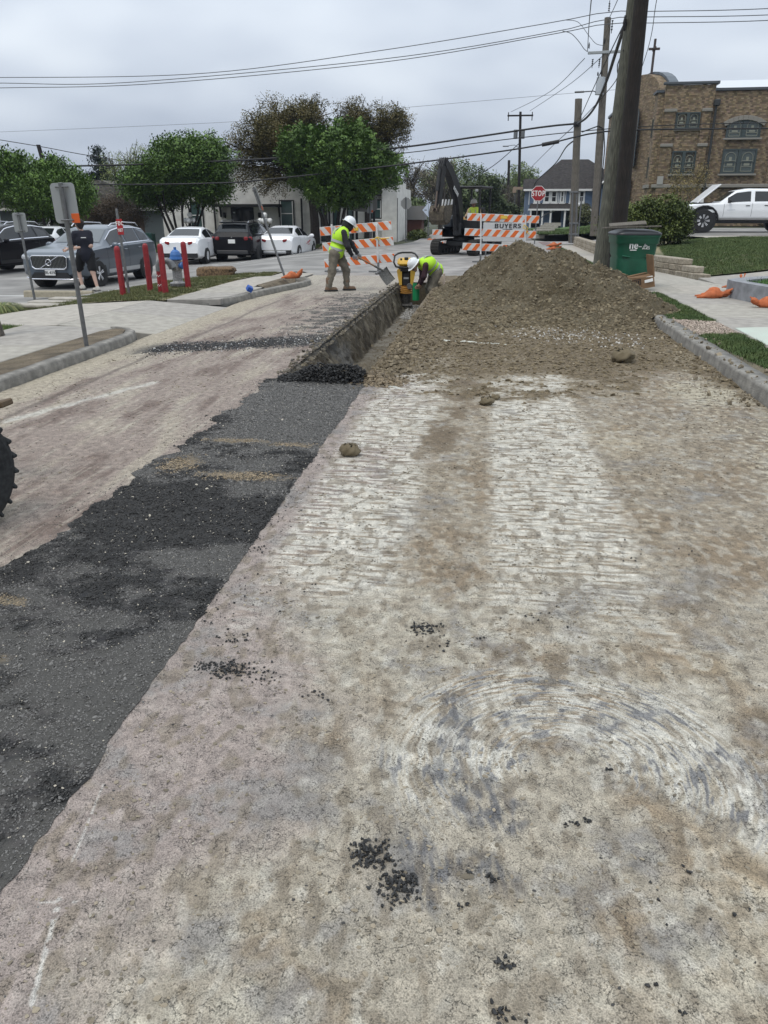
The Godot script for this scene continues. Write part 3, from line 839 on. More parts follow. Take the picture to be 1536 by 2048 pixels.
func grass(called: String, poly: PackedVector2Array, count: int, h: float, tone: Color, yoff := 0.0, patchy := 0.0, raised := false) -> void:
	var lo := Vector2(1e9, 1e9); var hi := -lo
	for p in poly:
		lo = lo.min(p); hi = hi.max(p)
	var T := []; var K := PackedColorArray()
	var tries := 0
	while T.size() < count and tries < count * 6:
		tries += 1
		var p := Vector2(rng.randf_range(lo.x, hi.x), rng.randf_range(lo.y, hi.y))
		if not Geometry2D.is_point_in_polygon(p, poly): continue
		var n := NB.get_noise_2d(p.x * 0.6, p.y * 0.6)
		if n < patchy - 0.6 and rng.randf() < 0.8: continue
		var s := rng.randf_range(0.6, 1.3) * (1.0 + n * 0.4)
		T.append(Transform3D(Basis(Vector3.UP, rng.randf() * TAU).scaled(Vector3(s, s * rng.randf_range(0.7, 1.2), s)), Vector3(p.x, gy(p.x, p.y) + yoff + (lawn_rise(p.x, p.y) if raised else 0.0) - 0.01, p.y)))
		var dry := clampf(rng.randf() * 0.5 + n * 0.6, 0.0, 1.0)
		K.append(tone.lerp(Color(tone.r * 1.9, tone.g * 1.35, tone.b * 1.5), dry) * rng.randf_range(0.75, 1.2))
	stuff_copies(called, tuft_mesh(M.blade, 16, h, h * 1.6, int(h * 1000.0)), T, K)

func lawn_rise(x: float, z: float) -> float:
	var d := (-(z + 20.2) - 0.89 * (x - 5.2)) * 0.75  # metres behind the front edge
	return -0.012 + 0.22 * smoothstep(0.0, 3.0, d) * smoothstep(-37.0, -33.0, z)

func build_setting() -> void:
	var cn := noise_tex(512, 0.02, 41, 0.82, 1.0, 5); var cb := noise_tex(512, 0.09, 42, 0.0, 1.0, 3)
	M.cn = cn; M.cb = cb
	M.kerb = tri_tex(pm(Color(0.6, 0.585, 0.555), 0.9), noise_tex(512, 0.012, 43, 0.62, 1.0, 5), 0.9, cb, 0.5)
	M.walk = []
	for t in [[0.665, 0.645, 0.605], [0.69, 0.665, 0.625], [0.64, 0.62, 0.59]]:
		M.walk.append(tri_tex(pm(Color(t[0], t[1], t[2]), 0.92), cn, 0.45, cb, 0.15))
	M.lot = tri_tex(pm(Color(0.6, 0.59, 0.575), 0.92), noise_tex(512, 0.008, 44, 0.72, 1.0, 5), 0.12, cb, 0.15)
	M.blade = vc(pm(Color.WHITE, 0.8))
	M.blade.backlight_enabled = true; M.blade.backlight = Color(0.25, 0.3, 0.1)
	M.soil = vc(pm(Color.WHITE, 0.97))
	M.soil.albedo_texture = M.grit[0]; M.soil.heightmap_enabled = true; M.soil.heightmap_texture = M.grit[1]; M.soil.heightmap_scale = 2.2
	M.lawn = vc(pm(Color.WHITE, 0.95))
	# the wide ground to the horizon
	var mb := MB.new()
	var xs := [-600.0, -250.0, -120.0, -70.0, -46.0, -36.0, -28.0, -22.0, -17.0, -13.0, -10.5, -9.0, -7.5, -6.2, -5.0, 3.2, 4.4, 5.5, 7.0, 9.0, 11.0, 14.0, 20.0, 40.0, 90.0, 250.0, 600.0]
	var zs := [60.0, 20.0, 6.0, 0.0, -4.0, -8.0, -12.0, -15.0, -18.0, -22.0, -26.0, -30.0, -34.0, -40.0, -50.0, -65.0, -90.0, -140.0, -300.0, -900.0]
	var gh := func(x: float, z: float) -> float:
		var low := 1.6 if x > -5.5 and x < 3.5 and z > -23.0 and z < 8.0 else 0.12
		return gy(x, z) - low - 0.5 * sst(-70.0, -140.0, z)
	for i in xs.size() - 1:
		for j in zs.size() - 1:
			var p := [Vector3(xs[i], gh.call(xs[i], zs[j]), zs[j]), Vector3(xs[i + 1], gh.call(xs[i + 1], zs[j]), zs[j]), Vector3(xs[i + 1], gh.call(xs[i + 1], zs[j + 1]), zs[j + 1]), Vector3(xs[i], gh.call(xs[i], zs[j + 1]), zs[j + 1])]
			mb.quad(p[0], p[1], p[2], p[3], Vector3.UP)
	struct("ground", mb, tri_tex(pm(C(0.075, 0.085, 0.04), 0.95), noise_tex(256, 0.03, 45, 0.55, 1.0, 4), 0.05))
	# streets and the car park
	mb = MB.new()
	sheet(mb, P2([-46, -15.25, -11, -15.25, -8.7, -16.4, -7.6, -19.0, -6.9, -21.6, -5.3, -22.4, -4.66, -21, -4.66, -40.5, -46, -40.5]), 1.2, -0.012, Color.WHITE)
	struct("car_park", mb, M.lot)
	mb = MB.new()
	sheet(mb, P2([-4.66, -21, 2.6, -21, 2.6, -37.8, 3.6, -38.8, 40, -38.8, 40, -46, 3.2, -46, 2.6, -47.5, 2.6, -160, -4.2, -160, -4.2, -44.5, -4.66, -40.5]), 2.5, -0.008, Color.WHITE)
	struct("cross_street", mb, tri_tex(pm(Color(0.63, 0.615, 0.6), 0.92), noise_tex(512, 0.01, 46, 0.7, 1.0, 5), 0.16, cb, 0.2))
	mb = MB.new()
	sheet(mb, P2([2.75, -39.2, 12, -39.2, 12, -45.4, 2.75, -45.4]), 1.5, -0.003, Color.WHITE)
	struct("brick_crossing", mb, tri_tex(pm(Color(0.52, 0.44, 0.43), 0.9), noise_tex(256, 0.05, 47, 0.75, 1.0, 4), 0.5))
	# white bay lines by the wheel stop
	mb = MB.new()
	for l in [[-13.2, -16.2, -9.2, -15.9], [-12.8, -17.4, -11.9, -16.1], [-15.5, -18.5, -11.2, -18.8], [-12.9, -16.3, -13.6, -19.5], [-9.05, -18.5, -8.95, -16.9], [-19.0, -31.2, -7.0, -31.4], [-8.6, -30.5, -8.4, -37.0], [-10.1, -31.0, -10.0, -36.5], [-12.8, -31.0, -12.7, -36.5], [-17.0, -18.0, -16.2, -24.0]]:
		var a := Vector2(l[0], l[1]); var b := Vector2(l[2], l[3])
		var s := (b - a).orthogonal().normalized() * 0.05
		sheet(mb, PackedVector2Array([a - s, b - s, b + s, a + s]), 1.0, -0.007, Color.WHITE)
	struct("bay_lines", mb, pm(Color(0.83, 0.83, 0.82), 0.8))
	mb = MB.new()
	sheet(mb, P2([-14.6, -18.2, -13.4, -18.3, -13.6, -19.6, -14.9, -19.4]), 1.0, -0.0075, Color.WHITE)
	struct("blue_bay_marking", mb, pm(Color(0.45, 0.56, 0.72), 0.85))
	# left footway, drive and its kerbs
	kerb([Vector2(-4.65, 3), Vector2(-4.65, -9.4), Vector2(-4.68, -9.75), Vector2(-4.78, -10.05), Vector2(-4.95, -10.25), Vector2(-5.2, -10.36)], -1.0, "left_kerb", 0.13, 0.115)
	kerb([Vector2(-5.5, -13.75), Vector2(-5.1, -13.85), Vector2(-4.82, -14.1), Vector2(-4.7, -14.5), Vector2(-4.62, -15.3), Vector2(-4.38, -16.6), Vector2(-4.15, -17.6), Vector2(-4.12, -18.2), Vector2(-4.3, -18.8), Vector2(-4.7, -19.2)], -1.0, "left_kerb", 0.13, 0.115)
	pavement("left_footway", [
		[Vector2(-5.22, 3), Vector2(-5.22, -10.3), Vector2(-6.6, -10.3), Vector2(-6.6, 3), 8, 1],
		[Vector2(-4.66, -10.4), Vector2(-4.66, -13.6), Vector2(-6.1, -13.5), Vector2(-6.1, -10.35), 2, 1],
		[Vector2(-6.11, -10.35), Vector2(-6.11, -13.5), Vector2(-10.2, -13.0), Vector2(-10.2, -10.2), 1, 3],
		[Vector2(-4.9, -13.9), Vector2(-4.75, -16.3), Vector2(-5.85, -16.3), Vector2(-5.85, -13.7), 2, 1],
		[Vector2(-5.0, -16.32), Vector2(-4.8, -21.6), Vector2(-5.75, -22.0), Vector2(-5.85, -16.32), 4, 1]], M.walk)
	mb = MB.new()
	var soilc := func(x: float, z: float) -> Color: return Color(0.29, 0.23, 0.155) * (0.85 + 0.5 * NC.get_noise_2d(x, z) + 0.3 * NB.get_noise_2d(x, z))
	sheet(mb, P2([-4.8, 3, -5.24, 3, -5.24, -9.9, -5.1, -10.28, -4.95, -10.1, -4.8, -9.6]), 0.12, -0.01, soilc, 0.9)
	sheet(mb, P2([-4.55, -15.9, -4.3, -17.4, -4.3, -18.4, -4.9, -19.0, -5.0, -16.6]), 0.12, 0.008, soilc, 0.9)
	struct("bare_soil", mb, M.soil)
	var vergec := func(x: float, z: float) -> Color: return Color(0.1, 0.1, 0.045).lerp(Color(0.24, 0.2, 0.12), clampf(0.45 + NB.get_noise_2d(x, z) * 0.9, 0.0, 1.0))
	var verge := P2([-5.86, -13.6, -9.6, -13.2, -14.0, -12.9, -14.0, -15.1, -11, -15.2, -8.8, -16.3, -7.7, -19.0, -7.0, -21.5, -5.86, -22.0])
	var back_lawn := P2([-6.62, -10.3, -6.62, 2, -14, 2, -14, -10.1])
	mb = MB.new()
	sheet(mb, verge, 0.4, -0.006, vergec, 0.5)
	sheet(mb, back_lawn, 0.8, -0.006, vergec, 0.5)
	struct("left_lawn", mb, M.lawn)
	rng.seed = 61
	grass("verge_grass", verge, 9000, 0.045, Color(0.075, 0.095, 0.03), 0.0, 0.35)
	grass("verge_grass", P2([-6.62, -10.3, -6.62, -7.5, -10.5, -7.5, -10.5, -10.1]), 5000, 0.05, Color(0.06, 0.11, 0.025), 0.0)
	# building-side verge beyond the cars
	mb = MB.new()
	sheet(mb, P2([-46, -40.5, -6.2, -40.5, -5.6, -41.5, -5.6, -47.0, -46, -47.0]), 2.0, 0.04, vergec, 0.5)
	struct("far_verge", mb, M.lawn)
	grass("verge_grass", P2([-30, -40.6, -7, -40.6, -7, -46.5, -30, -46.5]), 5000, 0.14, Color(0.07, 0.11, 0.03), 0.05)
	# right kerb and footways
	kerb([Vector2(2.55, 3), Vector2(2.55, -36.8), Vector2(2.7, -37.6), Vector2(3.2, -38.4), Vector2(4.0, -38.8)], 1.0, "right_kerb", 0.2)
	pavement("right_footway", [
		[Vector2(3.3, 2), Vector2(3.3, -15.7), Vector2(4.9, -15.7), Vector2(4.9, 2), 10, 1],
		[Vector2(4.91, 2), Vector2(4.91, -15.7), Vector2(7.4, -15.7), Vector2(7.4, 2), 8, 1],
		[Vector2(2.76, -15.72), Vector2(2.76, -17.5), Vector2(5.0, -17.5), Vector2(5.0, -15.72), 1, 2],
		[Vector2(3.2, -17.52), Vector2(3.1, -24.0), Vector2(3.98, -24.0), Vector2(5.06, -17.52), 4, 1],
		[Vector2(3.1, -24.02), Vector2(3.0, -37.9), Vector2(3.95, -37.9), Vector2(3.98, -24.02), 9, 1],
		[Vector2(5.01, -15.72), Vector2(5.01, -19.5), Vector2(14.0, -27.5), Vector2(14.0, -24.5), 1, 6]], M.walk)
	mb = MB.new()
	sheet(mb, P2([3.35, -9.3, 3.4, -11.0, 4.3, -11.3, 5.2, -10.2, 5.2, -8.5, 3.35, -8.5]), 0.3, 0.004, func(x: float, z: float) -> Color: return Color(0.44, 0.51, 0.44).lerp(Color(0.42, 0.42, 0.38), clampf(0.4 + NB.get_noise_2d(x, z), 0.0, 1.0)))
	struct("pale_green_paint", mb, M.lawn)
	var strip_a := P2([2.75, -11.9, 2.75, -15.7, 3.3, -15.7, 3.3, -11.6]); var strip_b := P2([2.95, -7.6, 2.76, -10.2, 3.3, -10.4, 3.3, -6.0, 3.1, -6.0]); var strip_c := P2([2.75, -17.5, 2.75, -36.6, 3.0, -37.6, 3.1, -24, 3.2, -17.5])
	mb = MB.new()
	var stripc := func(x: float, z: float) -> Color: return Color(0.06, 0.075, 0.03).lerp(Color(0.3, 0.25, 0.17), clampf(0.25 + NB.get_noise_2d(x, z) * 0.8 + sst(-10.0, -7.8, z) * 0.5, 0.0, 1.0))
	sheet(mb, P2([2.74, 2, 2.74, -15.7, 3.3, -15.7, 3.3, 2]), 0.15, -0.012, stripc, 0.7)
	sheet(mb, strip_c, 0.4, -0.012, stripc, 0.7)
	struct("kerbside_strip", mb, M.soil)
	grass("kerbside_grass", strip_a, 7000, 0.05, Color(0.055, 0.1, 0.025))
	grass("kerbside_grass", strip_b, 4500, 0.05, Color(0.055, 0.1, 0.025), 0.0, 0.25)
	grass("kerbside_grass", P2([2.75, -17.5, 2.75, -30, 3.05, -30, 3.2, -17.5]), 5000, 0.06, Color(0.06, 0.105, 0.028), 0.0)
	grass("kerbside_grass", P2([2.75, -30, 2.75, -36.6, 3.0, -37, 3.05, -30]), 2200, 0.07, Color(0.06, 0.105, 0.028), 0.0)
	var T := []; var K := PackedColorArray()
	for i in 3200:
		var p := Vector2(rng.randf_range(2.75, 3.32), rng.randf_range(-12.1, -10.1))
		var q := Vector2(p.x, p.y + NB.get_noise_2d(p.x, p.y) * 0.2)
		if q.y < -11.75 or q.y > -10.3: continue
		var s := rng.randf_range(0.006, 0.015)
		T.append(Transform3D(Basis.from_euler(Vector3(rng.randf(), rng.randf() * TAU, rng.randf())).scaled(Vector3.ONE * s), Vector3(p.x, 0.15 + s * 0.3, p.y)))
		K.append(Color(0.5, 0.42, 0.35).lerp(Color(0.28, 0.22, 0.18), rng.randf()) * rng.randf_range(0.7, 1.2))
	M.stone = vc(pm(Color.WHITE, 0.92))
	stuff_copies("pea_gravel", stone_mesh(M.stone, 12, 0.8), T, K)
	# lawn above the block wall
	mb = MB.new()
	var lawn := P2([4.25, -24.2, 5.3, -20.3, 13.5, -27.6, 13.5, -36.62, 9.8, -36.62, 4.25, -37.5])
	sheet(mb, lawn, 0.5, 0.0, vergec, 0.5)
	for i in mb.v.size(): mb.v[i].y += lawn_rise(mb.v[i].x, mb.v[i].z)
	struct("right_lawn", mb, M.lawn)
	grass("lawn_grass", P2([4.9, -22.2, 5.4, -20.4, 13.5, -27.6, 13.5, -36.4, 9.9, -36.5, 6.2, -30]), 30000, 0.06, Color(0.06, 0.104, 0.028), 0.0, 0.0, true)
	mb = MB.new()
	sheet(mb, P2([9.6, -36.6, 40, -36.4, 40, -38.7, 9.2, -38.7]), 1.5, 0.02, Color.WHITE)
	struct("far_footway", mb, M.walk[1])
	mb = MB.new()
	sheet(mb, P2([8.6, -38.72, 40, -38.72, 40, -50, 8.6, -50]), 2.0, 0.035, Color.WHITE)
	struct("church_car_park", mb, M.lot)
	# the house lawn across the side street
	mb = MB.new()
	sheet(mb, P2([2.9, -47.2, 12, -47.2, 14, -62, 2.9, -62]), 2.0, 0.35, Color(0.065, 0.125, 0.03))
	struct("house_lawn", mb, M.lawn)
	grass("house_lawn_grass", P2([2.9, -47.2, 8, -47.2, 8, -56, 2.9, -56]), 5000, 0.12, Color(0.06, 0.105, 0.028), 0.35)

# ---------------------------------------------------------------- trench
func trench_depth(z: float) -> float: return 0.05 + 0.24 * sst(-7.55, -8.6, z) + 0.27 * sst(-8.8, -12.0, z)

func build_trench() -> void:
	var mb := MB.new()
	var rows := 230
	var prof := []  # across: from the sawn left edge down, along the floor, up the right bank
	for k in 10: prof.append(Vector2(0.02 * k + (0.02 if k > 1 else 0.0), -k / 9.0))
	for k in range(1, 9): prof.append(Vector2(0.2 + 0.5 * k / 8.0, -1.0))
	for k in range(1, 10): prof.append(Vector2(0.70 + 0.28 * k / 9.0, -1.0 + pow(k / 9.0, 0.9)))
	var P := []
	for j in rows + 1:
		var z := lerpf(-7.58, -19.25, float(j) / rows)
		var row := PackedVector3Array()
		for k in prof.size():
			var q: Vector2 = prof[k]
			var d := trench_depth(z)
			var rough := 0.0 if k == 0 or k == prof.size() - 1 else 1.0
			var nx := -0.05 * maxf(0.0, NB.get_noise_2d(z * 1.3, 5.0)) * (1.0 + q.y) + NC.get_noise_3d(q.x * 2.0, q.y * 0.9, z) * 0.05 + NB.get_noise_3d(1.0, q.y * 0.7, z) * 0.06
			var ny := (NC.get_noise_2d(q.x * 1.2, z * 0.8) * 0.035 + NB.get_noise_2d(q.x * 2.0, z) * 0.05)
			var mound := 0.16 * exp(-pow((z + 8.6) / 0.55, 2.0)) * sst(0.2, 0.55, q.x) + 0.12 * exp(-pow((z + 9.5) / 0.3, 2.0)) * sst(0.3, 0.6, q.x)
			if k == 0:
				var lipw := 0.03 + 0.09 * maxf(0.0, NB.get_noise_2d(z * 1.3, 5.0)) + 0.07 * maxf(0.0, NC.get_noise_2d(z * 0.6, 9.0)) + 0.012 * NC.get_noise_2d(z * 2.0, 1.0)
				row.append(Vector3(-2.1 - lipw, road_h(-2.2, z) + 0.004, z))
				continue
			row.append(Vector3(-2.13 + q.x + rough * nx * (1.0 if k < 10 else 0.4), q.y * d + rough * (ny * (0.3 if k < 10 else 1.0) + (mound if q.y <= -0.9 else 0.0)) - (0.0 if rough > 0.0 else 0.004), z))
		P.append(row)
	for j in rows:
		for k in prof.size() - 1:
			var ids := [[j, k], [j, k + 1], [j + 1, k + 1], [j, k], [j + 1, k + 1], [j + 1, k]]
			var A: Vector3 = P[j][k]
			for id in ids:
				var p: Vector3 = P[id[0]][id[1]]
				var jj: int = id[0]; var kk: int = id[1]
				var N: Vector3 = (P[jj][mini(kk + 1, prof.size() - 1)] - P[jj][maxi(kk - 1, 0)]).cross(P[maxi(jj - 1, 0)][kk] - P[mini(jj + 1, rows)][kk])
				if N.y + (0.4 if kk < 12 else 0.0) * N.x < 0.0: N = -N
				var rel := float(-prof[kk].y)
				var nz := NB.get_noise_3d(p.x * 0.7, p.y * 0.6, p.z * 1.2) + 0.6 * NC.get_noise_3d(p.x * 0.5, p.y * 0.25, p.z * 0.8)
				var cc := Color(0.17, 0.135, 0.088).lerp(Color(0.3, 0.26, 0.19), clampf(0.35 + nz, 0.0, 1.0))
				if kk < 10:
					cc = cc.lerp(Color(0.1, 0.085, 0.062), clampf(0.3 - nz * 1.2, 0.0, 0.8))
					if rel < 0.2: cc = cc.lerp(Color(0.17, 0.155, 0.13) * (0.8 + 0.6 * nz), 0.8)
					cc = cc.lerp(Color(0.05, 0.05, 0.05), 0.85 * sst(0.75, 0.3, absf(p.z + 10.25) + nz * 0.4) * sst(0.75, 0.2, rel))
					cc = cc.lerp(Color(0.3, 0.29, 0.27), 0.7 * sst(0.7, 0.2, absf(p.z + 10.7) + nz * 0.3) * sst(0.2, 0.6, rel))
				elif p.z < -11.0 and kk < 18:
					cc = cc.lerp(Color(0.33, 0.3, 0.245), sst(-11.0, -12.5, p.z) * clampf(0.7 + nz, 0.0, 1.0))
				mb.col = cc
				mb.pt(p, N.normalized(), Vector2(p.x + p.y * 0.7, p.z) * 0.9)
	mb.col = Color(0.16, 0.13, 0.09)
	var e := -19.25
	mb.quad(Vector3(-2.13, -0.7, e), Vector3(-1.1, -0.7, e), Vector3(-1.1, -0.01, e), Vector3(-2.13, -0.01, e), Vector3(0, 0, 1))
	mb.quad(Vector3(-2.13, -0.7, -7.58), Vector3(-1.1, -0.7, -7.58), Vector3(-1.1, -0.01, -7.58), Vector3(-2.13, -0.01, -7.58), Vector3(0, 0, -1))
	fix_winding(mb)
	struct("trench", mb, M.soil)
	rng.seed = 77
	var T := []; var K := PackedColorArray()
	for i in 7000:  # loose earth and stones in and beside the cut
		var z := rng.randf_range(-18.9, -7.7)
		var x := -1.15 + rng.randfn(0.0, 0.3)
		if x < -2.0 or x > -0.4: continue
		var d := trench_depth(z)
		var t := (x + 2.13 - 0.7) / 0.28
		var y := -d if t < 0.0 else (-d + d * pow(t, 0.9) if t < 1.0 else 0.02)
		var s := 0.006 + 0.035 * pow(rng.randf(), 5.0)
		T.append(Transform3D(Basis.from_euler(Vector3(rng.randf() * 3.0, rng.randf() * TAU, 0)).scaled(Vector3.ONE * s), Vector3(x, y + s * 0.3, z)))
		K.append(Color(0.13, 0.1, 0.06).lerp(Color(0.22, 0.18, 0.12), rng.randf()) * rng.randf_range(0.65, 1.1))
	for i in 2600:  # broken edge along the cut
		var z := rng.randf_range(-18.9, -7.8)
		var x := -2.1 - absf(rng.randfn(0.0, 0.08)) + 0.04
		var s := 0.005 + 0.03 * pow(rng.randf(), 5.0)
		T.append(Transform3D(Basis.from_euler(Vector3(rng.randf() * 3.0, rng.randf() * TAU, 0)).scaled(Vector3.ONE * s), Vector3(x, s * 0.3 - (0.05 if x > -2.11 else 0.0), z)))
		K.append(Color(0.19, 0.16, 0.11).lerp(Color(0.09, 0.085, 0.08), rng.randf()) * rng.randf_range(0.6, 1.2))
	for i in 900:  # pale bedding gravel where the pipe stands
		var x := rng.randf_range(-1.85, -1.1); var z := rng.randf_range(-18.9, -16.4)
		var s := rng.randf_range(0.01, 0.022)
		T.append(Transform3D(Basis.from_euler(Vector3(rng.randf() * 3.0, rng.randf() * TAU, 0)).scaled(Vector3.ONE * s), Vector3(x, -trench_depth(z) + 0.03 + s * 0.4, z)))
		var g := rng.randf_range(0.2, 0.5)
		K.append(Color(g, g * 0.96, g * 0.9))
	stuff_copies("trench_spoil", stone_mesh(M.stone, 14, 0.8), T, K)
	T = []; K = PackedColorArray()
	for i in 3000:  # the ragged black lip where the new strip stops
		var x := rng.randf_range(-2.1, -1.2)
		var lip := 0.13 * sst(0.55, 0.15, absf(x + 1.5)) + 0.07
		var z := -7.58 + rng.randfn(0.0, 0.07)
		var s := rng.randf_range(0.008, 0.02)
		T.append(Transform3D(Basis.from_euler(Vector3(rng.randf() * 3.0, rng.randf() * TAU, 0)).scaled(Vector3.ONE * s), Vector3(x, rng.randf() * lip * exp(-pow((z + 7.58) / 0.12, 2.0)) - 0.01, z)))
		var g := rng.randf_range(0.008, 0.03)
		K.append(Color(g, g, g))
	for i in 1400:
		var x := -1.1 + rng.randfn(0.0, 0.12); var z := -7.65 + rng.randfn(0.0, 0.1)
		var s := rng.randf_range(0.008, 0.03)
		T.append(Transform3D(Basis.from_euler(Vector3(rng.randf() * 3.0, rng.randf() * TAU, 0)).scaled(Vector3.ONE * s), Vector3(x, rng.randf() * 0.11 * exp(-(pow((x + 1.1) / 0.16, 2.0) + pow((z + 7.65) / 0.14, 2.0))), z)))
		K.append(Color(0.2, 0.155, 0.1) * rng.randf_range(0.6, 1.2))
	stuff_copies("trench_lip", stone_mesh(vc(pm(Color.WHITE, 0.7)), 15, 0.8), T, K)

func fix_winding(mb: MB) -> void:
	for i in range(0, mb.v.size(), 3):
		var g := (mb.v[i + 1] - mb.v[i]).cross(mb.v[i + 2] - mb.v[i])
		if g.dot(mb.n[i] + mb.n[i + 1] + mb.n[i + 2]) > 0.0:
			var t := mb.v[i + 1]; mb.v[i + 1] = mb.v[i + 2]; mb.v[i + 2] = t
			t = mb.n[i + 1]; mb.n[i + 1] = mb.n[i + 2]; mb.n[i + 2] = t
			var u := mb.uv[i + 1]; mb.uv[i + 1] = mb.uv[i + 2]; mb.uv[i + 2] = u
			var k := mb.c[i + 1]; mb.c[i + 1] = mb.c[i + 2]; mb.c[i + 2] = k

# ---------------------------------------------------------------- heap of dug-out earth
const CONES := [[0.68, -16.2, 1.16, 1.75], [0.95, -15.4, 0.95, 1.5], [1.3, -14.5, 0.84, 1.55], [1.95, -13.6, 0.62, 1.35], [2.42, -12.75, 0.4, 1.0], [0.5, -15.0, 0.55, 1.35], [1.0, -13.3, 0.24, 1.4], [1.7, -12.5, 0.2, 1.1], [1.5, -16.8, 0.95, 1.5], [-0.25, -16.6, 0.4, 0.8], [-0.4, -13.0, 0.12, 0.6], [-0.15, -11.8, 0.1, 0.7], [2.1, -15.2, 0.75, 1.2]]

func heap_h(x: float, z: float) -> float:
	var h := -0.03
	for c in CONES:
		var d: float = Vector2(x - c[0], z - c[1]).length() / c[3]
		if d < 1.25:
			var q: float = c[2] * (1.04 - sqrt(d * d + 0.02)) 
			var o := maxf(0.12 - absf(h - q), 0.0) / 0.12
			h = maxf(h, q) + o * o * 0.03
	var f := clampf(h * 3.0, 0.0, 1.0)
	h += f * (NA.get_noise_2d(x * 1.6, z * 1.6) * 0.12 + NB.get_noise_2d(x, z) * 0.06 - absf(NB.get_noise_2d(x * 0.7 + z * 0.5, z * 0.35)) * 0.14 + absf(NC.get_noise_2d(x * 0.55, z * 0.55)) * 0.06 + NC.get_noise_2d(x * 1.3, z * 1.3) * 0.025 + NC.get_noise_2d(x * 2.6, z * 2.6) * 0.012)
	return h

func build_heap() -> void:
	var mb := MB.new()
	var nx := 190; var nz := 300
	var x0 := -1.35; var x1 := 3.5; var z0 := -10.6; var z1 := -18.8
	var H := PackedFloat32Array(); H.resize((nx + 1) * (nz + 1))
	for j in nz + 1:
		for i in nx + 1:
			var x := lerpf(x0, x1, float(i) / nx)
			H[j * (nx + 1) + i] = heap_h(x, lerpf(z0, z1, float(j) / nz))
	var dx := (x1 - x0) / nx; var dz := (z1 - z0) / nz
	for j in nz:
		for i in nx:
			var lim := 0.14 if x0 + dx * (i + 0.5) > 2.5 else -0.012
			if maxf(maxf(H[j * (nx + 1) + i], H[j * (nx + 1) + i + 1]), maxf(H[(j + 1) * (nx + 1) + i], H[(j + 1) * (nx + 1) + i + 1])) < lim: continue
			for q in [[i, j], [i + 1, j + 1], [i + 1, j], [i, j], [i, j + 1], [i + 1, j + 1]]:
				var a: int = q[0]; var b: int = q[1]
				var id := b * (nx + 1) + a
				var N := Vector3(H[b * (nx + 1) + maxi(a - 1, 0)] - H[b * (nx + 1) + mini(a + 1, nx)], 2.0 * dx, (H[maxi(b - 1, 0) * (nx + 1) + a] - H[mini(b + 1, nz) * (nx + 1) + a]) * dx / dz).normalized()
				var x := x0 + dx * a; var z := z0 + dz * b
				var nn := NB.get_noise_2d(x, z) + 0.5 * NC.get_noise_2d(x, z) + 0.8 * NA.get_noise_2d(x * 1.4 + 4.0, z * 1.4)
				mb.col = Color(0.125, 0.096, 0.054).lerp(Color(0.215, 0.18, 0.115), clampf(0.45 + nn * 0.8, 0.0, 1.0))
				mb.pt(Vector3(x, H[id], z), N, Vector2(x, z) * 0.8)
	fix_winding(mb)
	var o := solo("dirt_heap", mb, M.soil, "large heap of brown dug-out earth spilling over the right kerb", "dirt heap")
	rng.seed = 88
	var T := []; var K := PackedColorArray()
	for i in 60000:
		var x := rng.randf_range(-1.25, 3.2); var z := -10.0 - 8.6 * rng.randf()
		var h := heap_h(x, z)
		if h < 0.0 or (x > 2.5 and h < 0.15): continue
		var s := 0.004 + 0.03 * pow(rng.randf(), 9.0)
		T.append(Transform3D(Basis.from_euler(Vector3(rng.randf() * 3.0, rng.randf() * TAU, rng.randf())).scaled(Vector3(s * 1.2, s, s)), Vector3(x, h + s * 0.25, z)))
		K.append(Color(0.135, 0.104, 0.06).lerp(Color(0.225, 0.188, 0.122), rng.randf()) * rng.randf_range(0.75, 1.12))
	stuff_copies("heap_clods", stone_mesh(M.stone, 18, 0.85), T, K, o)
	T = []; K = PackedColorArray()
	for i in 48000:  # the thin spread in front of the heap
		var x := rng.randf_range(-1.2, 2.55); var z := rng.randf_range(-13.0, -6.6)
		var d := dirt_amount(x, z)
		if rng.randf() > d * 0.9 + 0.12: continue
		var s := 0.003 + 0.024 * pow(rng.randf(), 8.0)
		T.append(Transform3D(Basis.from_euler(Vector3(rng.randf() * 3.0, rng.randf() * TAU, rng.randf())).scaled(Vector3(s * 1.3, s * 0.8, s)), Vector3(x, maxf(road_h(x, z), heap_h(x, z)) + s * 0.2, z)))
		K.append(Color(0.135, 0.104, 0.06).lerp(Color(0.22, 0.178, 0.112), rng.randf()) * rng.randf_range(0.65, 1.1))
	for i in 260:  # pale limestone chips
		var x := 1.2 + rng.randfn(0.0, 0.55); var z := -10.9 + rng.randfn(0.0, 0.4) + (x - 1.2) * 0.3
		var s := rng.randf_range(0.008, 0.022)
		if x > 2.5: continue
		T.append(Transform3D(Basis.from_euler(Vector3(rng.randf() * 3.0, rng.randf() * TAU, rng.randf())).scaled(Vector3.ONE * s), Vector3(x, maxf(road_h(x, z), heap_h(x, z)) + s * 0.3, z)))
		var g := rng.randf_range(0.3, 0.55)
		K.append(Color(g, g * 0.95, g * 0.87))
	for i in 500:  # along the right gutter and on the kerb
		var z := rng.randf_range(-12.3, -7.0); var x := 2.5 + rng.randfn(0.0, 0.16)
		var s := 0.006 + 0.035 * pow(rng.randf(), 4.0)
		T.append(Transform3D(Basis.from_euler(Vector3(rng.randf() * 3.0, rng.randf() * TAU, rng.randf())).scaled(Vector3.ONE * s), Vector3(x, (0.15 if x > 2.57 else 0.01) + s * 0.3, z)))
		K.append(Color(0.24, 0.2, 0.14) * rng.randf_range(0.6, 1.25))
	stuff_copies("spread_clods", stone_mesh(M.stone, 19, 0.8), T, K)
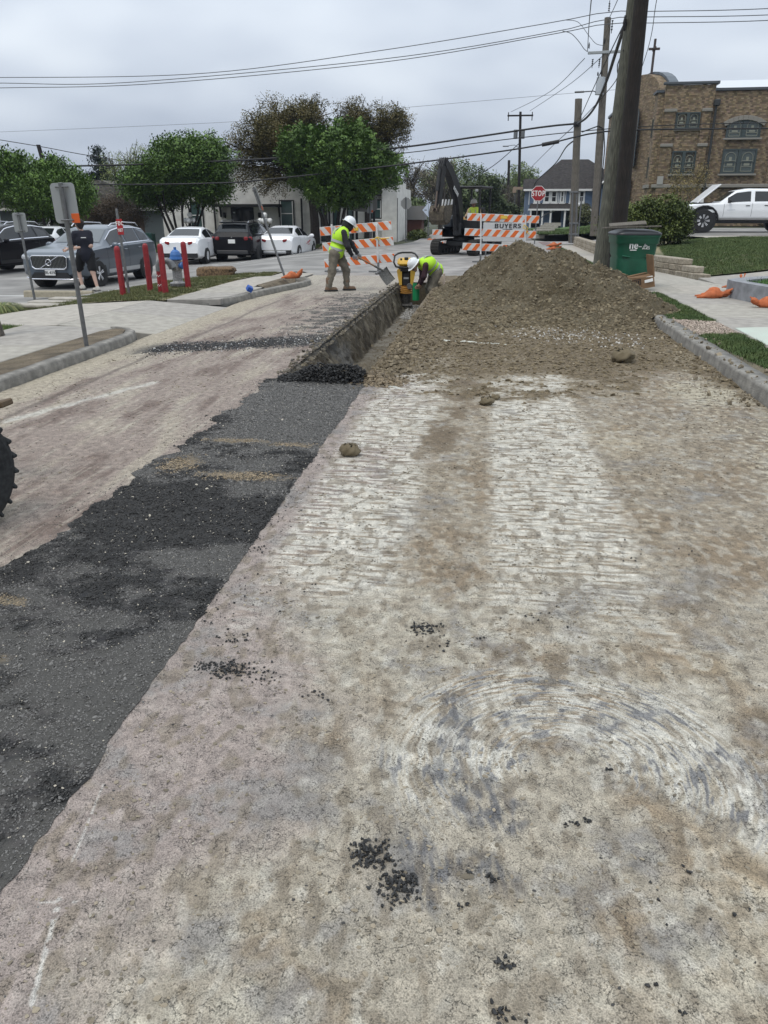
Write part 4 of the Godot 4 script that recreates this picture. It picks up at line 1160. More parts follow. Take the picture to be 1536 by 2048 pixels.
	for k in [[0.05, -6.78, 0.062, "largest round clod of earth on the pale track marks"], [-0.92, -5.12, 0.07, "flat crumbled clod of earth beside the end of the asphalt strip"], [1.6, -9.0, 0.12, "big clod of earth in the dark spread before the heap"], [0.13, -7.0, 0.04, "small clod just behind the largest round clod"]]:
		mb = MB.new()
		var rings := []
		for a in 9:
			var ring := PackedVector3Array()
			var t := PI * (a + 0.02) / 8.05
			for b in 14:
				var d := Vector3(sin(t) * cos(TAU * b / 14), cos(t) * 0.72, sin(t) * sin(TAU * b / 14))
				ring.append(d * k[2] * (1.0 + 0.5 * NB.get_noise_3d(d.x * 0.9 + k[0] * 5.0, d.y, d.z) + 0.35 * NC.get_noise_3d(d.x * 0.3, d.y * 0.3, d.z * 0.3)))
			rings.append(ring)
		mb.col = Color(0.14, 0.112, 0.07)
		mb.loft(rings, true, false)
		var c := solo("dirt_clod", mb, M.stone, k[3], "dirt clod", "clods of earth lying on the road")
		c.position = Vector3(k[0], road_h(k[0], k[1]) + k[2] * 0.5, k[1])

# ---------------------------------------------------------------- vehicles
var ST := []  # stations of the body being built: z, low, belt, top, half-width, half-width of the roof

func sec(z: float, s: float) -> Vector3:
	var i := 0
	while i < ST.size() - 2 and z > ST[i + 1][0]: i += 1
	var t: float = clampf((z - ST[i][0]) / (ST[i + 1][0] - ST[i][0]), 0.0, 1.0)
	var lo := lerpf(ST[i][1], ST[i + 1][1], t); var be := lerpf(ST[i][2], ST[i + 1][2], t); var tp := lerpf(ST[i][3], ST[i + 1][3], t)
	var w := lerpf(ST[i][4], ST[i + 1][4], t); var wt := lerpf(ST[i][5], ST[i + 1][5], t)
	var p := [Vector2(0, lo), Vector2(w * 0.8, lo), Vector2(w * 0.97, lo + 0.1), Vector2(w, lerpf(lo, be, 0.58)), Vector2(w * 0.975, be), Vector2(lerpf(w * 0.97, wt, 0.15), lerpf(be, tp, 0.1)), Vector2(wt, lerpf(be, tp, 0.87)), Vector2(wt * 0.84, lerpf(be, tp, 0.975)), Vector2(0, tp)]
	var k := clampi(int(s), 0, 7)
	var q: Vector2 = p[k].lerp(p[k + 1], s - k)
	return Vector3(q.x, q.y, z)

func patch(mb: MB, z0: float, z1: float, a0: float, a1: float, b0: float, b1: float, off := 0.008, both := true, nz := 8, ns := 4) -> void:
	for side in ([1.0, -1.0] if both else [1.0]):
		var sd := Vector3(side, 1, 1)
		var P := []; var N := []
		for i in nz + 1:
			var rp := PackedVector3Array(); var rn := PackedVector3Array()
			for j in ns + 1:
				var z := lerpf(z0, z1, float(i) / nz)
				var s := lerpf(lerpf(a0, b0, float(i) / nz), lerpf(a1, b1, float(i) / nz), float(j) / ns)
				var p := sec(z, s)
				var g := (sec(minf(z + 0.04, ST[-1][0]), s) - sec(maxf(z - 0.04, ST[0][0]), s)).cross(sec(z, minf(s + 0.15, 8.0)) - sec(z, maxf(s - 0.15, 0.0)))
				if g.dot(p - Vector3(0, 0.6, 0 if absf(z) < 1.5 else z * 0.7)) < 0.0: g = -g
				g = g.normalized()
				rp.append((p + g * off) * sd); rn.append(g * sd)
			P.append(rp); N.append(rn)
		for i in nz:
			for j in ns:
				mb.tri(P[i][j], P[i][j + 1], P[i + 1][j + 1], N[i][j], N[i][j + 1], N[i + 1][j + 1])
				mb.tri(P[i][j], P[i + 1][j + 1], P[i + 1][j], N[i][j], N[i + 1][j + 1], N[i + 1][j])

func shell(mb: MB) -> void:
	var rings := []
	for i in ST.size() * 3 - 2:
		var k := i / 3
		var z: float = lerpf(ST[k][0], ST[mini(k + 1, ST.size() - 1)][0], (i % 3) / 3.0)
		var ring := PackedVector3Array()
		for j in range(0, 33): ring.append(sec(z, j * 0.25))
		for j in range(31, 0, -1): ring.append(sec(z, j * 0.25) * Vector3(-1, 1, 1))
		rings.append(ring)
	mb.loft(rings, true, true)

func wheel(parent: Node, at: Vector3, r: float, w: float, spokes: int, rimm: Material, twin := 0.03) -> void:
	var mb := MB.new()
	var t := Transform3D(Basis(Vector3(0, 1, 0), Vector3(-1, 0, 0), Vector3(0, 0, 1)), at)
	var out := 1.0 if at.x > 0.0 else -1.0
	mb.lathe([Vector2(r * 0.55, -w / 2), Vector2(r * 0.9, -w / 2), Vector2(r * 0.97, -w * 0.44), Vector2(r, -w * 0.3), Vector2(r, w * 0.3), Vector2(r * 0.97, w * 0.44), Vector2(r * 0.9, w / 2), Vector2(r * 0.55, w / 2)], 26, t)
	var tyre := part("wheel", mb, M.rubber, parent)
	mb = MB.new()
	var x := at.x + out * w * 0.36
	mb.lathe([Vector2(0.001, w * 0.2), Vector2(r * 0.64, w * 0.2)] if out < 0.0 else [Vector2(r * 0.64, -w * 0.2), Vector2(0.001, -w * 0.2)], 20, t)
	part("brake_disc", mb, M.black, tyre)
	mb = MB.new()
	for k in spokes:
		var a := TAU * k / spokes
		for e in [-twin, twin]:
			var d := Vector3(0, cos(a), sin(a)); var n := Vector3(0, -sin(a), cos(a))
			mb.cyl(Vector3(x, at.y, at.z) + d * r * 0.1 + n * e * 0.4, Vector3(x + out * 0.01, at.y, at.z) + d * r * 0.66 + n * e, r * 0.05, r * 0.06, 5)
	for k in 24:
		var a := TAU * k / 24.0; var b := TAU * (k + 1) / 24.0
		mb.cyl(Vector3(x + out * 0.015, at.y + cos(a) * r * 0.68, at.z + sin(a) * r * 0.68), Vector3(x + out * 0.015, at.y + cos(b) * r * 0.68, at.z + sin(b) * r * 0.68), r * 0.035, -1.0, 5, false)
	mb.cyl(Vector3(x - out * 0.03, at.y, at.z), Vector3(x + out * 0.02, at.y, at.z), r * 0.14, r * 0.12, 10)
	part("rim", mb, rimm, tyre)

func text(s: String, size: float, m: Material, parent: Node, at: Vector3, bs := Basis.IDENTITY, called := "lettering", bold := true, stretch := 1.0) -> MeshInstance3D:
	var tm := TextMesh.new()
	var f := SystemFont.new()
	f.font_names = PackedStringArray(["Droid Sans"])
	f.font_weight = 700 if bold else 400
	tm.font = f; tm.text = s; tm.font_size = 48
	tm.pixel_size = size / 35.0; tm.depth = 0.006
	tm.material = m
	var o := add(called, tm, parent)
	o.transform = Transform3D(bs.scaled_local(Vector3(stretch, 1, 1)), at)
	return o

func car_base(called: String, label: String, cat: String, pos: Vector3, turn: float, paint: Material, rimm: Material, wheels: Array, r: float, w: float, spokes: int, group := "") -> Node3D:
	var o := thing(called, label, cat, pos, turn, group)
	var mb := MB.new()
	shell(mb)
	part("body", mb, paint, o)
	mb = MB.new()
	for q in wheels:
		for s in [-1.0, 1.0]:
			var half: float = sec(q, 2.6).x
			mb.cyl(Vector3(s * (half - 0.3), r + 0.02, q), Vector3(s * (half + 0.006), r + 0.02, q), r * 1.14, -1.0, 24)
	part("wheel_arches", mb, M.black, o)
	for q in wheels:
		for s in [-1.0, 1.0]:
			wheel(o, Vector3(s * (sec(q, 2.6).x - w * 0.5 + 0.025), r, q), r, w, spokes, rimm)
	return o

func mirrors(o: Node3D, z: float, y: float, x: float, paint: Material) -> void:
	for s in [-1.0, 1.0]:
		var mb := MB.new()
		mb.ball(Vector3(s * (x + 0.12), y, z), Vector3(0.12, 0.085, 0.06), 10, 8)
		mb.cyl(Vector3(s * (x - 0.04), y - 0.05, z), Vector3(s * (x + 0.08), y - 0.02, z), 0.025, -1.0, 6)
		part("mirror", mb, paint, o)

func side_glass(o: Node3D, cuts: Array, lo := 5.1, hi := 5.94) -> void:
	for c in cuts:
		for s in [1.0, -1.0]:
			var mb := MB.new()
			patch(mb, c[0], c[1], lo, c[2] if c.size() > 2 else hi, lo, c[3] if c.size() > 3 else hi, 0.007, false)
			if s < 0.0:
				for i in mb.v.size():
					mb.v[i].x *= -1.0; mb.n[i].x *= -1.0
				fix_winding(mb)
			part("side_window", mb, M.glass, o)

func seams(o: Node3D, zs: Array, lo: float, hi: float) -> void:
	var mb := MB.new()
	for z in zs: patch(mb, z - 0.006, z + 0.006, lo, hi, lo, hi, 0.004, true, 1, 8)
	part("door_seams", mb, M.black, o)

func handles(o: Node3D, zs: Array, m: Material) -> void:
	for z in zs:
		for s in [-1.0, 1.0]:
			var mb := MB.new()
			var p := sec(z, 3.72)
			mb.box(Vector3(s * (p.x + 0.015), p.y, z), Vector3(0.03, 0.035, 0.19), Basis.IDENTITY, 0.012)
			part("door_handle", mb, m, o)

func plate(o: Node3D, at: Vector3, out: float, s: String) -> void:
	var mb := MB.new()
	mb.box(at, Vector3(0.31, 0.16, 0.012), Basis.IDENTITY, 0.004)
	var p := part("licence_plate", mb, M.white, o)
	if s: text(s, 0.075, M.ink, p, at + Vector3(0, -0.005, out * 0.008), Basis(Vector3.UP, 0.0 if out > 0.0 else PI), "lettering", true, 0.9)

func make_sedan(label: String, pos: Vector3, turn: float, variant: int) -> Node3D:
	ST = [[-2.3, 0.35, 0.62, 0.68, 0.6, 0.5], [-2.18, 0.25, 0.72, 0.78, 0.82, 0.66], [-1.6, 0.2, 0.83, 0.89, 0.9, 0.76], [-0.95, 0.19, 0.9, 0.97, 0.9, 0.78], [-0.15, 0.19, 0.92, 1.38, 0.9, 0.58], [0.35, 0.19, 0.93, 1.45, 0.9, 0.57], [0.9, 0.19, 0.95, 1.4, 0.9, 0.58], [1.62, 0.2, 0.99, 1.09, 0.89, 0.72], [2.08, 0.24, 0.98, 1.06, 0.86, 0.74], [2.2, 0.28, 0.93, 1.02, 0.84, 0.72], [2.3, 0.4, 0.8, 0.88, 0.8, 0.7]]
	var o := car_base("sedan", label, "car", pos, turn, M.white_paint, M.alloy, [-1.4, 1.32], 0.325, 0.21, 5 if variant else 10, "white sedans parked nose-in at the building")
	var mb := MB.new()
	patch(mb, -0.85, -0.2, 6.9, 8.0, 6.9, 8.0)
	part("windscreen", mb, M.glass, o)
	mb = MB.new()
	patch(mb, 0.98, 1.56, 6.75, 8.0, 6.6, 8.0)
	part("rear_window", mb, M.glass, o)
	side_glass(o, [[-0.62, 0.28], [0.36, 1.18, 5.94, 5.85]])
	seams(o, [-0.85, 0.32, 1.12], 2.2, 4.6)
	handles(o, [0.16, 1.0], M.white_paint)
	mirrors(o, -0.62, 0.98, 0.88, M.white_paint if variant else M.black)
	for s in [-1.0, 1.0]:
		mb = MB.new()
		mb.box(Vector3(s * 0.58, 0.86, 2.235), Vector3(0.42, 0.12, 0.12), Basis(Vector3.UP, s * 0.3) * Basis(Vector3(0, 0, 1), s * 0.12), 0.03)
		part("tail_light", mb, M.red_lens, o)
	mb = MB.new()
	mb.box(Vector3(0, 0.37, 2.25), Vector3(1.5, 0.2, 0.12), Basis.IDENTITY, 0.03)
	part("rear_valance", mb, M.black, o)
	if variant:
		mb = MB.new()
		mb.box(Vector3(0, 0.36, 2.3), Vector3(1.05, 0.12, 0.06), Basis.IDENTITY, 0.02)
		part("skid_plate", mb, M.silver, o)
		mb = MB.new()
		for k in [[-0.55, 0.74, 0.3, 0.05, 0.25], [-0.3, 0.7, 0.24, 0.035, -0.2], [-0.1, 0.66, 0.3, 0.03, 0.1], [-0.42, 0.6, 0.4, 0.025, 0.0]]:
			mb.box(Vector3(0.898, k[1], k[0]), Vector3(0.008, k[3], k[2]), Basis(Vector3.RIGHT, k[4]))
		part("red_door_script", mb, M.sign_red, o)
		mb = MB.new()
		mb.cyl(Vector3(0.25, 1.42, 0.7), Vector3(0.27, 1.62, 0.8), 0.006)
		part("aerial", mb, M.black, o)
	plate(o, Vector3(0, 0.72, 2.285), 1.0, "")
	mb = MB.new()
	mb.box(Vector3(0, 0.9, 2.262), Vector3(0.5, 0.02, 0.02), Basis.IDENTITY, 0.005)
	part("boot_trim", mb, M.silver, o)
	return o

func make_suv(called: String, label: String, pos: Vector3, turn: float, paint: Material, nose: bool) -> Node3D:
	ST = [[-2.36, 0.4, 0.76, 0.86, 0.74, 0.6], [-2.26, 0.3, 0.9, 0.97, 0.88, 0.74], [-2.0, 0.25, 0.97, 1.03, 0.94, 0.82], [-1.3, 0.23, 1.02, 1.09, 0.955, 0.84], [-0.92, 0.23, 1.04, 1.14, 0.955, 0.82], [-0.15, 0.23, 1.05, 1.56, 0.955, 0.67], [0.4, 0.23, 1.06, 1.65, 0.955, 0.66], [1.3, 0.23, 1.08, 1.63, 0.955, 0.66], [1.9, 0.25, 1.1, 1.55, 0.945, 0.66], [2.2, 0.3, 1.1, 1.2, 0.92, 0.76], [2.34, 0.42, 0.95, 1.04, 0.86, 0.74]]
	var o := car_base(called, label, "car", pos, turn, paint, M.alloy if nose else M.black, [-1.45, 1.4], 0.37, 0.24, 5 if nose else 7)
	var mb := MB.new()
	patch(mb, -0.84, -0.2, 6.85, 8.0, 6.85, 8.0)
	part("windscreen", mb, M.glass_pale if nose else M.glass, o)
	mb = MB.new()
	patch(mb, 1.92, 2.17, 6.5, 8.0, 6.2, 8.0)
	part("rear_window", mb, M.glass, o)
	side_glass(o, [[-0.6, 0.34], [0.42, 1.22], [1.3, 1.86, 5.94, 5.6]])
	for q in [[-0.66, 1.9, 5.95, 6.04], [-0.6, 1.9, 4.97, 5.06]]:
		mb = MB.new()
		patch(mb, q[0], q[1], q[2], q[3], q[2], q[3], 0.012, true, 16)
		part("window_trim", mb, M.chrome, o)
	for s in [-1.0, 1.0]:
		mb = MB.new()
		mb.tube([Vector3(s * 0.6, 1.6, -0.05), Vector3(s * 0.61, 1.68, 0.1), Vector3(s * 0.61, 1.71, 0.8), Vector3(s * 0.6, 1.68, 1.6), Vector3(s * 0.6, 1.6, 1.75)], 0.02, 6)
		part("roof_rail", mb, M.chrome, o)
	seams(o, [-0.88, 0.38, 1.26], 2.2, 4.6)
	handles(o, [0.2, 1.08], paint)
	mirrors(o, -0.6, 1.1, 0.94, paint)
	mb = MB.new()
	patch(mb, -0.9, 1.0, 2.05, 2.35, 2.05, 2.35, 0.01)
	part("sill_trim", mb, M.silver if nose else M.black, o)
	if nose:
		mb = MB.new()  # dark grille with upright bars, frame, slanting bar and ring
		mb.prism(P2([-0.52, 0.6, -0.44, 0.54, 0.44, 0.54, 0.52, 0.6, 0.55, 0.84, 0.48, 0.89, -0.48, 0.89, -0.55, 0.84]), -2.39, -2.3)
		var gr := part("grille", mb, M.black, o)
		mb = MB.new()
		var rim := [Vector2(-0.52, 0.6), Vector2(-0.44, 0.54), Vector2(0.44, 0.54), Vector2(0.52, 0.6), Vector2(0.55, 0.84), Vector2(0.48, 0.89), Vector2(-0.48, 0.89), Vector2(-0.55, 0.84)]
		for i in 8: mb.cyl(Vector3(rim[i].x, rim[i].y, -2.395), Vector3(rim[(i + 1) % 8].x, rim[(i + 1) % 8].y, -2.395), 0.016 if i > 2 else 0.024, -1.0, 6)
		for i in 23:
			var x := -0.47 + i * 0.0427
			mb.box(Vector3(x, 0.715, -2.393), Vector3(0.007, 0.33, 0.012))
			mb.box(Vector3(x, 0.865, -2.398), Vector3(0.016, 0.03, 0.012)); mb.box(Vector3(x, 0.565, -2.398), Vector3(0.016, 0.03, 0.012))
		mb.cyl(Vector3(0.3, 0.55, -2.405), Vector3(-0.3, 0.88, -2.405), 0.013, -1.0, 5)
		for i in 20:
			var a := TAU * i / 20.0; var b := TAU * (i + 1) / 20.0
			mb.cyl(Vector3(cos(a) * 0.08, 0.715 + sin(a) * 0.08, -2.415), Vector3(cos(b) * 0.08, 0.715 + sin(b) * 0.08, -2.415), 0.014, -1.0, 6, false)
		part("grille_chrome", mb, M.chrome, gr)
		mb = MB.new()
		mb.cyl(Vector3(0, 0.715, -2.39), Vector3(0, 0.715, -2.412), 0.07, -1.0, 16)
		part("badge_centre", mb, M.black, gr)
		for s in [-1.0, 1.0]:
			mb = MB.new()
			mb.box(Vector3(s * 0.74, 0.83, -2.26), Vector3(0.32, 0.14, 0.16), Basis(Vector3.UP, s * -0.45) * Basis(Vector3(0, 0, 1), s * 0.1), 0.04)
			part("headlight", mb, M.lens, o)
			mb = MB.new()
			mb.box(Vector3(s * 0.66, 0.52, -2.33), Vector3(0.05, 0.2, 0.06), Basis(Vector3(0, 0, 1), s * 0.5), 0.02)
			part("air_curtain", mb, M.black, o)
		mb = MB.new()
		mb.prism(P2([-0.62, 0.29, 0.62, 0.29, 0.5, 0.45, -0.5, 0.45]), -2.385, -2.3)
		part("lower_intake", mb, M.black, o)
		mb = MB.new()
		mb.tube([Vector3(-0.86, 0.3, -2.2), Vector3(-0.62, 0.275, -2.39), Vector3(0.62, 0.275, -2.39), Vector3(0.86, 0.3, -2.2)], 0.022, 6)
		part("bumper_trim", mb, M.chrome, o)
		plate(o, Vector3(0, 0.455, -2.4), -1.0, "TRL-6192")
		mb = MB.new()
		mb.box(Vector3(0.2, 1.12, -0.95), Vector3(0.5, 0.015, 0.02), Basis(Vector3(0, 0, 1), 0.04)); mb.box(Vector3(-0.4, 1.12, -0.95), Vector3(0.5, 0.015, 0.02), Basis(Vector3(0, 0, 1), 0.04))
		part("wipers", mb, M.black, o)
	else:
		for s in [-1.0, 1.0]:
			mb = MB.new()
			mb.box(Vector3(s * 0.72, 0.98, 2.27), Vector3(0.36, 0.15, 0.14), Basis(Vector3.UP, s * 0.35), 0.03)
			part("tail_light", mb, M.red_lens, o)
			mb = MB.new()
			mb.box(Vector3(s * 0.74, 0.8, -2.3), Vector3(0.3, 0.12, 0.1), Basis(Vector3.UP, s * -0.4), 0.03)
			part("headlight", mb, M.lens, o)
		plate(o, Vector3(0, 0.86, 2.345), 1.0, "")
		mb = MB.new()
		mb.box(Vector3(0, 1.62, 1.98), Vector3(1.15, 0.04, 0.26), Basis(Vector3.RIGHT, -0.12), 0.015)
		part("spoiler", mb, paint, o)
		mb = MB.new()
		mb.box(Vector3(0, 0.42, 2.3), Vector3(1.4, 0.16, 0.14), Basis.IDENTITY, 0.03)
		part("rear_bumper", mb, M.dark_plastic, o)
		text("+", 0.1, M.chrome, o, Vector3(0, 1.02, 2.34), Basis.IDENTITY, "badge")
	return o

func make_pickup(pos: Vector3, turn: float) -> void:
	ST = [[-2.75, 0.66, 1.1, 1.16, 0.82, 0.7], [-2.62, 0.56, 1.18, 1.25, 0.97, 0.82], [-1.9, 0.55, 1.22, 1.28, 1.0, 0.85], [-1.2, 0.55, 1.24, 1.33, 1.0, 0.86], [-0.5, 0.55, 1.26, 1.86, 1.0, 0.74], [0.05, 0.55, 1.27, 1.95, 1.0, 0.73], [0.9, 0.55, 1.28, 1.94, 1.0, 0.73], [1.1, 0.55, 1.28, 1.86, 1.0, 0.75], [1.13, 0.55, 1.28, 1.3, 1.0, 0.92], [2.95, 0.6, 1.3, 1.32, 1.0, 0.92], [3.02, 0.66, 1.2, 1.24, 0.97, 0.9]]
	var o := car_base("pickup_truck", "white lifted pickup truck with its bonnet up before the brick church", "pickup truck", pos, turn, M.white_paint, M.alloy, [-1.85, 2.0], 0.52, 0.32, 8)
	var mb := MB.new()
	patch(mb, -1.12, -0.55, 6.9, 8.0, 6.9, 8.0)
	part("windscreen", mb, M.glass, o)
	side_glass(o, [[-0.85, 0.16], [0.34, 0.98]], 5.05, 5.9)
	seams(o, [-1.0, 0.25, 1.12], 2.2, 4.5)
	handles(o, [0.05, 0.88], M.black)
	mirrors(o, -0.78, 1.38, 0.98, M.black)
	mb = MB.new()
	mb.box(Vector3(0, 1.72, -1.72), Vector3(1.6, 0.06, 1.25), Basis(Vector3.RIGHT, -0.7), 0.02)
	part("raised_bonnet", mb, M.white_paint, o)
	mb = MB.new()
	mb.box(Vector3(0, 1.3, -1.9), Vector3(1.4, 0.05, 1.0), Basis.IDENTITY, 0.0)
	mb.box(Vector3(0, 0.48, 0.2), Vector3(1.5, 0.16, 4.6), Basis.IDENTITY, 0.03)
	part("engine_bay_and_chassis", mb, M.black, o)
	for s in [-1.0, 1.0]:
		mb = MB.new()
		for a in 9:
			var t0 := PI * a / 9.0; var t1 := PI * (a + 1) / 9.0
			mb.cyl(Vector3(s * 1.01, 0.55 + sin(t0) * 0.62, -1.85 + cos(t0) * 0.64), Vector3(s * 1.01, 0.55 + sin(t1) * 0.62, -1.85 + cos(t1) * 0.64), 0.045, -1.0, 6, false)
		part("wheel_arch_flare", mb, M.black, o)
		mb = MB.new()
		mb.box(Vector3(s * 0.8, 1.05, -2.68), Vector3(0.3, 0.16, 0.1), Basis.IDENTITY, 0.02)
		part("headlight", mb, M.lens, o)
	mb = MB.new()
	patch(mb, -0.86, -0.5, 3.1, 3.16, 3.1, 3.16, 0.006)
	part("side_badge", mb, M.silver, o)

func mats_vehicle() -> void:
	M.rubber = pm(C(0.018, 0.018, 0.018), 0.85)
	M.black = pm(C(0.009, 0.009, 0.01), 0.6)
	M.dark_plastic = pm(C(0.03, 0.03, 0.032), 0.6)
	M.white = pm(Color(0.86, 0.86, 0.85), 0.5)
	M.ink = pm(Color(0.08, 0.08, 0.1), 0.6)
	M.alloy = pm(Color(0.82, 0.82, 0.83), 0.35, 0.15)
	M.chrome = pm(Color(0.85, 0.85, 0.87), 0.12, 0.95)
	M.silver = pm(Color(0.7, 0.71, 0.72), 0.35, 0.5)
	M.glass = pm(C(0.012, 0.014, 0.016), 0.06)
	M.glass_pale = pm(C(0.1, 0.115, 0.125), 0.05)
	M.lens = pm(C(0.35, 0.36, 0.37), 0.08)
	M.red_lens = pm(C(0.2, 0.012, 0.015), 0.12)
	M.sign_red = pm(C(0.42, 0.015, 0.018), 0.5)
	for q in [["white_paint", C(0.76, 0.77, 0.79)], ["grey_paint", C(0.085, 0.105, 0.13)], ["black_paint", C(0.006, 0.006, 0.008)]]:
		var m := pm(q[1], 0.32, 0.0)
		m.clearcoat_enabled = true; m.clearcoat = 0.6; m.clearcoat_roughness = 0.08
		if q[0] == "grey_paint": m.metallic = 0.35
		if q[0] == "black_paint": m.clearcoat = 0.0; m.roughness = 0.2; m.metallic_specular = 0.3
		M[q[0]] = m

func build_vehicles() -> void:
	mats_vehicle()
	make_suv("sport_utility_vehicle", "slate grey sport utility vehicle parked facing the road behind the walking man", Vector3(-11.87, gy(-11.6, -22.5) + 0.0, -22.75), PI - 0.05, M.grey_paint, true)
	make_suv("sport_utility_vehicle", "black sport utility vehicle parked between two white sedans, seen from behind", Vector3(-11.0, -0.47, -35.6), 0.0, M.black_paint, false)
	make_suv("sport_utility_vehicle", "black sport utility vehicle at the left edge facing the road", Vector3(-17.6, -0.44, -26.5), PI - 0.12, M.black_paint, false)
	make_sedan("white sedan with dark wheels behind the fire hydrant and red bollards", Vector3(-12.75, -0.46, -33.6), 0.06, 0)
	make_sedan("white sedan with red door lettering behind the leaning sign post", Vector3(-9.4, -0.46, -36.8), -0.02, 1)
	make_sedan("white sedan mostly hidden by the slate grey sport utility vehicle", Vector3(-19.9, -0.47, -34.6), 0.08, 0)
	make_pickup(Vector3(12.0, gy(12.0, -41.0) + 0.035, -41.0), PI / 2 - 0.03)
	# the wheel of a machine that stands mostly outside the frame
	var o := thing("wheel_loader", "front wheel and bracket of a road machine cut off by the left edge", "road machine", Vector3(-2.68, 0, -3.5), 0.0)
	var mb := MB.new()
	var r := 0.325; var w := 0.24
	var t := Transform3D(Basis(Vector3(0, 1, 0), Vector3(-1, 0, 0), Vector3(0, 0, 1)).rotated(Vector3.UP, -0.22), Vector3(-0.12, r, 0))
	mb.lathe([Vector2(r * 0.58, -w * 0.42), Vector2(r * 0.66, -w / 2), Vector2(r * 0.84, -w / 2), Vector2(r * 0.95, -w * 0.44), Vector2(r * 0.975, -w * 0.3), Vector2(r * 0.975, w * 0.3), Vector2(r * 0.95, w * 0.44), Vector2(r * 0.84, w / 2), Vector2(r * 0.66, w / 2), Vector2(r * 0.58, w * 0.42)], 48, t)
	mb.xf = t
	for k in 22:
		for s in [-1.0, 1.0]:
			var a: float = TAU * (k + (0.5 if s > 0.0 else 0.0)) / 22.0
			var bs := Basis(Vector3(-sin(a), 0, cos(a)), Vector3(0, 1, 0), Vector3(-cos(a), 0, -sin(a)).normalized())
			mb.box(Vector3(cos(a) * r * 0.972, s * w * 0.27, sin(a) * r * 0.972), Vector3(0.022, w * 0.5, 0.035), bs * Basis(Vector3(0, 0, 1), s * 0.5), 0.008)
	var ty := part("wheel", mb, tri_tex(pm(C(0.042, 0.044, 0.045), 0.9), noise_tex(256, 0.03, 51, 0.5, 1.0, 4), 3.0, M.cb, 0.2), o)
	mb = MB.new()
	mb.lathe([Vector2(0.05, -w * 0.1), Vector2(0.12, -w * 0.16), Vector2(r * 0.42, -w * 0.1), Vector2(r * 0.52, -w * 0.36), Vector2(r * 0.6, -w * 0.44)], 40, t)
	mb.lathe([Vector2(r * 0.6, w * 0.44), Vector2(r * 0.5, w * 0.3), Vector2(0.05, w * 0.2)], 40, t)
	part("rim", mb, tri_tex(pm(C(0.3, 0.24, 0.15), 0.8), noise_tex(256, 0.02, 52, 0.55, 1.0, 4), 2.5), ty)
	mb = MB.new()
	mb.box(Vector3(-0.42, 0.5, -0.75), Vector3(0.36, 0.04, 0.12), Basis(Vector3(0, 0, 1), 0.2), 0.008)
	mb.box(Vector3(-0.4, 0.44, -0.75), Vector3(0.05, 0.1, 0.05), Basis(Vector3(0, 0, 1), -0.2), 0.008)
	mb.box(Vector3(-1.2, 0.7, 0.0), Vector3(1.0, 0.5, 1.4), Basis.IDENTITY, 0.06)
	part("frame", mb, pm(C(0.1, 0.065, 0.035), 0.7), o)
	for s in [-1.0, 1.0]:
		mb = MB.new()
		mb.cyl(Vector3(-1.6, r, 0.3 * s), Vector3(-1.3, r, 0.3 * s), r, -1.0, 24)
		part("far_wheel", mb, M.rubber, o)

# ---------------------------------------------------------------- excavator
func belt(mb: MB, at: Vector3, L: float, h: float, w: float) -> void:  # rubber track: a stadium with cleats
	var pts := []
	var r := h / 2.0
	for k in 13: pts.append(Vector2(L / 2 - r + sin(PI * k / 12.0) * r, r - cos(PI * k / 12.0) * r))
	for k in 13: pts.append(Vector2(-L / 2 + r - sin(PI * k / 12.0) * r, r + cos(PI * k / 12.0) * r))
	var rings := []
	for q in [[-w / 2, 0.86], [-w / 2, 1.0], [w / 2, 1.0], [w / 2, 0.86]]:
		var ring := PackedVector3Array()
		for p in pts: ring.append(at + Vector3(q[0], r + (p.y - r) * q[1], p.x * (1.0 if q[1] == 1.0 else 0.97)))
		rings.append(ring)
	mb.loft(rings, true, false, true)
	var per := 0.0
	for i in pts.size(): per += pts[i].distance_to(pts[(i + 1) % pts.size()])
	var n := int(per / 0.11)
	var i := 0
	var acc := 0.0
	for k in n:
		var want := per * k / n
		while acc + pts[i].distance_to(pts[(i + 1) % pts.size()]) < want:
			acc += pts[i].distance_to(pts[(i + 1) % pts.size()]); i += 1
		var a: Vector2 = pts[i]; var b: Vector2 = pts[(i + 1) % pts.size()]
		var p := a.lerp(b, (want - acc) / maxf(a.distance_to(b), 0.001))
		var d := (b - a).normalized()
		mb.box(at + Vector3(0, p.y, p.x), Vector3(w * 0.98, 0.04, 0.055), Basis(Vector3(1, 0, 0), Vector3(0, d.x, -d.y), Vector3(0, d.y, d.x)), 0.008)

func arm_beam(mb: MB, path: Array, half_w: float, hs: Array) -> void:  # a boxed beam along (forward, height) points
	var rings := []
	for i in path.size():
		var d: Vector2 = (path[mini(i + 1, path.size() - 1)] - path[maxi(i - 1, 0)]).normalized()
		var n: Vector2 = Vector2(-d.y, d.x) * hs[i]
		var ring := PackedVector3Array()
		for q in [[1, 1], [-1, 1], [-1, -1], [1, -1]]:
			var p: Vector2 = path[i] + n * q[1]
			ring.append(Vector3(half_w * q[0], p.y, -p.x))
		rings.append(ring)
	mb.loft(rings, true, true, true)

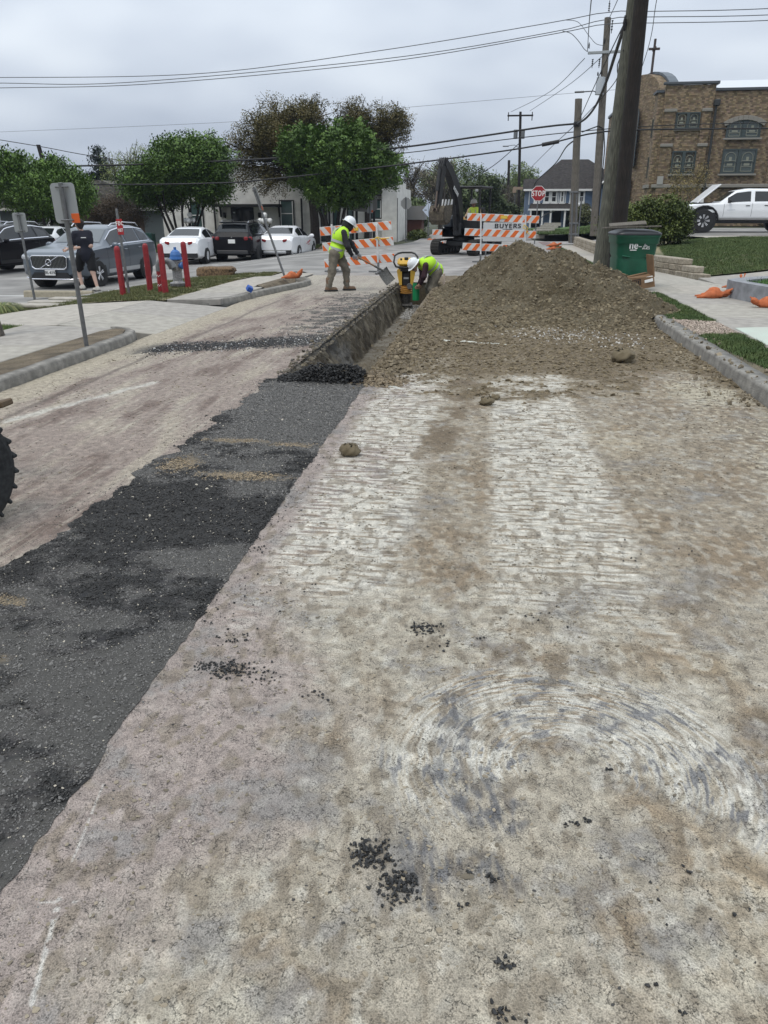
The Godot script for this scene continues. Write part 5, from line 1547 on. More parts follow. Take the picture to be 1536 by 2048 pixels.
func build_excavator() -> void:
	var yel := tri_tex(pm(C(0.45, 0.27, 0.045), 0.55), noise_tex(256, 0.02, 55, 0.6, 1.0, 4), 0.7)
	var dark := tri_tex(pm(C(0.022, 0.022, 0.024), 0.5), noise_tex(256, 0.03, 56, 0.5, 1.0, 4), 1.2)
	var mud := tri_tex(pm(C(0.16, 0.13, 0.09), 0.85), noise_tex(256, 0.02, 57, 0.45, 1.0, 4), 1.5)
	M.mud = mud
	var o := thing("excavator", "compact yellow and black excavator with raised arm behind the striped barricades", "excavator", Vector3(-0.98, 0, -32.1), 2.763)
	for s in [-1.0, 1.0]:
		var mb := MB.new()
		belt(mb, Vector3(s * 0.78, 0.0, 0.0), 2.2, 0.56, 0.36)
		var tr := part("track", mb, tri_tex(pm(C(0.05, 0.046, 0.04), 0.9), noise_tex(256, 0.04, 58, 0.4, 1.0, 4), 1.5), o)
		mb = MB.new()
		for z in [-0.82, 0.82]: mb.cyl(Vector3(s * 0.78 - 0.17, 0.28, z), Vector3(s * 0.78 + 0.17, 0.28, z), 0.2, -1.0, 16)
		for z in [-0.45, -0.15, 0.15, 0.45]: mb.cyl(Vector3(s * 0.78 - 0.15, 0.15, z), Vector3(s * 0.78 + 0.15, 0.15, z), 0.1, -1.0, 12)
		mb.box(Vector3(s * 0.74, 0.3, 0), Vector3(0.2, 0.2, 1.4), Basis.IDENTITY, 0.03)
		part("rollers", mb, dark, tr)
	var mb := MB.new()
	mb.box(Vector3(0, 0.42, 0), Vector3(1.2, 0.24, 0.9), Basis.IDENTITY, 0.05)
	mb.cyl(Vector3(0, 0.5, 0), Vector3(0, 0.66, 0), 0.42, -1.0, 20)
	part("undercarriage", mb, dark, o)
	mb = MB.new()
	mb.box(Vector3(-0.1, 0.32, 1.45), Vector3(1.9, 0.36, 0.06), Basis(Vector3.RIGHT, 0.15), 0.02)
	for s in [-1.0, 1.0]: mb.box(Vector3(s * 0.4, 0.36, 1.0), Vector3(0.1, 0.14, 0.9), Basis.IDENTITY, 0.02)
	part("dozer_blade", mb, dark, o)
	mb = MB.new()
	mb.prism(P2([-0.78, -0.62, 0.62, -0.62, 0.78, -0.4, 0.8, 0.5, 0.6, 0.98, -0.6, 0.98, -0.8, 0.5]), 0.66, 0.98, Transform3D(Basis(Vector3.RIGHT, Vector3(0, 0, 1), Vector3.UP)))
	mb.box(Vector3(0.1, 1.16, 0.68), Vector3(1.4, 0.42, 0.58), Basis.IDENTITY, 0.1)
	part("platform", mb, yel, o)
	mb = MB.new()
	mb.box(Vector3(0.5, 1.2, -0.02), Vector3(0.52, 0.5, 0.98), Basis(Vector3.RIGHT, -0.05), 0.12)
	part("engine_cover", mb, pm(C(0.02, 0.026, 0.035), 0.4), o)
	mb = MB.new()  # canopy
	for q in [[-0.84, -0.55], [-0.04, -0.55], [-0.84, 0.5], [-0.04, 0.5]]: mb.box(Vector3(q[0], 1.72, q[1]), Vector3(0.065, 1.5, 0.075), Basis(Vector3.RIGHT, 0.02 * signf(q[1])), 0.012)
	for y in [1.15]: mb.box(Vector3(-0.84, y, 0), Vector3(0.05, 0.05, 1.0))
	part("canopy_posts", mb, M.black, o)
	mb = MB.new()
	mb.box(Vector3(-0.44, 2.46, -0.02), Vector3(0.96, 0.09, 1.25), Basis.IDENTITY, 0.04)
	var roof := part("canopy_roof", mb, M.black, o)
	mb = MB.new()
	mb.box(Vector3(-0.72, 2.34, -0.6), Vector3(0.12, 0.1, 0.06), Basis.IDENTITY, 0.02)
	part("work_light", mb, M.lens, roof)
	mb = MB.new()
	mb.box(Vector3(-0.44, 1.02, 0.18), Vector3(0.5, 0.18, 0.5), Basis.IDENTITY, 0.06)
	mb.box(Vector3(-0.44, 1.4, 0.42), Vector3(0.46, 0.7, 0.12), Basis(Vector3.RIGHT, 0.12), 0.05)
	part("seat", mb, M.dark_plastic, o)
	mb = MB.new()
	mb.box(Vector3(-0.44, 1.1, -0.5), Vector3(0.74, 0.4, 0.06), Basis.IDENTITY, 0.03)
	for s in [-1.0, 1.0]: mb.cyl(Vector3(-0.44 + s * 0.12, 1.05, -0.42), Vector3(-0.44 + s * 0.14, 1.5, -0.36), 0.018, -1.0, 6)
	part("control_console", mb, M.black, o)
	mb = MB.new()
	arm_beam(mb, [Vector2(0.5, 0.9), Vector2(0.6, 1.45), Vector2(0.78, 2.0), Vector2(1.1, 2.5), Vector2(1.6, 2.95), Vector2(2.16, 3.28)], 0.13, [0.14, 0.17, 0.2, 0.2, 0.16, 0.1])
	mb.box(Vector3(0, 0.95, -0.6), Vector3(0.34, 0.5, 0.34), Basis.IDENTITY, 0.06)
	var boom := part("boom", mb, dark, o)
	var dir := Vector2(0.95, 0.62).normalized()
	text("DEERE", 0.13, M.white, boom, Vector3(-0.135, 2.3, -1.22), Basis(Vector3(0, -dir.y, dir.x), Vector3(0, dir.x, dir.y), Vector3(-1, 0, 0)), "boom_lettering")
	mb = MB.new()
	arm_beam(mb, [Vector2(1.92, 3.38), Vector2(2.16, 3.28), Vector2(2.36, 2.6), Vector2(2.5, 1.82), Vector2(2.53, 1.6)], 0.1, [0.06, 0.15, 0.13, 0.09, 0.07])
	part("stick", mb, dark, o)
	mb = MB.new()
	mb.cyl(Vector3(0, 0.9, -0.86), Vector3(0, 1.8, -1.1), 0.075, -1.0, 10); mb.cyl(Vector3(0, 1.8, -1.1), Vector3(0, 2.45, -1.3), 0.04, -1.0, 8)
	mb.cyl(Vector3(0, 2.75, -0.98), Vector3(0, 3.2, -1.5), 0.065, -1.0, 10); mb.cyl(Vector3(0, 3.2, -1.5), Vector3(0, 3.4, -1.92), 0.035, -1.0, 8)
	mb.cyl(Vector3(0, 3.05, -2.42), Vector3(0, 2.3, -2.6), 0.06, -1.0, 10)
	part("hydraulic_cylinders", mb, dark, o)
	mb = MB.new()
	mb.cyl(Vector3(0, 2.3, -2.6), Vector3(0, 1.7, -2.72), 0.035, -1.0, 8)
	for q in [-0.07, 0.07]: mb.box(Vector3(q, 1.62, -2.64), Vector3(0.025, 0.1, 0.3), Basis(Vector3.RIGHT, 0.4))
	part("bucket_linkage", mb, pm(C(0.12, 0.09, 0.07), 0.5, 0.4), o)
	for k in 4:
		mb = MB.new()
		var x := -0.09 + 0.06 * k
		mb.tube([Vector3(x, 1.0, -0.75), Vector3(x, 1.7, -0.82), Vector3(x, 2.35, -1.18), Vector3(x, 3.0, -1.8), Vector3(x * 1.2, 3.42, -2.2), Vector3(x * 1.3, 3.1, -2.5)], 0.016, 5)
		part("hose", mb, M.black, o)
	# bucket, curled up with its teeth towards the sky
	var pr := P2([-0.02, 0.08, -0.14, -0.15, -0.1, -0.42, 0.12, -0.58, 0.42, -0.52, 0.6, -0.25, 0.66, 0.12, 0.62, 0.12, 0.54, -0.22, 0.38, -0.46, 0.13, -0.51, -0.04, -0.38, -0.08, -0.14, 0.04, 0.04])
	mb = MB.new()
	var bt := Transform3D(Basis(Vector3(0, 0, 1), Vector3.UP, Vector3(-1, 0, 0)), Vector3(0, 1.72, -2.5))
	mb.prism(pr, -0.3, 0.3, bt)
	for s in [-0.3, 0.275]: mb.prism(P2([-0.02, 0.08, -0.14, -0.15, -0.1, -0.42, 0.12, -0.58, 0.42, -0.52, 0.6, -0.25, 0.66, 0.12]), s, s + 0.025, bt)
	for s in [-0.1, 0.06]: mb.prism(P2([-0.12, -0.14, -0.2, 0.02, -0.06, 0.16, 0.08, 0.06, 0.0, -0.08]), s, s + 0.04, bt)
	var bk := part("bucket", mb, mud, o)
	for k in 5:
		mb = MB.new()
		mb.prism(P2([0.6, 0.08, 0.68, 0.08, 0.69, 0.3]), -0.28 + 0.125 * k, -0.22 + 0.125 * k, bt)
		part("tooth", mb, pm(C(0.4, 0.4, 0.4), 0.5, 0.3), bk)
	mb = MB.new()
	mb.tube([Vector3(0.78, 1.0, 0.5), Vector3(0.7, 1.6, 0.55), Vector3(0.62, 1.5, 0.3)], 0.02, 6)
	part("hand_rail", mb, M.black, o)

# ---------------------------------------------------------------- people
func hand(mb: MB, wrist: Vector3, dir: Vector3, palm_n: Vector3, curl: float, side: float) -> void:  # palm, four fingers of different lengths, a thumb
	var d := dir.normalized()
	var n := palm_n.normalized()
	var w := d.cross(n).normalized() * side
	var bones := [[wrist, wrist + d * 0.08, 0.026, 0.03]]
	for s in [-1.0, 1.0]: bones.append([wrist + d * 0.03 + w * s * 0.015, wrist + d * 0.085 + w * s * 0.022, 0.018, 0.016])
	for k in 4:
		var root := wrist + d * 0.088 + w * (-0.031 + 0.021 * k)
		var L: float = [0.062, 0.078, 0.083, 0.072][k]
		var a := root + (d * cos(curl * 0.5) + n * sin(curl * 0.5)) * L * 0.5
		var b := a + (d * cos(curl * 1.4) + n * sin(curl * 1.4)) * L * 0.32
		var e := b + (d * cos(curl * 2.2) + n * sin(curl * 2.2)) * L * 0.26
		bones.append([root, a, 0.0095, 0.009]); bones.append([a, b, 0.009, 0.0082]); bones.append([b, e, 0.0082, 0.0075])
	var t0 := wrist + d * 0.03 + w * 0.03
	var t1 := t0 + (d * 0.7 + w * 0.7 + n * 0.2).normalized() * 0.045
	bones.append([t0, t1, 0.012, 0.0105]); bones.append([t1, t1 + (d * 0.9 + w * 0.1 + n * curl * 0.5).normalized() * 0.035, 0.0105, 0.009])
	body(mb, bones, 0.0058, 0.008)

func head_mesh(mb: MB, at: Vector3, fwd: Vector3, up: Vector3, s := 1.0) -> void:  # skull, jaw, nose, brow, lips, ears; at = centre of the skull
	var f := fwd.normalized()
	var u := (up - f * up.dot(f)).normalized()
	var r := f.cross(u)
	var P := func(x: float, y: float, z: float) -> Vector3: return at + (r * x + u * y + f * z) * s
	var bones := [[P.call(0, 0.03, -0.03), P.call(0, 0.035, 0.02), 0.092 * s, 0.085 * s], [P.call(0, -0.02, 0.03), P.call(0, -0.075, 0.055), 0.07 * s, 0.04 * s], [P.call(0, 0.0, 0.095), P.call(0, -0.035, 0.116), 0.01 * s, 0.015 * s],
		[P.call(-0.035, 0.018, 0.088), P.call(0.035, 0.018, 0.088), 0.013 * s, 0.013 * s], [P.call(-0.02, -0.062, 0.092), P.call(0.02, -0.062, 0.092), 0.009 * s, 0.009 * s], [P.call(-0.02, -0.074, 0.089), P.call(0.02, -0.074, 0.089), 0.009 * s, 0.009 * s], [P.call(0, -0.1, 0.075), P.call(0, -0.1, 0.07), 0.022 * s, 0.022 * s]]
	for e in [-1.0, 1.0]:
		bones.append([P.call(e * 0.084, 0.015, -0.01), P.call(e * 0.088, -0.03, 0.0), 0.016 * s, 0.011 * s])
		bones.append([P.call(e * 0.045, -0.03, 0.06), P.call(e * 0.05, -0.035, 0.05), 0.03 * s, 0.03 * s])
	body(mb, bones, 0.0075 * s, 0.022 * s)

func eyes(parent: Node, at: Vector3, fwd: Vector3, up: Vector3) -> void:
	var f := fwd.normalized(); var u := (up - f * up.dot(f)).normalized(); var r := f.cross(u)
	for e in [-1.0, 1.0]:
		var mb := MB.new()
		mb.ball(at + r * e * 0.032 + u * 0.002 + f * 0.088, Vector3.ONE * 0.011, 8, 6)
		part("eye", mb, M.ink, parent)

func hard_hat(parent: Node, at: Vector3, fwd: Vector3, up: Vector3, m: Material) -> void:
	var f := fwd.normalized(); var u := (up - f * up.dot(f)).normalized(); var r := f.cross(u)
	var mb := MB.new()
	mb.xf = Transform3D(Basis(r, u, -f), at)
	mb.lathe([Vector2(0.128, 0.028), Vector2(0.127, 0.06), Vector2(0.12, 0.095), Vector2(0.1, 0.132), Vector2(0.065, 0.158), Vector2(0.0, 0.168)], 22, Transform3D(Basis.IDENTITY.scaled(Vector3(0.92, 1, 1.08))))
	mb.lathe([Vector2(0.115, 0.022), Vector2(0.158, 0.016), Vector2(0.16, 0.022), Vector2(0.125, 0.034)], 22, Transform3D(Basis.IDENTITY.scaled(Vector3(0.92, 1, 1.1)), Vector3(0, 0, -0.012)))
	for x in [-0.028, 0.0, 0.028]: mb.tube([Vector3(x, 0.09, -0.126), Vector3(x, 0.152, -0.065), Vector3(x, 0.172, 0.0), Vector3(x, 0.15, 0.07), Vector3(x, 0.09, 0.128)], 0.009, 5)
	part("hard_hat", mb, m, parent)

func garment(called: String, bones: Array, grow: float, m: Material, parent: Node, cell := 0.016, k := 0.05, wrinkle := 0.006) -> void:
	var mb := MB.new()
	body(mb, bones, cell, k, grow)
	for i in mb.v.size():
		var p := mb.v[i]
		mb.v[i] = p + mb.n[i] * (wrinkle * (NC.get_noise_3d(p.x * 0.8, p.y * 1.6, p.z * 0.8) + 1.2 * sin(NB.get_noise_3d(p.x * 0.9, p.y * 0.9, p.z * 0.9) * 6.0 + p.y * 34.0) * NB.get_noise_3d(p.z, p.x, p.y)))
	part(called, mb, m, parent)

func band(bones: Array, along: float, wide: float) -> Array:  # a slice of each bone, for stripes and cuffs
	var out := []
	for b in bones:
		var A: Vector3 = b[0]; var B: Vector3 = b[1]
		out.append([A.lerp(B, along), A.lerp(B, along + wide), lerpf(b[2], b[3], along), lerpf(b[2], b[3], along + wide)])
	return out

func boot(parent: Node, ankle: Vector3, toe: Vector3, m: Material, shaft := 0.16) -> void:
	var d := (toe - ankle) * Vector3(1, 0, 1)
	d = d.normalized()
	var foot := ankle.y - 0.085
	var mb := MB.new()
	body(mb, [[ankle + Vector3(0, shaft, 0), ankle, 0.058 if shaft > 0.1 else 0.046, 0.05], [Vector3(ankle.x, foot + 0.045, ankle.z) - d * 0.035, Vector3(ankle.x, foot + 0.042, ankle.z) + d * 0.15, 0.046, 0.04]], 0.012, 0.04)
	part("boot", mb, m, parent)
	mb = MB.new()
	mb.box(Vector3(ankle.x, foot + 0.012, ankle.z) + d * 0.055, Vector3(0.1, 0.03, 0.3), Basis(Vector3.UP, atan2(d.x, d.z)), 0.012)
	part("boot_sole", mb, M.rubber, parent)

# joints: hip, chest, neck, head, [shoulder, elbow, wrist] left and right, [hip joint, knee, ankle] left and right
func person(label: String, j: Dictionary, look: Dictionary) -> Node3D:
	var base: Vector3 = (j.ankle_l + j.ankle_r) / 2.0
	base.y = minf(j.ankle_l.y, j.ankle_r.y) - 0.085
	var o := thing("person", label, "person")
	var wide: Vector3 = (j.sh_r - j.sh_l).normalized()
	var torso := [[j.hip - wide * 0.07, j.hip + wide * 0.07, 0.125, 0.125], [j.hip, j.chest, 0.13, 0.14], [j.chest - wide * 0.07, j.chest + wide * 0.07, 0.13, 0.13], [j.chest.lerp(j.neck, 0.55) - wide * 0.1, j.chest.lerp(j.neck, 0.55) + wide * 0.1, 0.088, 0.088]]
	var sleeves := [[j.sh_l, j.el_l, 0.064, 0.05], [j.el_l, j.wr_l, 0.05, 0.038], [j.sh_r, j.el_r, 0.064, 0.05], [j.el_r, j.wr_r, 0.05, 0.038]]
	var legs := [[j.hj_l, j.kn_l, 0.098, 0.066], [j.kn_l, j.ankle_l, 0.064, 0.044], [j.hj_r, j.kn_r, 0.098, 0.066], [j.kn_r, j.ankle_r, 0.064, 0.044]]
	var core: Array = torso + [[j.neck, j.head - (j.head - j.neck).normalized() * 0.05, 0.058, 0.055]]
	var mb := MB.new()
	var thin := []
	for b in core + sleeves + legs: thin.append([b[0], b[1], b[2] * 0.86, b[3] * 0.86])
	body(mb, thin, 0.018, 0.05)
	head_mesh(mb, j.head, j.face, j.up)
	hand(mb, j.wr_l, j.hd_l, j.pn_l, look.get("curl", 0.9), 1.0)
	hand(mb, j.wr_r, j.hd_r, j.pn_r, look.get("curl", 0.9), -1.0)
	for s in ["l", "r"]:
		var a: Vector3 = j["ankle_" + s]; var t: Vector3 = j["toe_" + s]
		body(mb, [[a, a - Vector3(0, 0.05, 0), 0.04, 0.04], [a - Vector3(0, 0.05, 0), a.lerp(t, 0.9) - Vector3(0, 0.045, 0), 0.034, 0.028]], 0.014, 0.03)
	part("body", mb, look.skin, o)
	eyes(o, j.head, j.face, j.up)
	var short: bool = look.get("shorts", false)
	var tr := legs.duplicate()
	if short: tr = [[j.hj_l, j.hj_l.lerp(j.kn_l, 0.78), 0.1, 0.092], [j.hj_r, j.hj_r.lerp(j.kn_r, 0.78), 0.1, 0.092]]
	garment("shorts" if short else "trousers", tr + [torso[0], [j.hip, j.hip.lerp(j.chest, 0.3), 0.125, 0.12]], 0.016, look.trousers, o, 0.015, 0.05, 0.017)
	if short: garment("t_shirt", torso + [[j.hip, j.hip + (j.hip - j.chest) * 0.25, 0.13, 0.135], band([sleeves[0]], 0.0, 0.75)[0], band([sleeves[2]], 0.0, 0.75)[0]], 0.018, look.shirt, o, 0.015, 0.05, 0.008)
	else: garment("shirt", torso + sleeves, 0.006, look.shirt, o, 0.015, 0.05, 0.014)
	if look.has("vest"):
		var sides := [[j.sh_l.lerp(j.chest, 0.42), j.chest - wide * 0.08, 0.1, 0.12], [j.sh_r.lerp(j.chest, 0.42), j.chest + wide * 0.08, 0.1, 0.12]]
		var vb: Array = torso.slice(1) + sides + [[j.hip - wide * 0.055, j.hip + wide * 0.055, 0.13, 0.13]]
		garment("safety_vest", vb, 0.026, look.vest, o, 0.014, 0.045, 0.012)
		var axis: Vector3 = (j.chest - j.hip).normalized()
		for q in [0.12, 0.62]:
			var c: Vector3 = j.hip.lerp(j.chest, q)
			var front: Vector3 = wide.cross(axis).normalized()
			var ring := []
			for a in 29:
				var t := TAU * a / 28.0
				ring.append(c + wide * cos(t) * (0.215 if q < 0.5 else 0.228) + front * sin(t) * (0.166 if q < 0.5 else 0.174))
			var b2 := MB.new()
			var rings := []
			for p in ring:
				var out: Vector3 = (p - c).normalized()
				rings.append(PackedVector3Array([p - axis * 0.026 + out * 0.004, p + axis * 0.026 + out * 0.004, p + axis * 0.026 - out * 0.012, p - axis * 0.026 - out * 0.012]))
			b2.loft(rings, true, false, true)
			part("reflective_band", b2, M.reflective, o)
		for s in [-1.0, 1.0]:
			var front: Vector3 = wide.cross(axis).normalized()
			var b3 := MB.new()
			var pts := []
			for a in 13:
				var t := PI * a / 12.0
				pts.append(j.chest.lerp(j.neck, 0.1) + wide * s * 0.115 + axis * sin(t) * 0.17 + front * cos(t) * 0.165)
			b3.tube(pts, 0.017, 5)
			part("reflective_strap", b3, M.reflective, o)
	return o

func arm_dir(a: Vector3, b: Vector3) -> Vector3: return (b - a).normalized()

func build_people() -> void:
	M.reflective = pm(C(0.3, 0.31, 0.31), 0.35)
	var skin := pm(C(0.33, 0.2, 0.13), 0.6)
	var pale := pm(C(0.5, 0.33, 0.26), 0.6)
	var khaki := tri_tex(pm(C(0.25, 0.22, 0.17), 0.92), noise_tex(256, 0.02, 61, 0.6, 1.0, 4), 1.2, M.cb, 0.2, false)
	var lime := pm(C(0.42, 0.72, 0.03), 0.75)
	var hat := pm(Color(0.85, 0.86, 0.87), 0.3)
	var tan_boot := pm(C(0.15, 0.095, 0.06), 0.9)
	# the shoveller on the edge of the cut
	var f := Vector3(0.86, 0, -0.5)
	var j := {
		hip = Vector3(-3.24, 0.83, -16.85), chest = Vector3(-3.16, 1.12, -16.9), neck = Vector3(-3.07, 1.28, -16.94), head = Vector3(-2.99, 1.365, -16.97), face = Vector3(0.75, -0.55, -0.4), up = Vector3(0.5, 0.85, -0.25),
		sh_l = Vector3(-3.17, 1.2, -17.1), el_l = Vector3(-2.98, 0.97, -17.2), wr_l = Vector3(-2.83, 0.77, -17.1), sh_r = Vector3(-3.06, 1.2, -16.73), el_r = Vector3(-2.97, 0.93, -16.68), wr_r = Vector3(-2.9, 0.75, -16.8),
		hd_l = Vector3(0.7, -0.6, 0.3), pn_l = Vector3(0.1, -0.5, 0.8), hd_r = Vector3(0.9, -0.4, -0.2), pn_r = Vector3(0.2, -0.6, -0.7),
		hj_l = Vector3(-3.22, 0.78, -16.95), kn_l = Vector3(-3.06, 0.43, -16.96), ankle_l = Vector3(-3.05, 0.095, -16.95), hj_r = Vector3(-3.27, 0.78, -16.75), kn_r = Vector3(-3.32, 0.43, -16.7), ankle_r = Vector3(-3.4, 0.095, -16.66),
		toe_l = Vector3(-2.86, 0.09, -17.0), toe_r = Vector3(-3.22, 0.09, -16.74)}
	var w := person("worker in white hard hat and lime vest standing with a shovel above the trench", j, {skin = skin, shirt = pm(C(0.018, 0.018, 0.021), 0.9), trousers = khaki, vest = lime})
	hard_hat(w, j.head, j.face, j.up, hat)
	boot(w, j.ankle_l, j.toe_l, tan_boot); boot(w, j.ankle_r, j.toe_r, tan_boot)
	var mb := MB.new()
	body(mb, [[Vector3(-3.08, 1.27, -16.94), Vector3(-3.03, 1.33, -16.96), 0.085, 0.1], [j.head - f * 0.03, j.head + Vector3(0, -0.05, 0), 0.104, 0.1]], 0.012, 0.04)
	part("hood", mb, pm(C(0.014, 0.014, 0.016), 0.92), w)
	for s in ["l", "r"]:
		mb = MB.new()
		hand(mb, j["wr_" + s] - j["hd_" + s].normalized() * 0.004, j["hd_" + s], j["pn_" + s], 1.15, 1.0 if s == "l" else -1.0)
		for i in mb.v.size(): mb.v[i] += mb.n[i] * 0.004
		part("glove", mb, pm(C(0.2, 0.2, 0.21), 0.9), w)
	var sh := thing("shovel", "square shovel with wooden shaft held by the standing worker", "shovel")
	mb = MB.new()
	var top := Vector3(-3.02, 0.83, -16.83); var sock := Vector3(-2.3, 0.435, -17.1)
	mb.tube([top, top.lerp(sock, 0.5), sock], 0.018, 8)
	part("shaft", mb, tri_tex(pm(C(0.3, 0.16, 0.075), 0.6), noise_tex(256, 0.05, 62, 0.7, 1.0, 3), 2.0), sh)
	mb = MB.new()
	var d := (sock - top).normalized()
	mb.tube([sock - d * 0.18, sock, sock + d * 0.06], 0.023, 8)
	var bd := (Vector3(-2.08, 0.15, -17.12) - sock).normalized()
	var across := bd.cross(Vector3(0.35, 0.6, 0.75)).normalized()
	var nrm := across.cross(bd)
	var rings := []
	for i in 7:
		var t := i / 6.0
		var ring := PackedVector3Array()
		for q in [[-0.14, 0.028], [-0.125, 0.0], [-0.06, -0.004], [0.06, -0.004], [0.125, 0.0], [0.14, 0.028], [0.125, 0.006], [0.06, 0.003], [-0.06, 0.003], [-0.125, 0.006]]:
			ring.append(sock + bd * (0.02 + 0.32 * t) + across * q[0] + nrm * (q[1] * (1.0 - 0.5 * t) - 0.02 * sin(t * PI)))
		rings.append(ring)
	mb.loft(rings, true, true, true)
	part("blade", mb, tri_tex(pm(C(0.17, 0.165, 0.15), 0.6, 0.2), noise_tex(256, 0.03, 63, 0.5, 1.0, 4), 3.0), sh)
	# the man bent over the pipe
	j = {
		hip = Vector3(-1.16, 0.37, -17.95), chest = Vector3(-1.33, 0.52, -17.83), neck = Vector3(-1.52, 0.545, -17.72), head = Vector3(-1.62, 0.5, -17.66), face = Vector3(-0.6, -0.75, 0.35), up = Vector3(-0.75, 0.45, 0.35),
		sh_l = Vector3(-1.36, 0.5, -17.58), el_l = Vector3(-1.4, 0.27, -17.56), wr_l = Vector3(-1.48, 0.1, -17.68), sh_r = Vector3(-1.5, 0.47, -17.92), el_r = Vector3(-1.47, 0.24, -17.95), wr_r = Vector3(-1.53, 0.08, -17.86),
		hd_l = Vector3(-0.6, -0.7, -0.2), pn_l = Vector3(-0.3, 0.2, -0.8), hd_r = Vector3(-0.5, -0.8, -0.1), pn_r = Vector3(-0.3, 0.2, 0.8),
		hj_l = Vector3(-1.12, 0.33, -17.84), kn_l = Vector3(-1.24, -0.03, -17.76), ankle_l = Vector3(-1.2, -0.42, -17.72), hj_r = Vector3(-1.2, 0.33, -18.06), kn_r = Vector3(-1.32, -0.03, -18.1), ankle_r = Vector3(-1.3, -0.42, -18.12),
		toe_l = Vector3(-1.4, -0.42, -17.66), toe_r = Vector3(-1.5, -0.42, -18.05)}
	w = person("worker in maroon sleeves and lime vest bending over the green pipe", j, {skin = skin, shirt = pm(C(0.035, 0.012, 0.018), 0.9), trousers = khaki, vest = lime})
	hard_hat(w, j.head, j.face, j.up, hat)
	boot(w, j.ankle_l, j.toe_l, tan_boot); boot(w, j.ankle_r, j.toe_r, tan_boot)
	# the operator in the cab
	var c := Vector3(-0.58, 0, -32.15)
	j = {
		hip = c + Vector3(0, 1.2, 0), chest = c + Vector3(-0.03, 1.52, 0.04), neck = c + Vector3(-0.05, 1.75, 0.07), head = c + Vector3(-0.06, 1.89, 0.1), face = Vector3(-0.5, -0.12, 0.85), up = Vector3.UP,
		sh_l = c + Vector3(0.15, 1.66, 0.1), el_l = c + Vector3(0.2, 1.4, 0.22), wr_l = c + Vector3(0.02, 1.44, 0.42), sh_r = c + Vector3(-0.23, 1.66, -0.04), el_r = c + Vector3(-0.34, 1.4, 0.1), wr_r = c + Vector3(-0.26, 1.44, 0.36),
		hd_l = Vector3(-0.4, 0.1, 0.8), pn_l = Vector3(0, -1, 0.2), hd_r = Vector3(-0.2, 0.1, 0.8), pn_r = Vector3(0, -1, 0.2),
		hj_l = c + Vector3(0.08, 1.17, 0.05), kn_l = c + Vector3(-0.05, 1.2, 0.45), ankle_l = c + Vector3(-0.1, 0.85, 0.55), hj_r = c + Vector3(-0.1, 1.17, 0.0), kn_r = c + Vector3(-0.25, 1.2, 0.38), ankle_r = c + Vector3(-0.3, 0.85, 0.5),
		toe_l = c + Vector3(-0.17, 0.83, 0.7), toe_r = c + Vector3(-0.36, 0.83, 0.66)}
	w = person("operator in a pale hard hat and yellow vest seated in the excavator", j, {skin = pm(C(0.2, 0.1, 0.07), 0.6), shirt = pm(C(0.45, 0.32, 0.2), 0.9), trousers = pm(C(0.04, 0.045, 0.06), 0.9), vest = pm(C(0.5, 0.62, 0.06), 0.75)})
	hard_hat(w, j.head, j.face, j.up, pm(C(0.4, 0.38, 0.35), 0.5))
	boot(w, j.ankle_l, j.toe_l, tan_boot); boot(w, j.ankle_r, j.toe_r, tan_boot)
	# the man walking past the parked car
	c = Vector3(-10.02, gy(-10.0, -18.7), -18.75)
	j = {
		hip = c + Vector3(0.0, 0.93, 0.0), chest = c + Vector3(-0.01, 1.24, -0.01), neck = c + Vector3(-0.03, 1.46, -0.02), head = c + Vector3(-0.07, 1.6, -0.03), face = Vector3(-0.8, 0.0, -0.6), up = Vector3(0.0, 1.0, 0.0),
		sh_l = c + Vector3(-0.14, 1.38, 0.13), el_l = c + Vector3(-0.24, 1.1, 0.12), wr_l = c + Vector3(-0.46, 1.02, -0.02), sh_r = c + Vector3(0.1, 1.38, -0.13), el_r = c + Vector3(0.16, 1.1, -0.02), wr_r = c + Vector3(-0.1, 1.06, 0.16),
		hd_l = Vector3(-0.9, -0.35, -0.1), pn_l = Vector3(0.1, 0.5, 0.7), hd_r = Vector3(-0.95, 0.05, -0.1), pn_r = Vector3(0, 0.3, 0.9),
		hj_l = c + Vector3(-0.09, 0.88, 0.05), kn_l = c + Vector3(-0.28, 0.5, -0.05), ankle_l = c + Vector3(-0.2, 0.13, 0.0), hj_r = c + Vector3(0.09, 0.88, -0.05), kn_r = c + Vector3(0.14, 0.48, 0.02), ankle_r = c + Vector3(0.24, 0.1, 0.08),
		toe_l = c + Vector3(-0.36, 0.06, -0.06), toe_r = c + Vector3(0.1, 0.08, 0.0)}
	w = person("dark haired man in navy T-shirt and black shorts walking beside the grey car", j, {skin = pale, shirt = pm(C(0.008, 0.009, 0.018), 0.9), trousers = pm(C(0.006, 0.006, 0.007), 0.9), shorts = true, curl = 0.6})
	mb = MB.new()
	body(mb, [[j.head + Vector3(0.035, 0.03, 0.03), j.head + Vector3(-0.02, 0.05, -0.01), 0.102, 0.098], [j.head + Vector3(0.05, -0.02, 0.04), j.head + Vector3(0.05, -0.05, 0.045), 0.075, 0.06]], 0.012, 0.03)
	part("hair", mb, pm(C(0.018, 0.012, 0.01), 0.8), w)
	for s in ["l", "r"]: boot(w, j["ankle_" + s], j["toe_" + s], pm(C(0.42, 0.4, 0.36), 0.8), -0.03)
	mb = MB.new()
	mb.box(c + Vector3(0.1, 1.3, 0.175), Vector3(0.12, 0.02, 0.01), Basis(Vector3.UP, 0.6))
	part("shirt_print", mb, M.white, w)
	var ph := MB.new()
	ph.box(Vector3.ZERO, Vector3(0.16, 0.085, 0.012), Basis.IDENTITY, 0.004)
	var po := solo("mobile_phone", ph, M.black, "dark phone in the raised hand of the walking man", "phone")
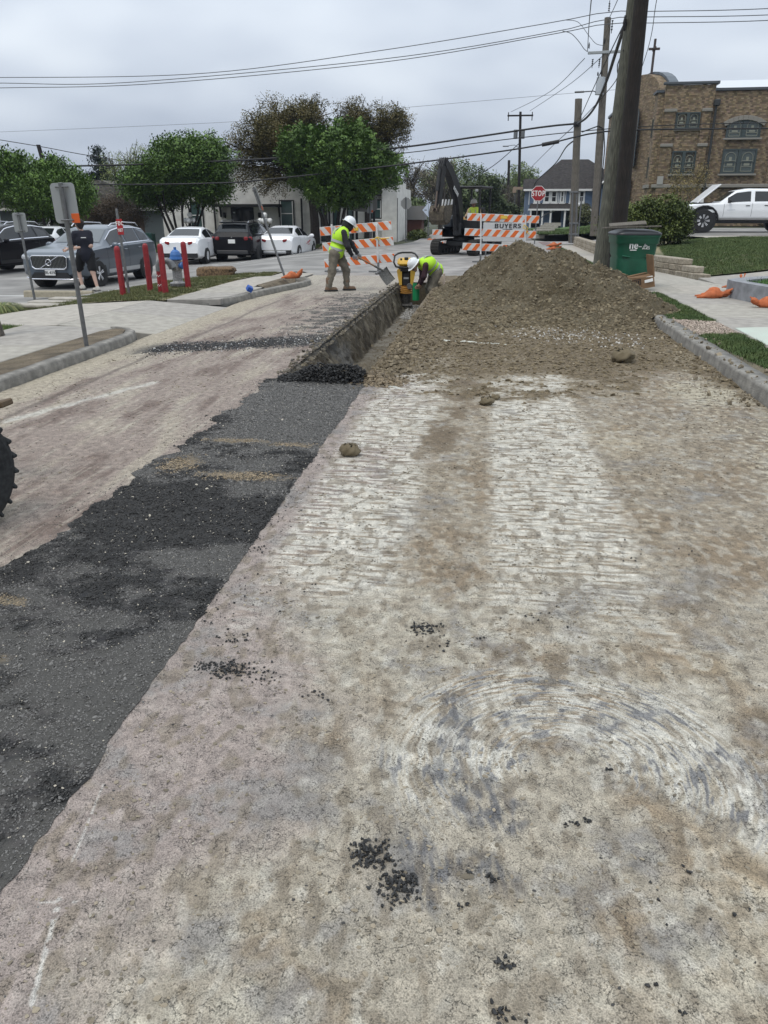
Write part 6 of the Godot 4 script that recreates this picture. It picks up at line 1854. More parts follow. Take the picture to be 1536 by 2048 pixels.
	po.transform = Transform3D(Basis.from_euler(Vector3(-0.5, 0.3, -0.35)), c + Vector3(-0.27, 1.12, 0.17))

# ---------------------------------------------------------------- poles, wires, signs, barricades, small things
func settle(o: Node3D, base: Vector3) -> void:  # moves a thing's origin to its base, leaving its parts where they are
	o.position += base
	for k in o.get_children(): k.position -= base

func wire(label: String, pts: Array, r: float, m: Material, group := "overhead cables") -> MeshInstance3D:
	var cv := Curve3D.new()
	for i in pts.size():
		var t: Vector3 = (pts[mini(i + 1, pts.size() - 1)] - pts[maxi(i - 1, 0)]) / 6.0
		cv.add_point(pts[i], -t, t)
	var fine := []
	var n := pts.size() * 5
	for i in n + 1: fine.append(cv.sample_baked(cv.get_baked_length() * i / n, true))
	var mb := MB.new()
	mb.tube(fine, r, 6)
	return solo("overhead_cable", mb, m, label, "cable", group)

func V(a: Array) -> Array:
	var out := []
	for i in range(0, a.size(), 3): out.append(Vector3(a[i], a[i + 1], a[i + 2]))
	return out

func pole(called: String, label: String, a: Vector3, b: Vector3, r0: float, r1: float, m: Material, seg := 14) -> Node3D:
	var o := thing(called, label, "utility pole", a)
	var mb := MB.new()
	var rings := []
	for i in 22:
		var t := i / 21.0
		var ring := PackedVector3Array()
		for k in seg:
			var an := TAU * k / seg
			var p := (b - a) * t
			var r := lerpf(r0, r1, t) * (1.0 + 0.05 * NB.get_noise_3d(cos(an) * 0.7 + a.x, t * 2.0, sin(an) * 0.7))
			ring.append(p + Vector3(cos(an) * r, 0, sin(an) * r))
		rings.append(ring)
	mb.loft(rings, true, true)
	part("shaft", mb, m, o)
	return o

func build_poles() -> void:
	var wood := func(c: Color, sd: int, lo: float) -> StandardMaterial3D:
		var m := tri_tex(pm(c, 0.95), noise_tex(512, 0.025, sd, lo, 1.0, 5), 1.0, M.cb, 0.4, true)
		m.uv1_scale = Vector3(5.0, 0.22, 5.0)
		return m
	var greenish = wood.call(C(0.21, 0.21, 0.165), 91, 0.35)
	var dark = wood.call(C(0.045, 0.034, 0.027), 92, 0.25)
	var grey = wood.call(C(0.235, 0.21, 0.175), 93, 0.5)
	M.old_wood = grey
	M.cable = pm(C(0.008, 0.008, 0.009), 0.6)
	M.alum = pm(C(0.11, 0.115, 0.125), 0.5, 0.3)
	M.galv = tri_tex(pm(C(0.21, 0.215, 0.22), 0.5, 0.4), noise_tex(256, 0.03, 94, 0.75, 1.0, 4), 1.5)
	var o := pole("utility_pole", "thick greenish weathered utility pole leaning right, beside the green bin", Vector3(2.99, 0.05, -21.5), Vector3(3.2, 9.6, -21.5), 0.215, 0.125, greenish)
	var mb := MB.new()
	mb.tube(V([-0.03, 5.55, 0.15, -0.07, 5.7, 0.2, -0.04, 5.85, 0.15]), 0.03, 6)
	part("cable_clamp", mb, M.cable, o)
	o = pole("utility_pole", "dark brown tarred utility pole just in front of the greenish one", Vector3(3.29, 0.05, -21.0), Vector3(3.19, 9.4, -21.0), 0.19, 0.15, dark)
	o = pole("utility_pole", "short grey utility pole at the far end of the block wall", Vector3(4.1, 0.15, -40.0), Vector3(3.8, 6.4, -40.0), 0.2, 0.16, grey)
	mb = MB.new()
	for q in [[0.05, 0.4], [0.05, 0.9], [0.0, 2.3]]: mb.box(Vector3(q[0] - q[1] * 0.05 - 0.05, q[1], 0.17), Vector3(0.42, 0.08, 0.1), Basis.IDENTITY, 0.01)
	mb.cyl(Vector3(-0.1, 0, 0.22), Vector3(-0.22, 2.3, 0.2), 0.04, -1.0, 8); mb.cyl(Vector3(0.1, 0, 0.2), Vector3(-0.02, 2.2, 0.18), 0.03, -1.0, 8)
	part("conduits", mb, M.galv, o)
	mb = MB.new()
	mb.box(Vector3(-0.3, 5.2, 0.15), Vector3(0.3, 0.22, 0.14), Basis.IDENTITY, 0.04)
	part("cable_clamp", mb, M.cable, o)
	o = pole("utility_pole", "tall grey utility pole with crossarm and grey transformer", Vector3(5.85, 0.3, -46.0), Vector3(5.48, 10.75, -46.0), 0.23, 0.16, grey)
	mb = MB.new()
	mb.box(Vector3(-0.35, 8.9, 0.15), Vector3(1.75, 0.13, 0.1), Basis(Vector3(0, 0, 1), 0.02), 0.015)
	part("crossarm", mb, pm(C(0.3, 0.32, 0.33), 0.6), o)
	mb = MB.new()
	mb.cyl(Vector3(-0.48, 6.95, 0.32), Vector3(-0.46, 7.75, 0.32), 0.22, 0.22, 16)
	part("transformer", mb, pm(C(0.42, 0.45, 0.48), 0.4), o)
	for q in [[-1.2, 9.1, 0.22], [-0.95, 8.6, -0.35], [-0.6, 8.6, -0.35], [-0.46, 7.9, 0.2], [-0.62, 7.85, 0.15], [-0.37, 10.7, 0.4], [-0.14, 10.3, -0.5], [-0.45, 9.3, 0.2]]:
		mb = MB.new()
		for k in 4: mb.cyl(Vector3(q[0], q[1] + q[2] * k / 4.0, 0.15), Vector3(q[0] + 0.01, q[1] + q[2] * (k + 0.5) / 4.0, 0.15), 0.055, 0.035, 8)
		mb.cyl(Vector3(q[0], q[1], 0.15), Vector3(q[0], q[1] + q[2] * 1.15, 0.15), 0.02, -1.0, 6)
		part("insulator", mb, M.dark_plastic, o)
	mb = MB.new()
	mb.tube(V([-0.35, 7.0, 0.1, -0.8, 7.1, 0.5, -1.3, 7.05, 0.8]), 0.025, 6)
	mb.box(Vector3(-1.55, 7.02, 0.9), Vector3(0.5, 0.08, 0.18), Basis(Vector3.UP, -0.2), 0.03)
	part("street_light", mb, M.galv, o)
	mb = MB.new()
	mb.tube(V([0.13, 0.5, 0.17, 0.1, 4.4, 0.17, -0.05, 5.35, 0.2, -0.35, 5.5, 0.2, -1.2, 5.2, 0.4]), 0.03, 6)
	part("riser", mb, M.cable, o)
	o = pole("utility_pole", "distant dark utility pole with crossarm beyond the excavator", Vector3(3.0, -0.5, -84.0), Vector3(2.5, 10.6, -84.0), 0.16, 0.12, dark, 8)
	mb = MB.new()
	mb.box(Vector3(-0.5, 10.75, 0.14), Vector3(2.5, 0.14, 0.12))
	for x in [-1.65, 0.65]: mb.cyl(Vector3(x, 10.3, 0.14), Vector3(x, 11.05, 0.14), 0.05, -1.0, 6)
	part("crossarm", mb, dark, o)
	mb = MB.new()
	for x in [-0.85, -0.15]: mb.cyl(Vector3(x, 8.7, 0.2), Vector3(x, 9.5, 0.2), 0.2, -1.0, 8)
	part("transformer", mb, M.galv, o)
	mb = MB.new()
	mb.tube(V([-0.45, 7.9, 0.1, -0.9, 8.15, 0.1, -1.5, 8.1, 0.1]), 0.03, 5)
	mb.box(Vector3(-1.75, 8.05, 0.1), Vector3(0.6, 0.1, 0.2), Basis.IDENTITY, 0.03)
	part("street_light", mb, M.galv, o)
	pole("utility_pole", "bare dark utility pole left of the distant crossarm pole", Vector3(2.1, -0.5, -95.0), Vector3(1.87, 6.9, -95.0), 0.17, 0.14, dark, 8)
	o = pole("utility_pole", "dark utility pole rising behind the trees at upper left", Vector3(-33.6, -0.5, -60.0), Vector3(-34.66, 6.3, -60.0), 0.2, 0.16, dark, 8)
	var thin: Material = M.alum
	wire("uppermost thin power line crossing the sky", V([-32.9, 8.87, -46, -28.28, 8.71, -46, -16.34, 8.68, -46, -6.03, 9.58, -46, 2.6, 10.6, -46, 5.48, 11.0, -46, 7.4, 10.97, -46, 13.2, 10.93, -46, 22.0, 11.2, -46]), 0.02, thin, "")
	wire("second power line crossing the sky, upper one of the close pair", V([-33.0, 8.47, -46, -28.33, 8.43, -46, -20.77, 8.32, -46, -6.03, 9.17, -46, 2.84, 10.2, -46, 5.4, 10.7, -46, 7.32, 10.73, -46, 13.25, 10.66, -46, 22.0, 10.9, -46]), 0.02, thin, "")
	wire("lowest of the three power lines crossing the sky", V([-32.8, 8.1, -45.6, -28.14, 8.13, -45.6, -19.14, 8.17, -45.6, -5.98, 8.96, -45.6, 2.61, 10.0, -45.6, 5.32, 10.4, -45.6, 7.29, 10.39, -45.6, 13.18, 10.35, -45.6, 22, 10.6, -45.6]), 0.02, thin, "")
	wire("short drooping jumper wire left of the crossarm", V([3.26, 10.22, -46, 3.7, 10.1, -46, 4.11, 9.76, -46, 4.43, 9.4, -46, 4.6, 9.25, -45.85]), 0.018, thin, "")
	wire("short slack jumper wire from the top line to the tall pole", V([3.3, 10.7, -46, 4.0, 10.6, -46, 4.6, 10.0, -46, 5.0, 9.6, -45.9, 5.4, 9.5, -45.85]), 0.014, thin, "")
	wire("wire running up out of the picture from the left end of the crossarm", V([4.6, 9.25, -45.85, 3.58, 8.54, -36, 2.39, 7.03, -24, 1.5, 6.2, -15]), 0.017, thin, "")
	wire("wire running up out of the picture from the top of the tall pole", V([5.5, 10.6, -46, 4.6, 9.36, -36, 3.64, 8.03, -28, 2.9, 7.2, -22]), 0.017, thin, "")
	wire("wire hanging beside the right edge of the dark pole", V([3.37, 4.7, -20.95, 3.42, 5.08, -20.6, 3.37, 5.35, -20, 3.22, 5.7, -19, 3.0, 6.4, -17]), 0.008, thin, "")
	wire("thick black cable sagging from the short grey pole towards the left", V([-29.65, 3.85, -40, -25.42, 3.76, -40, -18.83, 3.78, -40, -10.95, 4.02, -40, -4.83, 4.42, -40, -0.64, 4.9, -40, 2.36, 5.27, -40, 3.8, 5.38, -40]), 0.045, M.cable, "")
	wire("thin dark cable just below the upper black cable", V([-12, 3.75, -40.2, -4.46, 4.21, -40.2, -0.87, 4.62, -40.2, 3.69, 5.05, -40.2, 7.79, 5.28, -40.2, 14.0, 5.35, -40.2]), 0.022, M.cable, "")
	var low := wire("black cable with a long splice case crossing behind the excavator arm", V([-28.7, 2.95, -38.5, -24.6, 2.9, -38.5, -18.24, 2.82, -38.5, -13.1, 2.87, -38.5, -10.72, 3.02, -38.5, -4.29, 3.62, -38.5, 0.32, 4.14, -38.5, 2.6, 4.47, -38.5, 3.64, 4.7, -38.5, 5.07, 4.92, -38.5, 8.0, 4.97, -38.5, 15.2, 4.93, -38.5]), 0.036, M.cable, "")
	mb = MB.new()
	mb.cyl(Vector3(2.2, 4.4, -38.5), Vector3(2.95, 4.53, -38.5), 0.085, -1.0, 10)
	part("splice_case", mb, M.cable, low)
	wire("thick black cable bundle sweeping up to the greenish pole", V([3.8, 5.36, -40, 3.79, 5.21, -36, 3.69, 5.24, -32, 3.48, 5.45, -28, 3.21, 5.62, -24.5, 2.96, 5.75, -21.35]), 0.045, M.cable, "")
	wire("taut thin cable above the black bundle at the greenish pole", V([3.94, 5.61, -40, 3.49, 5.95, -30, 2.97, 5.82, -21.35]), 0.016, M.cable, "")
	wire("slack thin cable below the black bundle at the greenish pole", V([4.25, 5.77, -44, 3.69, 5.35, -28, 3.22, 5.25, -24, 2.98, 5.2, -21.35]), 0.014, M.cable, "")
	wire("dark service cable dropping to the blue house", V([3.9, 4.75, -40, 3.85, 4.75, -45, 4.14, 4.5, -56, 3.84, 3.99, -70, 3.7, 3.5, -73]), 0.035, M.cable, "")
	wire("thin guy line from the short pole towards the distant pole", V([3.75, 5.33, -40, 4.01, 5.7, -60, 3.09, 4.83, -84]), 0.02, thin, "")
	wire("left one of two thin lines from the crossarm to the distant pole", V([4.5, 8.97, -46, 3.96, 9.75, -64, 1.58, 10.6, -84]), 0.02, thin, "")
	wire("right one of two thin lines from the crossarm to the distant pole", V([5.4, 9.06, -46, 5.19, 9.95, -62, 3.4, 10.65, -84]), 0.02, thin, "")
	wire("dark line falling from the distant pole into the trees", V([2.54, 7.79, -84, 0.27, 5.9, -84, -2.67, 4.21, -84, -5.69, 2.61, -84]), 0.04, M.cable, "")
	wire("very faint far line across the sky above the trees", V([-66.2, 10.31, -95, -29.97, 11.2, -95, -12.9, 12.2, -95, 10.2, 13.6, -95, 26.6, 14.4, -95]), 0.018, thin, "")
	wire("line from the upper left pole sloping into the trees", V([-42, 7.3, -60, -34.66, 6.2, -60, -31.36, 5.63, -60, -25.84, 4.83, -60]), 0.03, M.cable, "")

func sign_back(label: String, a: Vector3, b: Vector3, r: float, w: float, h: float, face: Basis, sticker: bool) -> Node3D:  # sign seen from behind on a pipe post
	var o := thing("road_sign", label, "road sign", a)
	var mb := MB.new()
	mb.cyl(Vector3.ZERO, b - a, r, r, 12)
	part("post", mb, M.galv, o)
	mb = MB.new()
	var c := (b - a) - (b - a).normalized() * (h * 0.5) + face.z * -(r + 0.012)
	var poly := PackedVector2Array()
	for q in [[-1, -1], [1, -1], [1, 1], [-1, 1]]:
		for k in 4:
			var an: float = atan2(q[1], q[0]) - PI / 4 + PI / 2 * k / 3.0
			poly.append(Vector2(q[0] * (w / 2 - 0.04) + cos(an) * 0.04, q[1] * (h / 2 - 0.04) + sin(an) * 0.04))
	mb.prism(poly, -0.003, 0.003, Transform3D(face, c))
	part("sign_panel", mb, pm(C(0.3, 0.31, 0.31), 0.45, 0.35), o)
	mb = MB.new()
	for s in [-0.42, 0.4]:
		mb.tube([c + face * Vector3(-0.07, h * s, 0.01), c + face * Vector3(-0.04, h * s, r * 2 + 0.02), c + face * Vector3(0.04, h * s, r * 2 + 0.02), c + face * Vector3(0.07, h * s, 0.01)], 0.009, 5)
	part("bracket", mb, M.galv, o)
	if sticker:
		mb = MB.new()
		mb.box(c + face * Vector3(w * 0.36, -h * 0.38, 0.012), Vector3(0.09, 0.1, 0.005), face, 0.002)
		part("orange_tag", mb, pm(C(0.55, 0.09, 0.01), 0.6), o)
	return o

func stripes(board: Node, w: float, h: float, lean: float, t: Transform3D) -> void:
	var mb := MB.new()
	var n := int(w / 0.3) + 2
	for k in range(-1, n):
		var x0 := -w / 2 + k * 0.3
		var raw := P2([x0, -h / 2, x0 + 0.15, -h / 2, x0 + 0.15 + lean, h / 2, x0 + lean, h / 2])
		var box := P2([-w / 2 + 0.01, -h / 2 + 0.01, w / 2 - 0.01, -h / 2 + 0.01, w / 2 - 0.01, h / 2 - 0.01, -w / 2 + 0.01, h / 2 - 0.01])
		for q in Geometry2D.intersect_polygons(raw, box): mb.prism(q, 0.0125, 0.0155, t)
	part("orange_stripes", mb, M.orange_print, board)

func barricade(label: String, pos: Vector3, turn: float, tilt: float, w: float, posts: Array, lean: float, ys: Array, off := [0.0, 0.0, 0.0]) -> Node3D:
	var o := thing("barricade", label, "barricade", pos, turn, "striped road barricades closing the street")
	for i in 3:
		var t := Transform3D(Basis(Vector3(0, 0, 1), tilt), Vector3(off[i], ys[i], 0))
		var mb := MB.new()
		mb.box(t.origin, Vector3(w, 0.235, 0.025), t.basis, 0.006)
		var bd := part("board", mb, M.white_board, o)
		stripes(bd, w, 0.235, lean, t)
	for x in posts:
		var mb := MB.new()
		mb.box(Vector3(x, (ys[0] + 0.1) / 2, 0.045), Vector3(0.05, ys[0] + 0.12, 0.05), Basis(Vector3(0, 0, 1), 0.04), 0.006)
		part("post", mb, M.white_board, o)
		mb = MB.new()
		mb.box(Vector3(x + 0.02, 0.14, 0.045), Vector3(0.062, 0.28, 0.062), Basis.IDENTITY, 0.006)
		mb.box(Vector3(x + 0.02, 0.03, 0.045), Vector3(0.07, 0.05, 1.3), Basis.IDENTITY, 0.008)
		mb.box(Vector3(x + 0.02, 0.035, 0.045), Vector3(0.55, 0.04, 0.06), Basis(Vector3.UP, 0.15), 0.006)
		part("foot", mb, M.galv, o)
	return o

func sandbag(label: String, pos: Vector3, turn: float, L: float, h: float, tail := Vector3(0.12, 0.08, 0.0)) -> void:
	var mb := MB.new()
	var kn := Vector3(L * 0.33, h * 0.34, 0)
	var bones := [[Vector3(-L * 0.26, h * 0.2, 0), Vector3(L * 0.02, h * 0.4, 0), h * 0.2, h * 0.52], [Vector3(L * 0.02, h * 0.4, 0), kn, h * 0.5, h * 0.13], [kn, kn + tail * 0.4, h * 0.12, h * 0.15]]
	for s in [-1.0, 1.0]:
		bones.append([Vector3(-L * 0.44, h * 0.1, s * L * 0.2), Vector3(-L * 0.1, h * 0.24, s * L * 0.16), h * 0.08, h * 0.26])
		bones.append([Vector3(-L * 0.1, h * 0.24, s * L * 0.16), Vector3(L * 0.2, h * 0.26, s * L * 0.06), h * 0.26, h * 0.22])
		bones.append([kn + tail * 0.3, kn + tail + Vector3(0, h * 0.1 * s, 0.05 * s), h * 0.13, h * 0.1])
	body(mb, bones, 0.012, 0.05)
	for i in mb.v.size():
		var p := mb.v[i]
		var fold := sin(atan2(p.z, p.y - h * 0.3) * 7.0 + p.x * 4.0) * 0.013 * sst(-L * 0.15, L * 0.3, p.x) + 0.02 * NC.get_noise_3d(p.x * 0.35 + pos.x, p.y * 0.9, p.z * 0.6)
		mb.v[i] = p + mb.n[i] * fold
		mb.v[i].y = maxf(mb.v[i].y, 0.002)
	var o := solo("sandbag", mb, M.orange_cloth, label, "sandbag", "orange sandbags")
	o.position = pos
	o.rotation.y = turn

func build_street() -> void:
	M.orange_print = pm(C(0.62, 0.12, 0.012), 0.55)
	M.white_board = tri_tex(pm(C(0.66, 0.66, 0.65), 0.6), noise_tex(256, 0.01, 101, 0.82, 1.0, 4), 0.8)
	M.orange_cloth = tri_tex(pm(C(0.62, 0.17, 0.06), 0.85), noise_tex(256, 0.02, 102, 0.7, 1.0, 4), 1.5)
	M.yellow = pm(C(0.62, 0.42, 0.05), 0.55)
	# barricades
	var o := barricade("nearest striped barricade on the right behind the dirt heap", Vector3(0.42, 0, -26.9), 0.03, -0.036, 2.36, [-0.68, 0.78], 0.17, [1.4, 0.93, 0.47], [0.02, -0.05, -0.1])
	var mb := MB.new()
	mb.box(Vector3(0.05, 1.43, 0.032), Vector3(0.22, 0.1, 0.02), Basis.IDENTITY, 0.004)
	part("yellow_tag", mb, M.yellow, o)
	mb = MB.new()
	mb.tube(V([0.72, 1.2, 0.08, 0.85, 1.1, 0.1, 0.8, 0.98, 0.08, 0.92, 0.9, 0.1]), 0.014, 5); mb.tube(V([0.72, 1.2, 0.08, 0.68, 1.1, 0.09, 0.8, 1.06, 0.08]), 0.014, 5)
	part("yellow_tape", mb, M.yellow, o)
	o = barricade("striped barricade on the left behind the standing worker", Vector3(-3.7, 0, -22.1), 0.05, 0.085, 2.02, [-0.64, 0.62], -0.17, [1.17, 0.76, 0.32], [0.0, 0.06, 0.1])
	mb = MB.new()
	mb.box(Vector3(0.02, 1.16, 0.035), Vector3(0.12, 0.1, 0.04), Basis.IDENTITY, 0.01)
	part("yellow_lamp", mb, M.yellow, o)
	mb = MB.new()
	mb.tube(V([0.45, 0.86, 0.07, 0.62, 0.95, 0.09, 0.75, 0.9, 0.06, 0.95, 0.93, 0.06]), 0.014, 5); mb.tube(V([0.6, 0.95, 0.09, 0.68, 0.86, 0.08]), 0.014, 5)
	part("yellow_tape", mb, M.yellow, o)
	barricade("far striped barricade partly hidden behind the excavator", Vector3(-1.55, 0, -36.0), 0.0, 0.0, 1.95, [-0.45, 0.6], 0.17, [1.25, 0.72, 0.22])
	o = thing("notice_board", "white notice board lettered in black behind the right barricade", "notice board", Vector3(0.52, 0, -28.4), 0.03)
	mb = MB.new()
	mb.box(Vector3(0, 0.93, 0), Vector3(1.45, 0.62, 0.05), Basis.IDENTITY, 0.01)
	part("panel", mb, pm(C(0.5, 0.5, 0.5), 0.5), o)
	for x in [-0.6, 0.6]:
		mb = MB.new()
		mb.box(Vector3(x, 0.32, -0.04), Vector3(0.05, 0.64, 0.05))
		part("leg", mb, M.galv, o)
	text("BUYERS", 0.15, M.ink, o, Vector3(0.12, 1.13, 0.03), Basis.IDENTITY, "lettering", true, 1.25)
	mb = MB.new()
	mb.box(Vector3(0.12, 1.02, 0.028), Vector3(0.34, 0.025, 0.004))
	part("small_print", mb, M.ink, o)
	mb = MB.new()
	mb.box(Vector3(0.58, 0.84, 0.03), Vector3(0.2, 0.14, 0.008), Basis.IDENTITY, 0.002)
	part("yellow_sticker", mb, M.yellow, o)
	# signs
	sign_back("large grey sign back on a leaning pipe post at the near left kerb", Vector3(-4.79, 0.09, -8.68), Vector3(-4.72, 1.93, -8.5), 0.026, 0.27, 0.42, Basis(Vector3.UP, 0.12) * Basis(Vector3(0, 0, 1), 0.03), true)
	sign_back("small grey sign back on a thin post in the grass before the parked cars", Vector3(-9.52, -0.12, -15.4), Vector3(-9.58, 1.6, -15.4), 0.025, 0.26, 0.38, Basis(Vector3.UP, 0.25), false)
	sign_back("narrow edge-on sign on a strongly leaning post with an orange sandbag at its foot", Vector3(-4.88, 0.16, -18.6), Vector3(-5.52, 2.13, -18.55), 0.028, 0.3, 0.55, Basis(Vector3(0, 0, 1), 0.31) * Basis(Vector3.UP, -1.15), true)
	sign_back("narrow sign on a post behind the left barricade, before the white building", Vector3(-6.1, -0.4, -41.0), Vector3(-6.1, 2.25, -41.0), 0.035, 0.3, 0.75, Basis.IDENTITY, true)
	o = thing("road_sign", "grey octagonal back of a stop sign across the junction", "road sign", Vector3(-4.86, -0.1, -47.0))
	mb = MB.new()
	mb.cyl(Vector3.ZERO, Vector3(-0.02, 2.45, 0), 0.035, -1.0, 8)
	part("post", mb, M.galv, o)
	var oct := func(r: float) -> PackedVector2Array:
		var p := PackedVector2Array()
		for k in 8: p.append(Vector2(cos(PI / 8 + k * PI / 4), sin(PI / 8 + k * PI / 4)) * r)
		return p
	mb = MB.new()
	mb.prism(oct.call(0.33), -0.06, -0.05, Transform3D(Basis.IDENTITY, Vector3(0, 2.1, 0)))
	part("sign_panel", mb, pm(C(0.34, 0.34, 0.33), 0.5, 0.2), o)
	o = thing("road_sign", "white diamond sign back on a thin post beyond the junction", "road sign", Vector3(-3.62, -0.1, -48.0))
	mb = MB.new()
	mb.cyl(Vector3.ZERO, Vector3(0, 2.2, 0), 0.03, -1.0, 8)
	part("post", mb, M.galv, o)
	mb = MB.new()
	mb.prism(P2([-0.37, 0, 0, -0.4, 0.37, 0, 0, 0.4]), 0.03, 0.04, Transform3D(Basis.IDENTITY, Vector3(0, 1.75, 0)))
	var dp := part("sign_panel", mb, pm(C(0.68, 0.74, 0.85), 0.5), o)
	mb = MB.new()
	mb.box(Vector3(0, 1.75, 0.045), Vector3(0.035, 0.7, 0.01)); mb.box(Vector3(-0.17, 1.74, 0.043), Vector3(0.14, 0.07, 0.006))
	part("stiffener", mb, pm(C(0.3, 0.33, 0.38), 0.5), dp)
	o = thing("stop_sign", "red stop sign on a thin post before the blue house", "stop sign", Vector3(2.32, 0.05, -41.0))
	mb = MB.new()
	mb.cyl(Vector3.ZERO, Vector3(0.02, 2.7, -0.03), 0.03, -1.0, 8)
	part("post", mb, M.galv, o)
	mb = MB.new()
	mb.prism(oct.call(0.375), 0.0, 0.008, Transform3D(Basis.IDENTITY, Vector3(0.02, 2.36, 0)))
	part("white_border", mb, M.white, o)
	mb = MB.new()
	mb.prism(oct.call(0.35), 0.008, 0.011, Transform3D(Basis.IDENTITY, Vector3(0.02, 2.36, 0)))
	part("red_face", mb, pm(C(0.3, 0.008, 0.012), 0.45), o)
	text("STOP", 0.25, M.white, o, Vector3(0.02, 2.36, 0.012), Basis.IDENTITY, "lettering", true, 0.8)
	o = thing("sign_post", "thin bare post with a small round lamp right of the short grey pole", "sign post", Vector3(4.5, 0.15, -41.5))
	mb = MB.new()
	mb.cyl(Vector3.ZERO, Vector3(0, 2.1, 0), 0.035, -1.0, 8)
	part("post", mb, M.galv, o)
	mb = MB.new()
	mb.ball(Vector3(-0.14, 1.75, 0), Vector3(0.09, 0.09, 0.09))
	part("globe", mb, M.white, o)
	o = thing("street_name_sign", "small street name sign on a thin post beyond the barricades", "street sign", Vector3(2.35, -0.4, -80.0))
	mb = MB.new()
	mb.cyl(Vector3.ZERO, Vector3(0, 4.2, 0), 0.05, -1.0, 6)
	part("post", mb, M.galv, o)
	mb = MB.new()
	mb.box(Vector3(0.25, 4.0, 0.06), Vector3(1.0, 0.24, 0.02)); mb.box(Vector3(-0.1, 3.75, 0.08), Vector3(0.35, 0.3, 0.02))
	part("blade", mb, pm(C(0.3, 0.22, 0.16), 0.6), o)
	# fire connection: bollards, red sign, standpipe, hydrant
	var red := tri_tex(pm(C(0.3, 0.012, 0.018), 0.5), noise_tex(256, 0.02, 103, 0.75, 1.0, 4), 1.5)
	mb = MB.new()
	mb.lathe([Vector2(0.06, -0.15), Vector2(0.057, 0.86), Vector2(0.05, 0.9), Vector2(0.028, 0.925), Vector2(0.001, 0.93)], 16)
	var bol := mb.mesh(red)
	for q in [[-7.2, -14.75, 0.02, "leftmost red bollard, with the small red sign above it"], [-6.98, -15.55, 0.01, "second red bollard from the left, behind the curved pipe"], [-6.35, -14.85, 0.02, "third red bollard from the left, right of the curved pipe"], [-6.3, -15.95, 0.03, "rightmost red bollard, just right of the blue and silver hydrant"]]:
		var b := add("bollard", bol)
		tag(b, q[3], "bollard", "red bollards round the hydrant")
		b.position = Vector3(q[0], gy(q[0], q[1]), q[1])
		b.rotation.z = q[2]
	o = thing("fire_connection_sign", "small red sign lettered in white on a grey post behind the leftmost bollard", "sign", Vector3(-7.2, gy(-7.2, -15.0), -15.0))
	mb = MB.new()
	mb.box(Vector3(-0.02, 0.8, 0), Vector3(0.045, 1.6, 0.03), Basis(Vector3(0, 0, 1), 0.03), 0.004)
	part("post", mb, M.galv, o)
	mb = MB.new()
	mb.box(Vector3(0, 1.27, 0.03), Vector3(0.125, 0.29, 0.008), Basis(Vector3(0, 0, 1), 0.03), 0.003)
	part("red_plate", mb, pm(C(0.32, 0.01, 0.015), 0.5), o)
	text("FDC", 0.075, M.white, o, Vector3(0, 1.335, 0.036), Basis(Vector3(0, 0, 1), 0.03), "lettering", true, 0.85)
	text("107", 0.06, M.white, o, Vector3(0.0, 1.21, 0.036), Basis(Vector3(0, 0, 1), 0.03), "lettering", true, 0.8)
	o = thing("standpipe", "red standpipe with curved grey elbow between the bollards", "standpipe", Vector3(-6.55, gy(-6.55, -15.1), -15.1))
	mb = MB.new()
	mb.cyl(Vector3(0, -0.1, 0), Vector3(0, 0.42, 0), 0.055, -1.0, 16)
	part("pipe", mb, red, o)
	for y in [0.12, 0.3]:
		for k in 5:
			mb = MB.new()
			var a := 0.3 + k * 0.5
			mb.box(Vector3(sin(a - 1.3) * 0.057, y + 0.02 * (k % 2), cos(a - 1.3) * 0.057), Vector3(0.03, 0.012, 0.006), Basis(Vector3.UP, a - 1.3) * Basis(Vector3(0, 0, 1), 0.5))
			part("white_band_print", mb, M.white, o)
	mb = MB.new()
	mb.tube(V([0, 0.4, 0, 0, 0.5, 0, 0.03, 0.57, 0, 0.1, 0.6, 0, 0.2, 0.6, 0, 0.26, 0.56, 0, 0.28, 0.5, 0.0]), 0.062, 12)
	mb.cyl(Vector3(0.25, 0.57, 0), Vector3(0.3, 0.46, 0), 0.075, 0.075, 12)
	part("elbow", mb, M.galv, o)
	o = thing("fire_hydrant", "silver fire hydrant with blue bonnet and caps between two red bollards", "fire hydrant", Vector3(-6.62, gy(-6.62, -16.2) + 0.02, -16.2))
	var blue := pm(C(0.035, 0.13, 0.36), 0.45)
	var sil := tri_tex(pm(C(0.42, 0.42, 0.42), 0.45, 0.35), noise_tex(256, 0.03, 104, 0.6, 1.0, 4), 3.0)
	mb = MB.new()
	mb.lathe([Vector2(0.0, 0.07), Vector2(0.17, 0.07), Vector2(0.175, 0.05), Vector2(0.175, 0.0), Vector2(0.13, -0.01)].map(func(q): return q) , 20)
	mb.lathe([Vector2(0.13, -0.1), Vector2(0.13, 0.0), Vector2(0.175, 0.0), Vector2(0.175, 0.05), Vector2(0.12, 0.075), Vector2(0.105, 0.1), Vector2(0.1, 0.3), Vector2(0.115, 0.36), Vector2(0.115, 0.5), Vector2(0.1, 0.54)], 20)
	part("barrel", mb, sil, o)
	mb = MB.new()
	mb.lathe([Vector2(0.1, 0.53), Vector2(0.15, 0.54), Vector2(0.15, 0.57), Vector2(0.12, 0.58), Vector2(0.115, 0.64), Vector2(0.09, 0.7), Vector2(0.05, 0.735), Vector2(0.03, 0.74), Vector2(0.028, 0.79), Vector2(0.001, 0.79)], 20)
	part("bonnet", mb, blue, o)
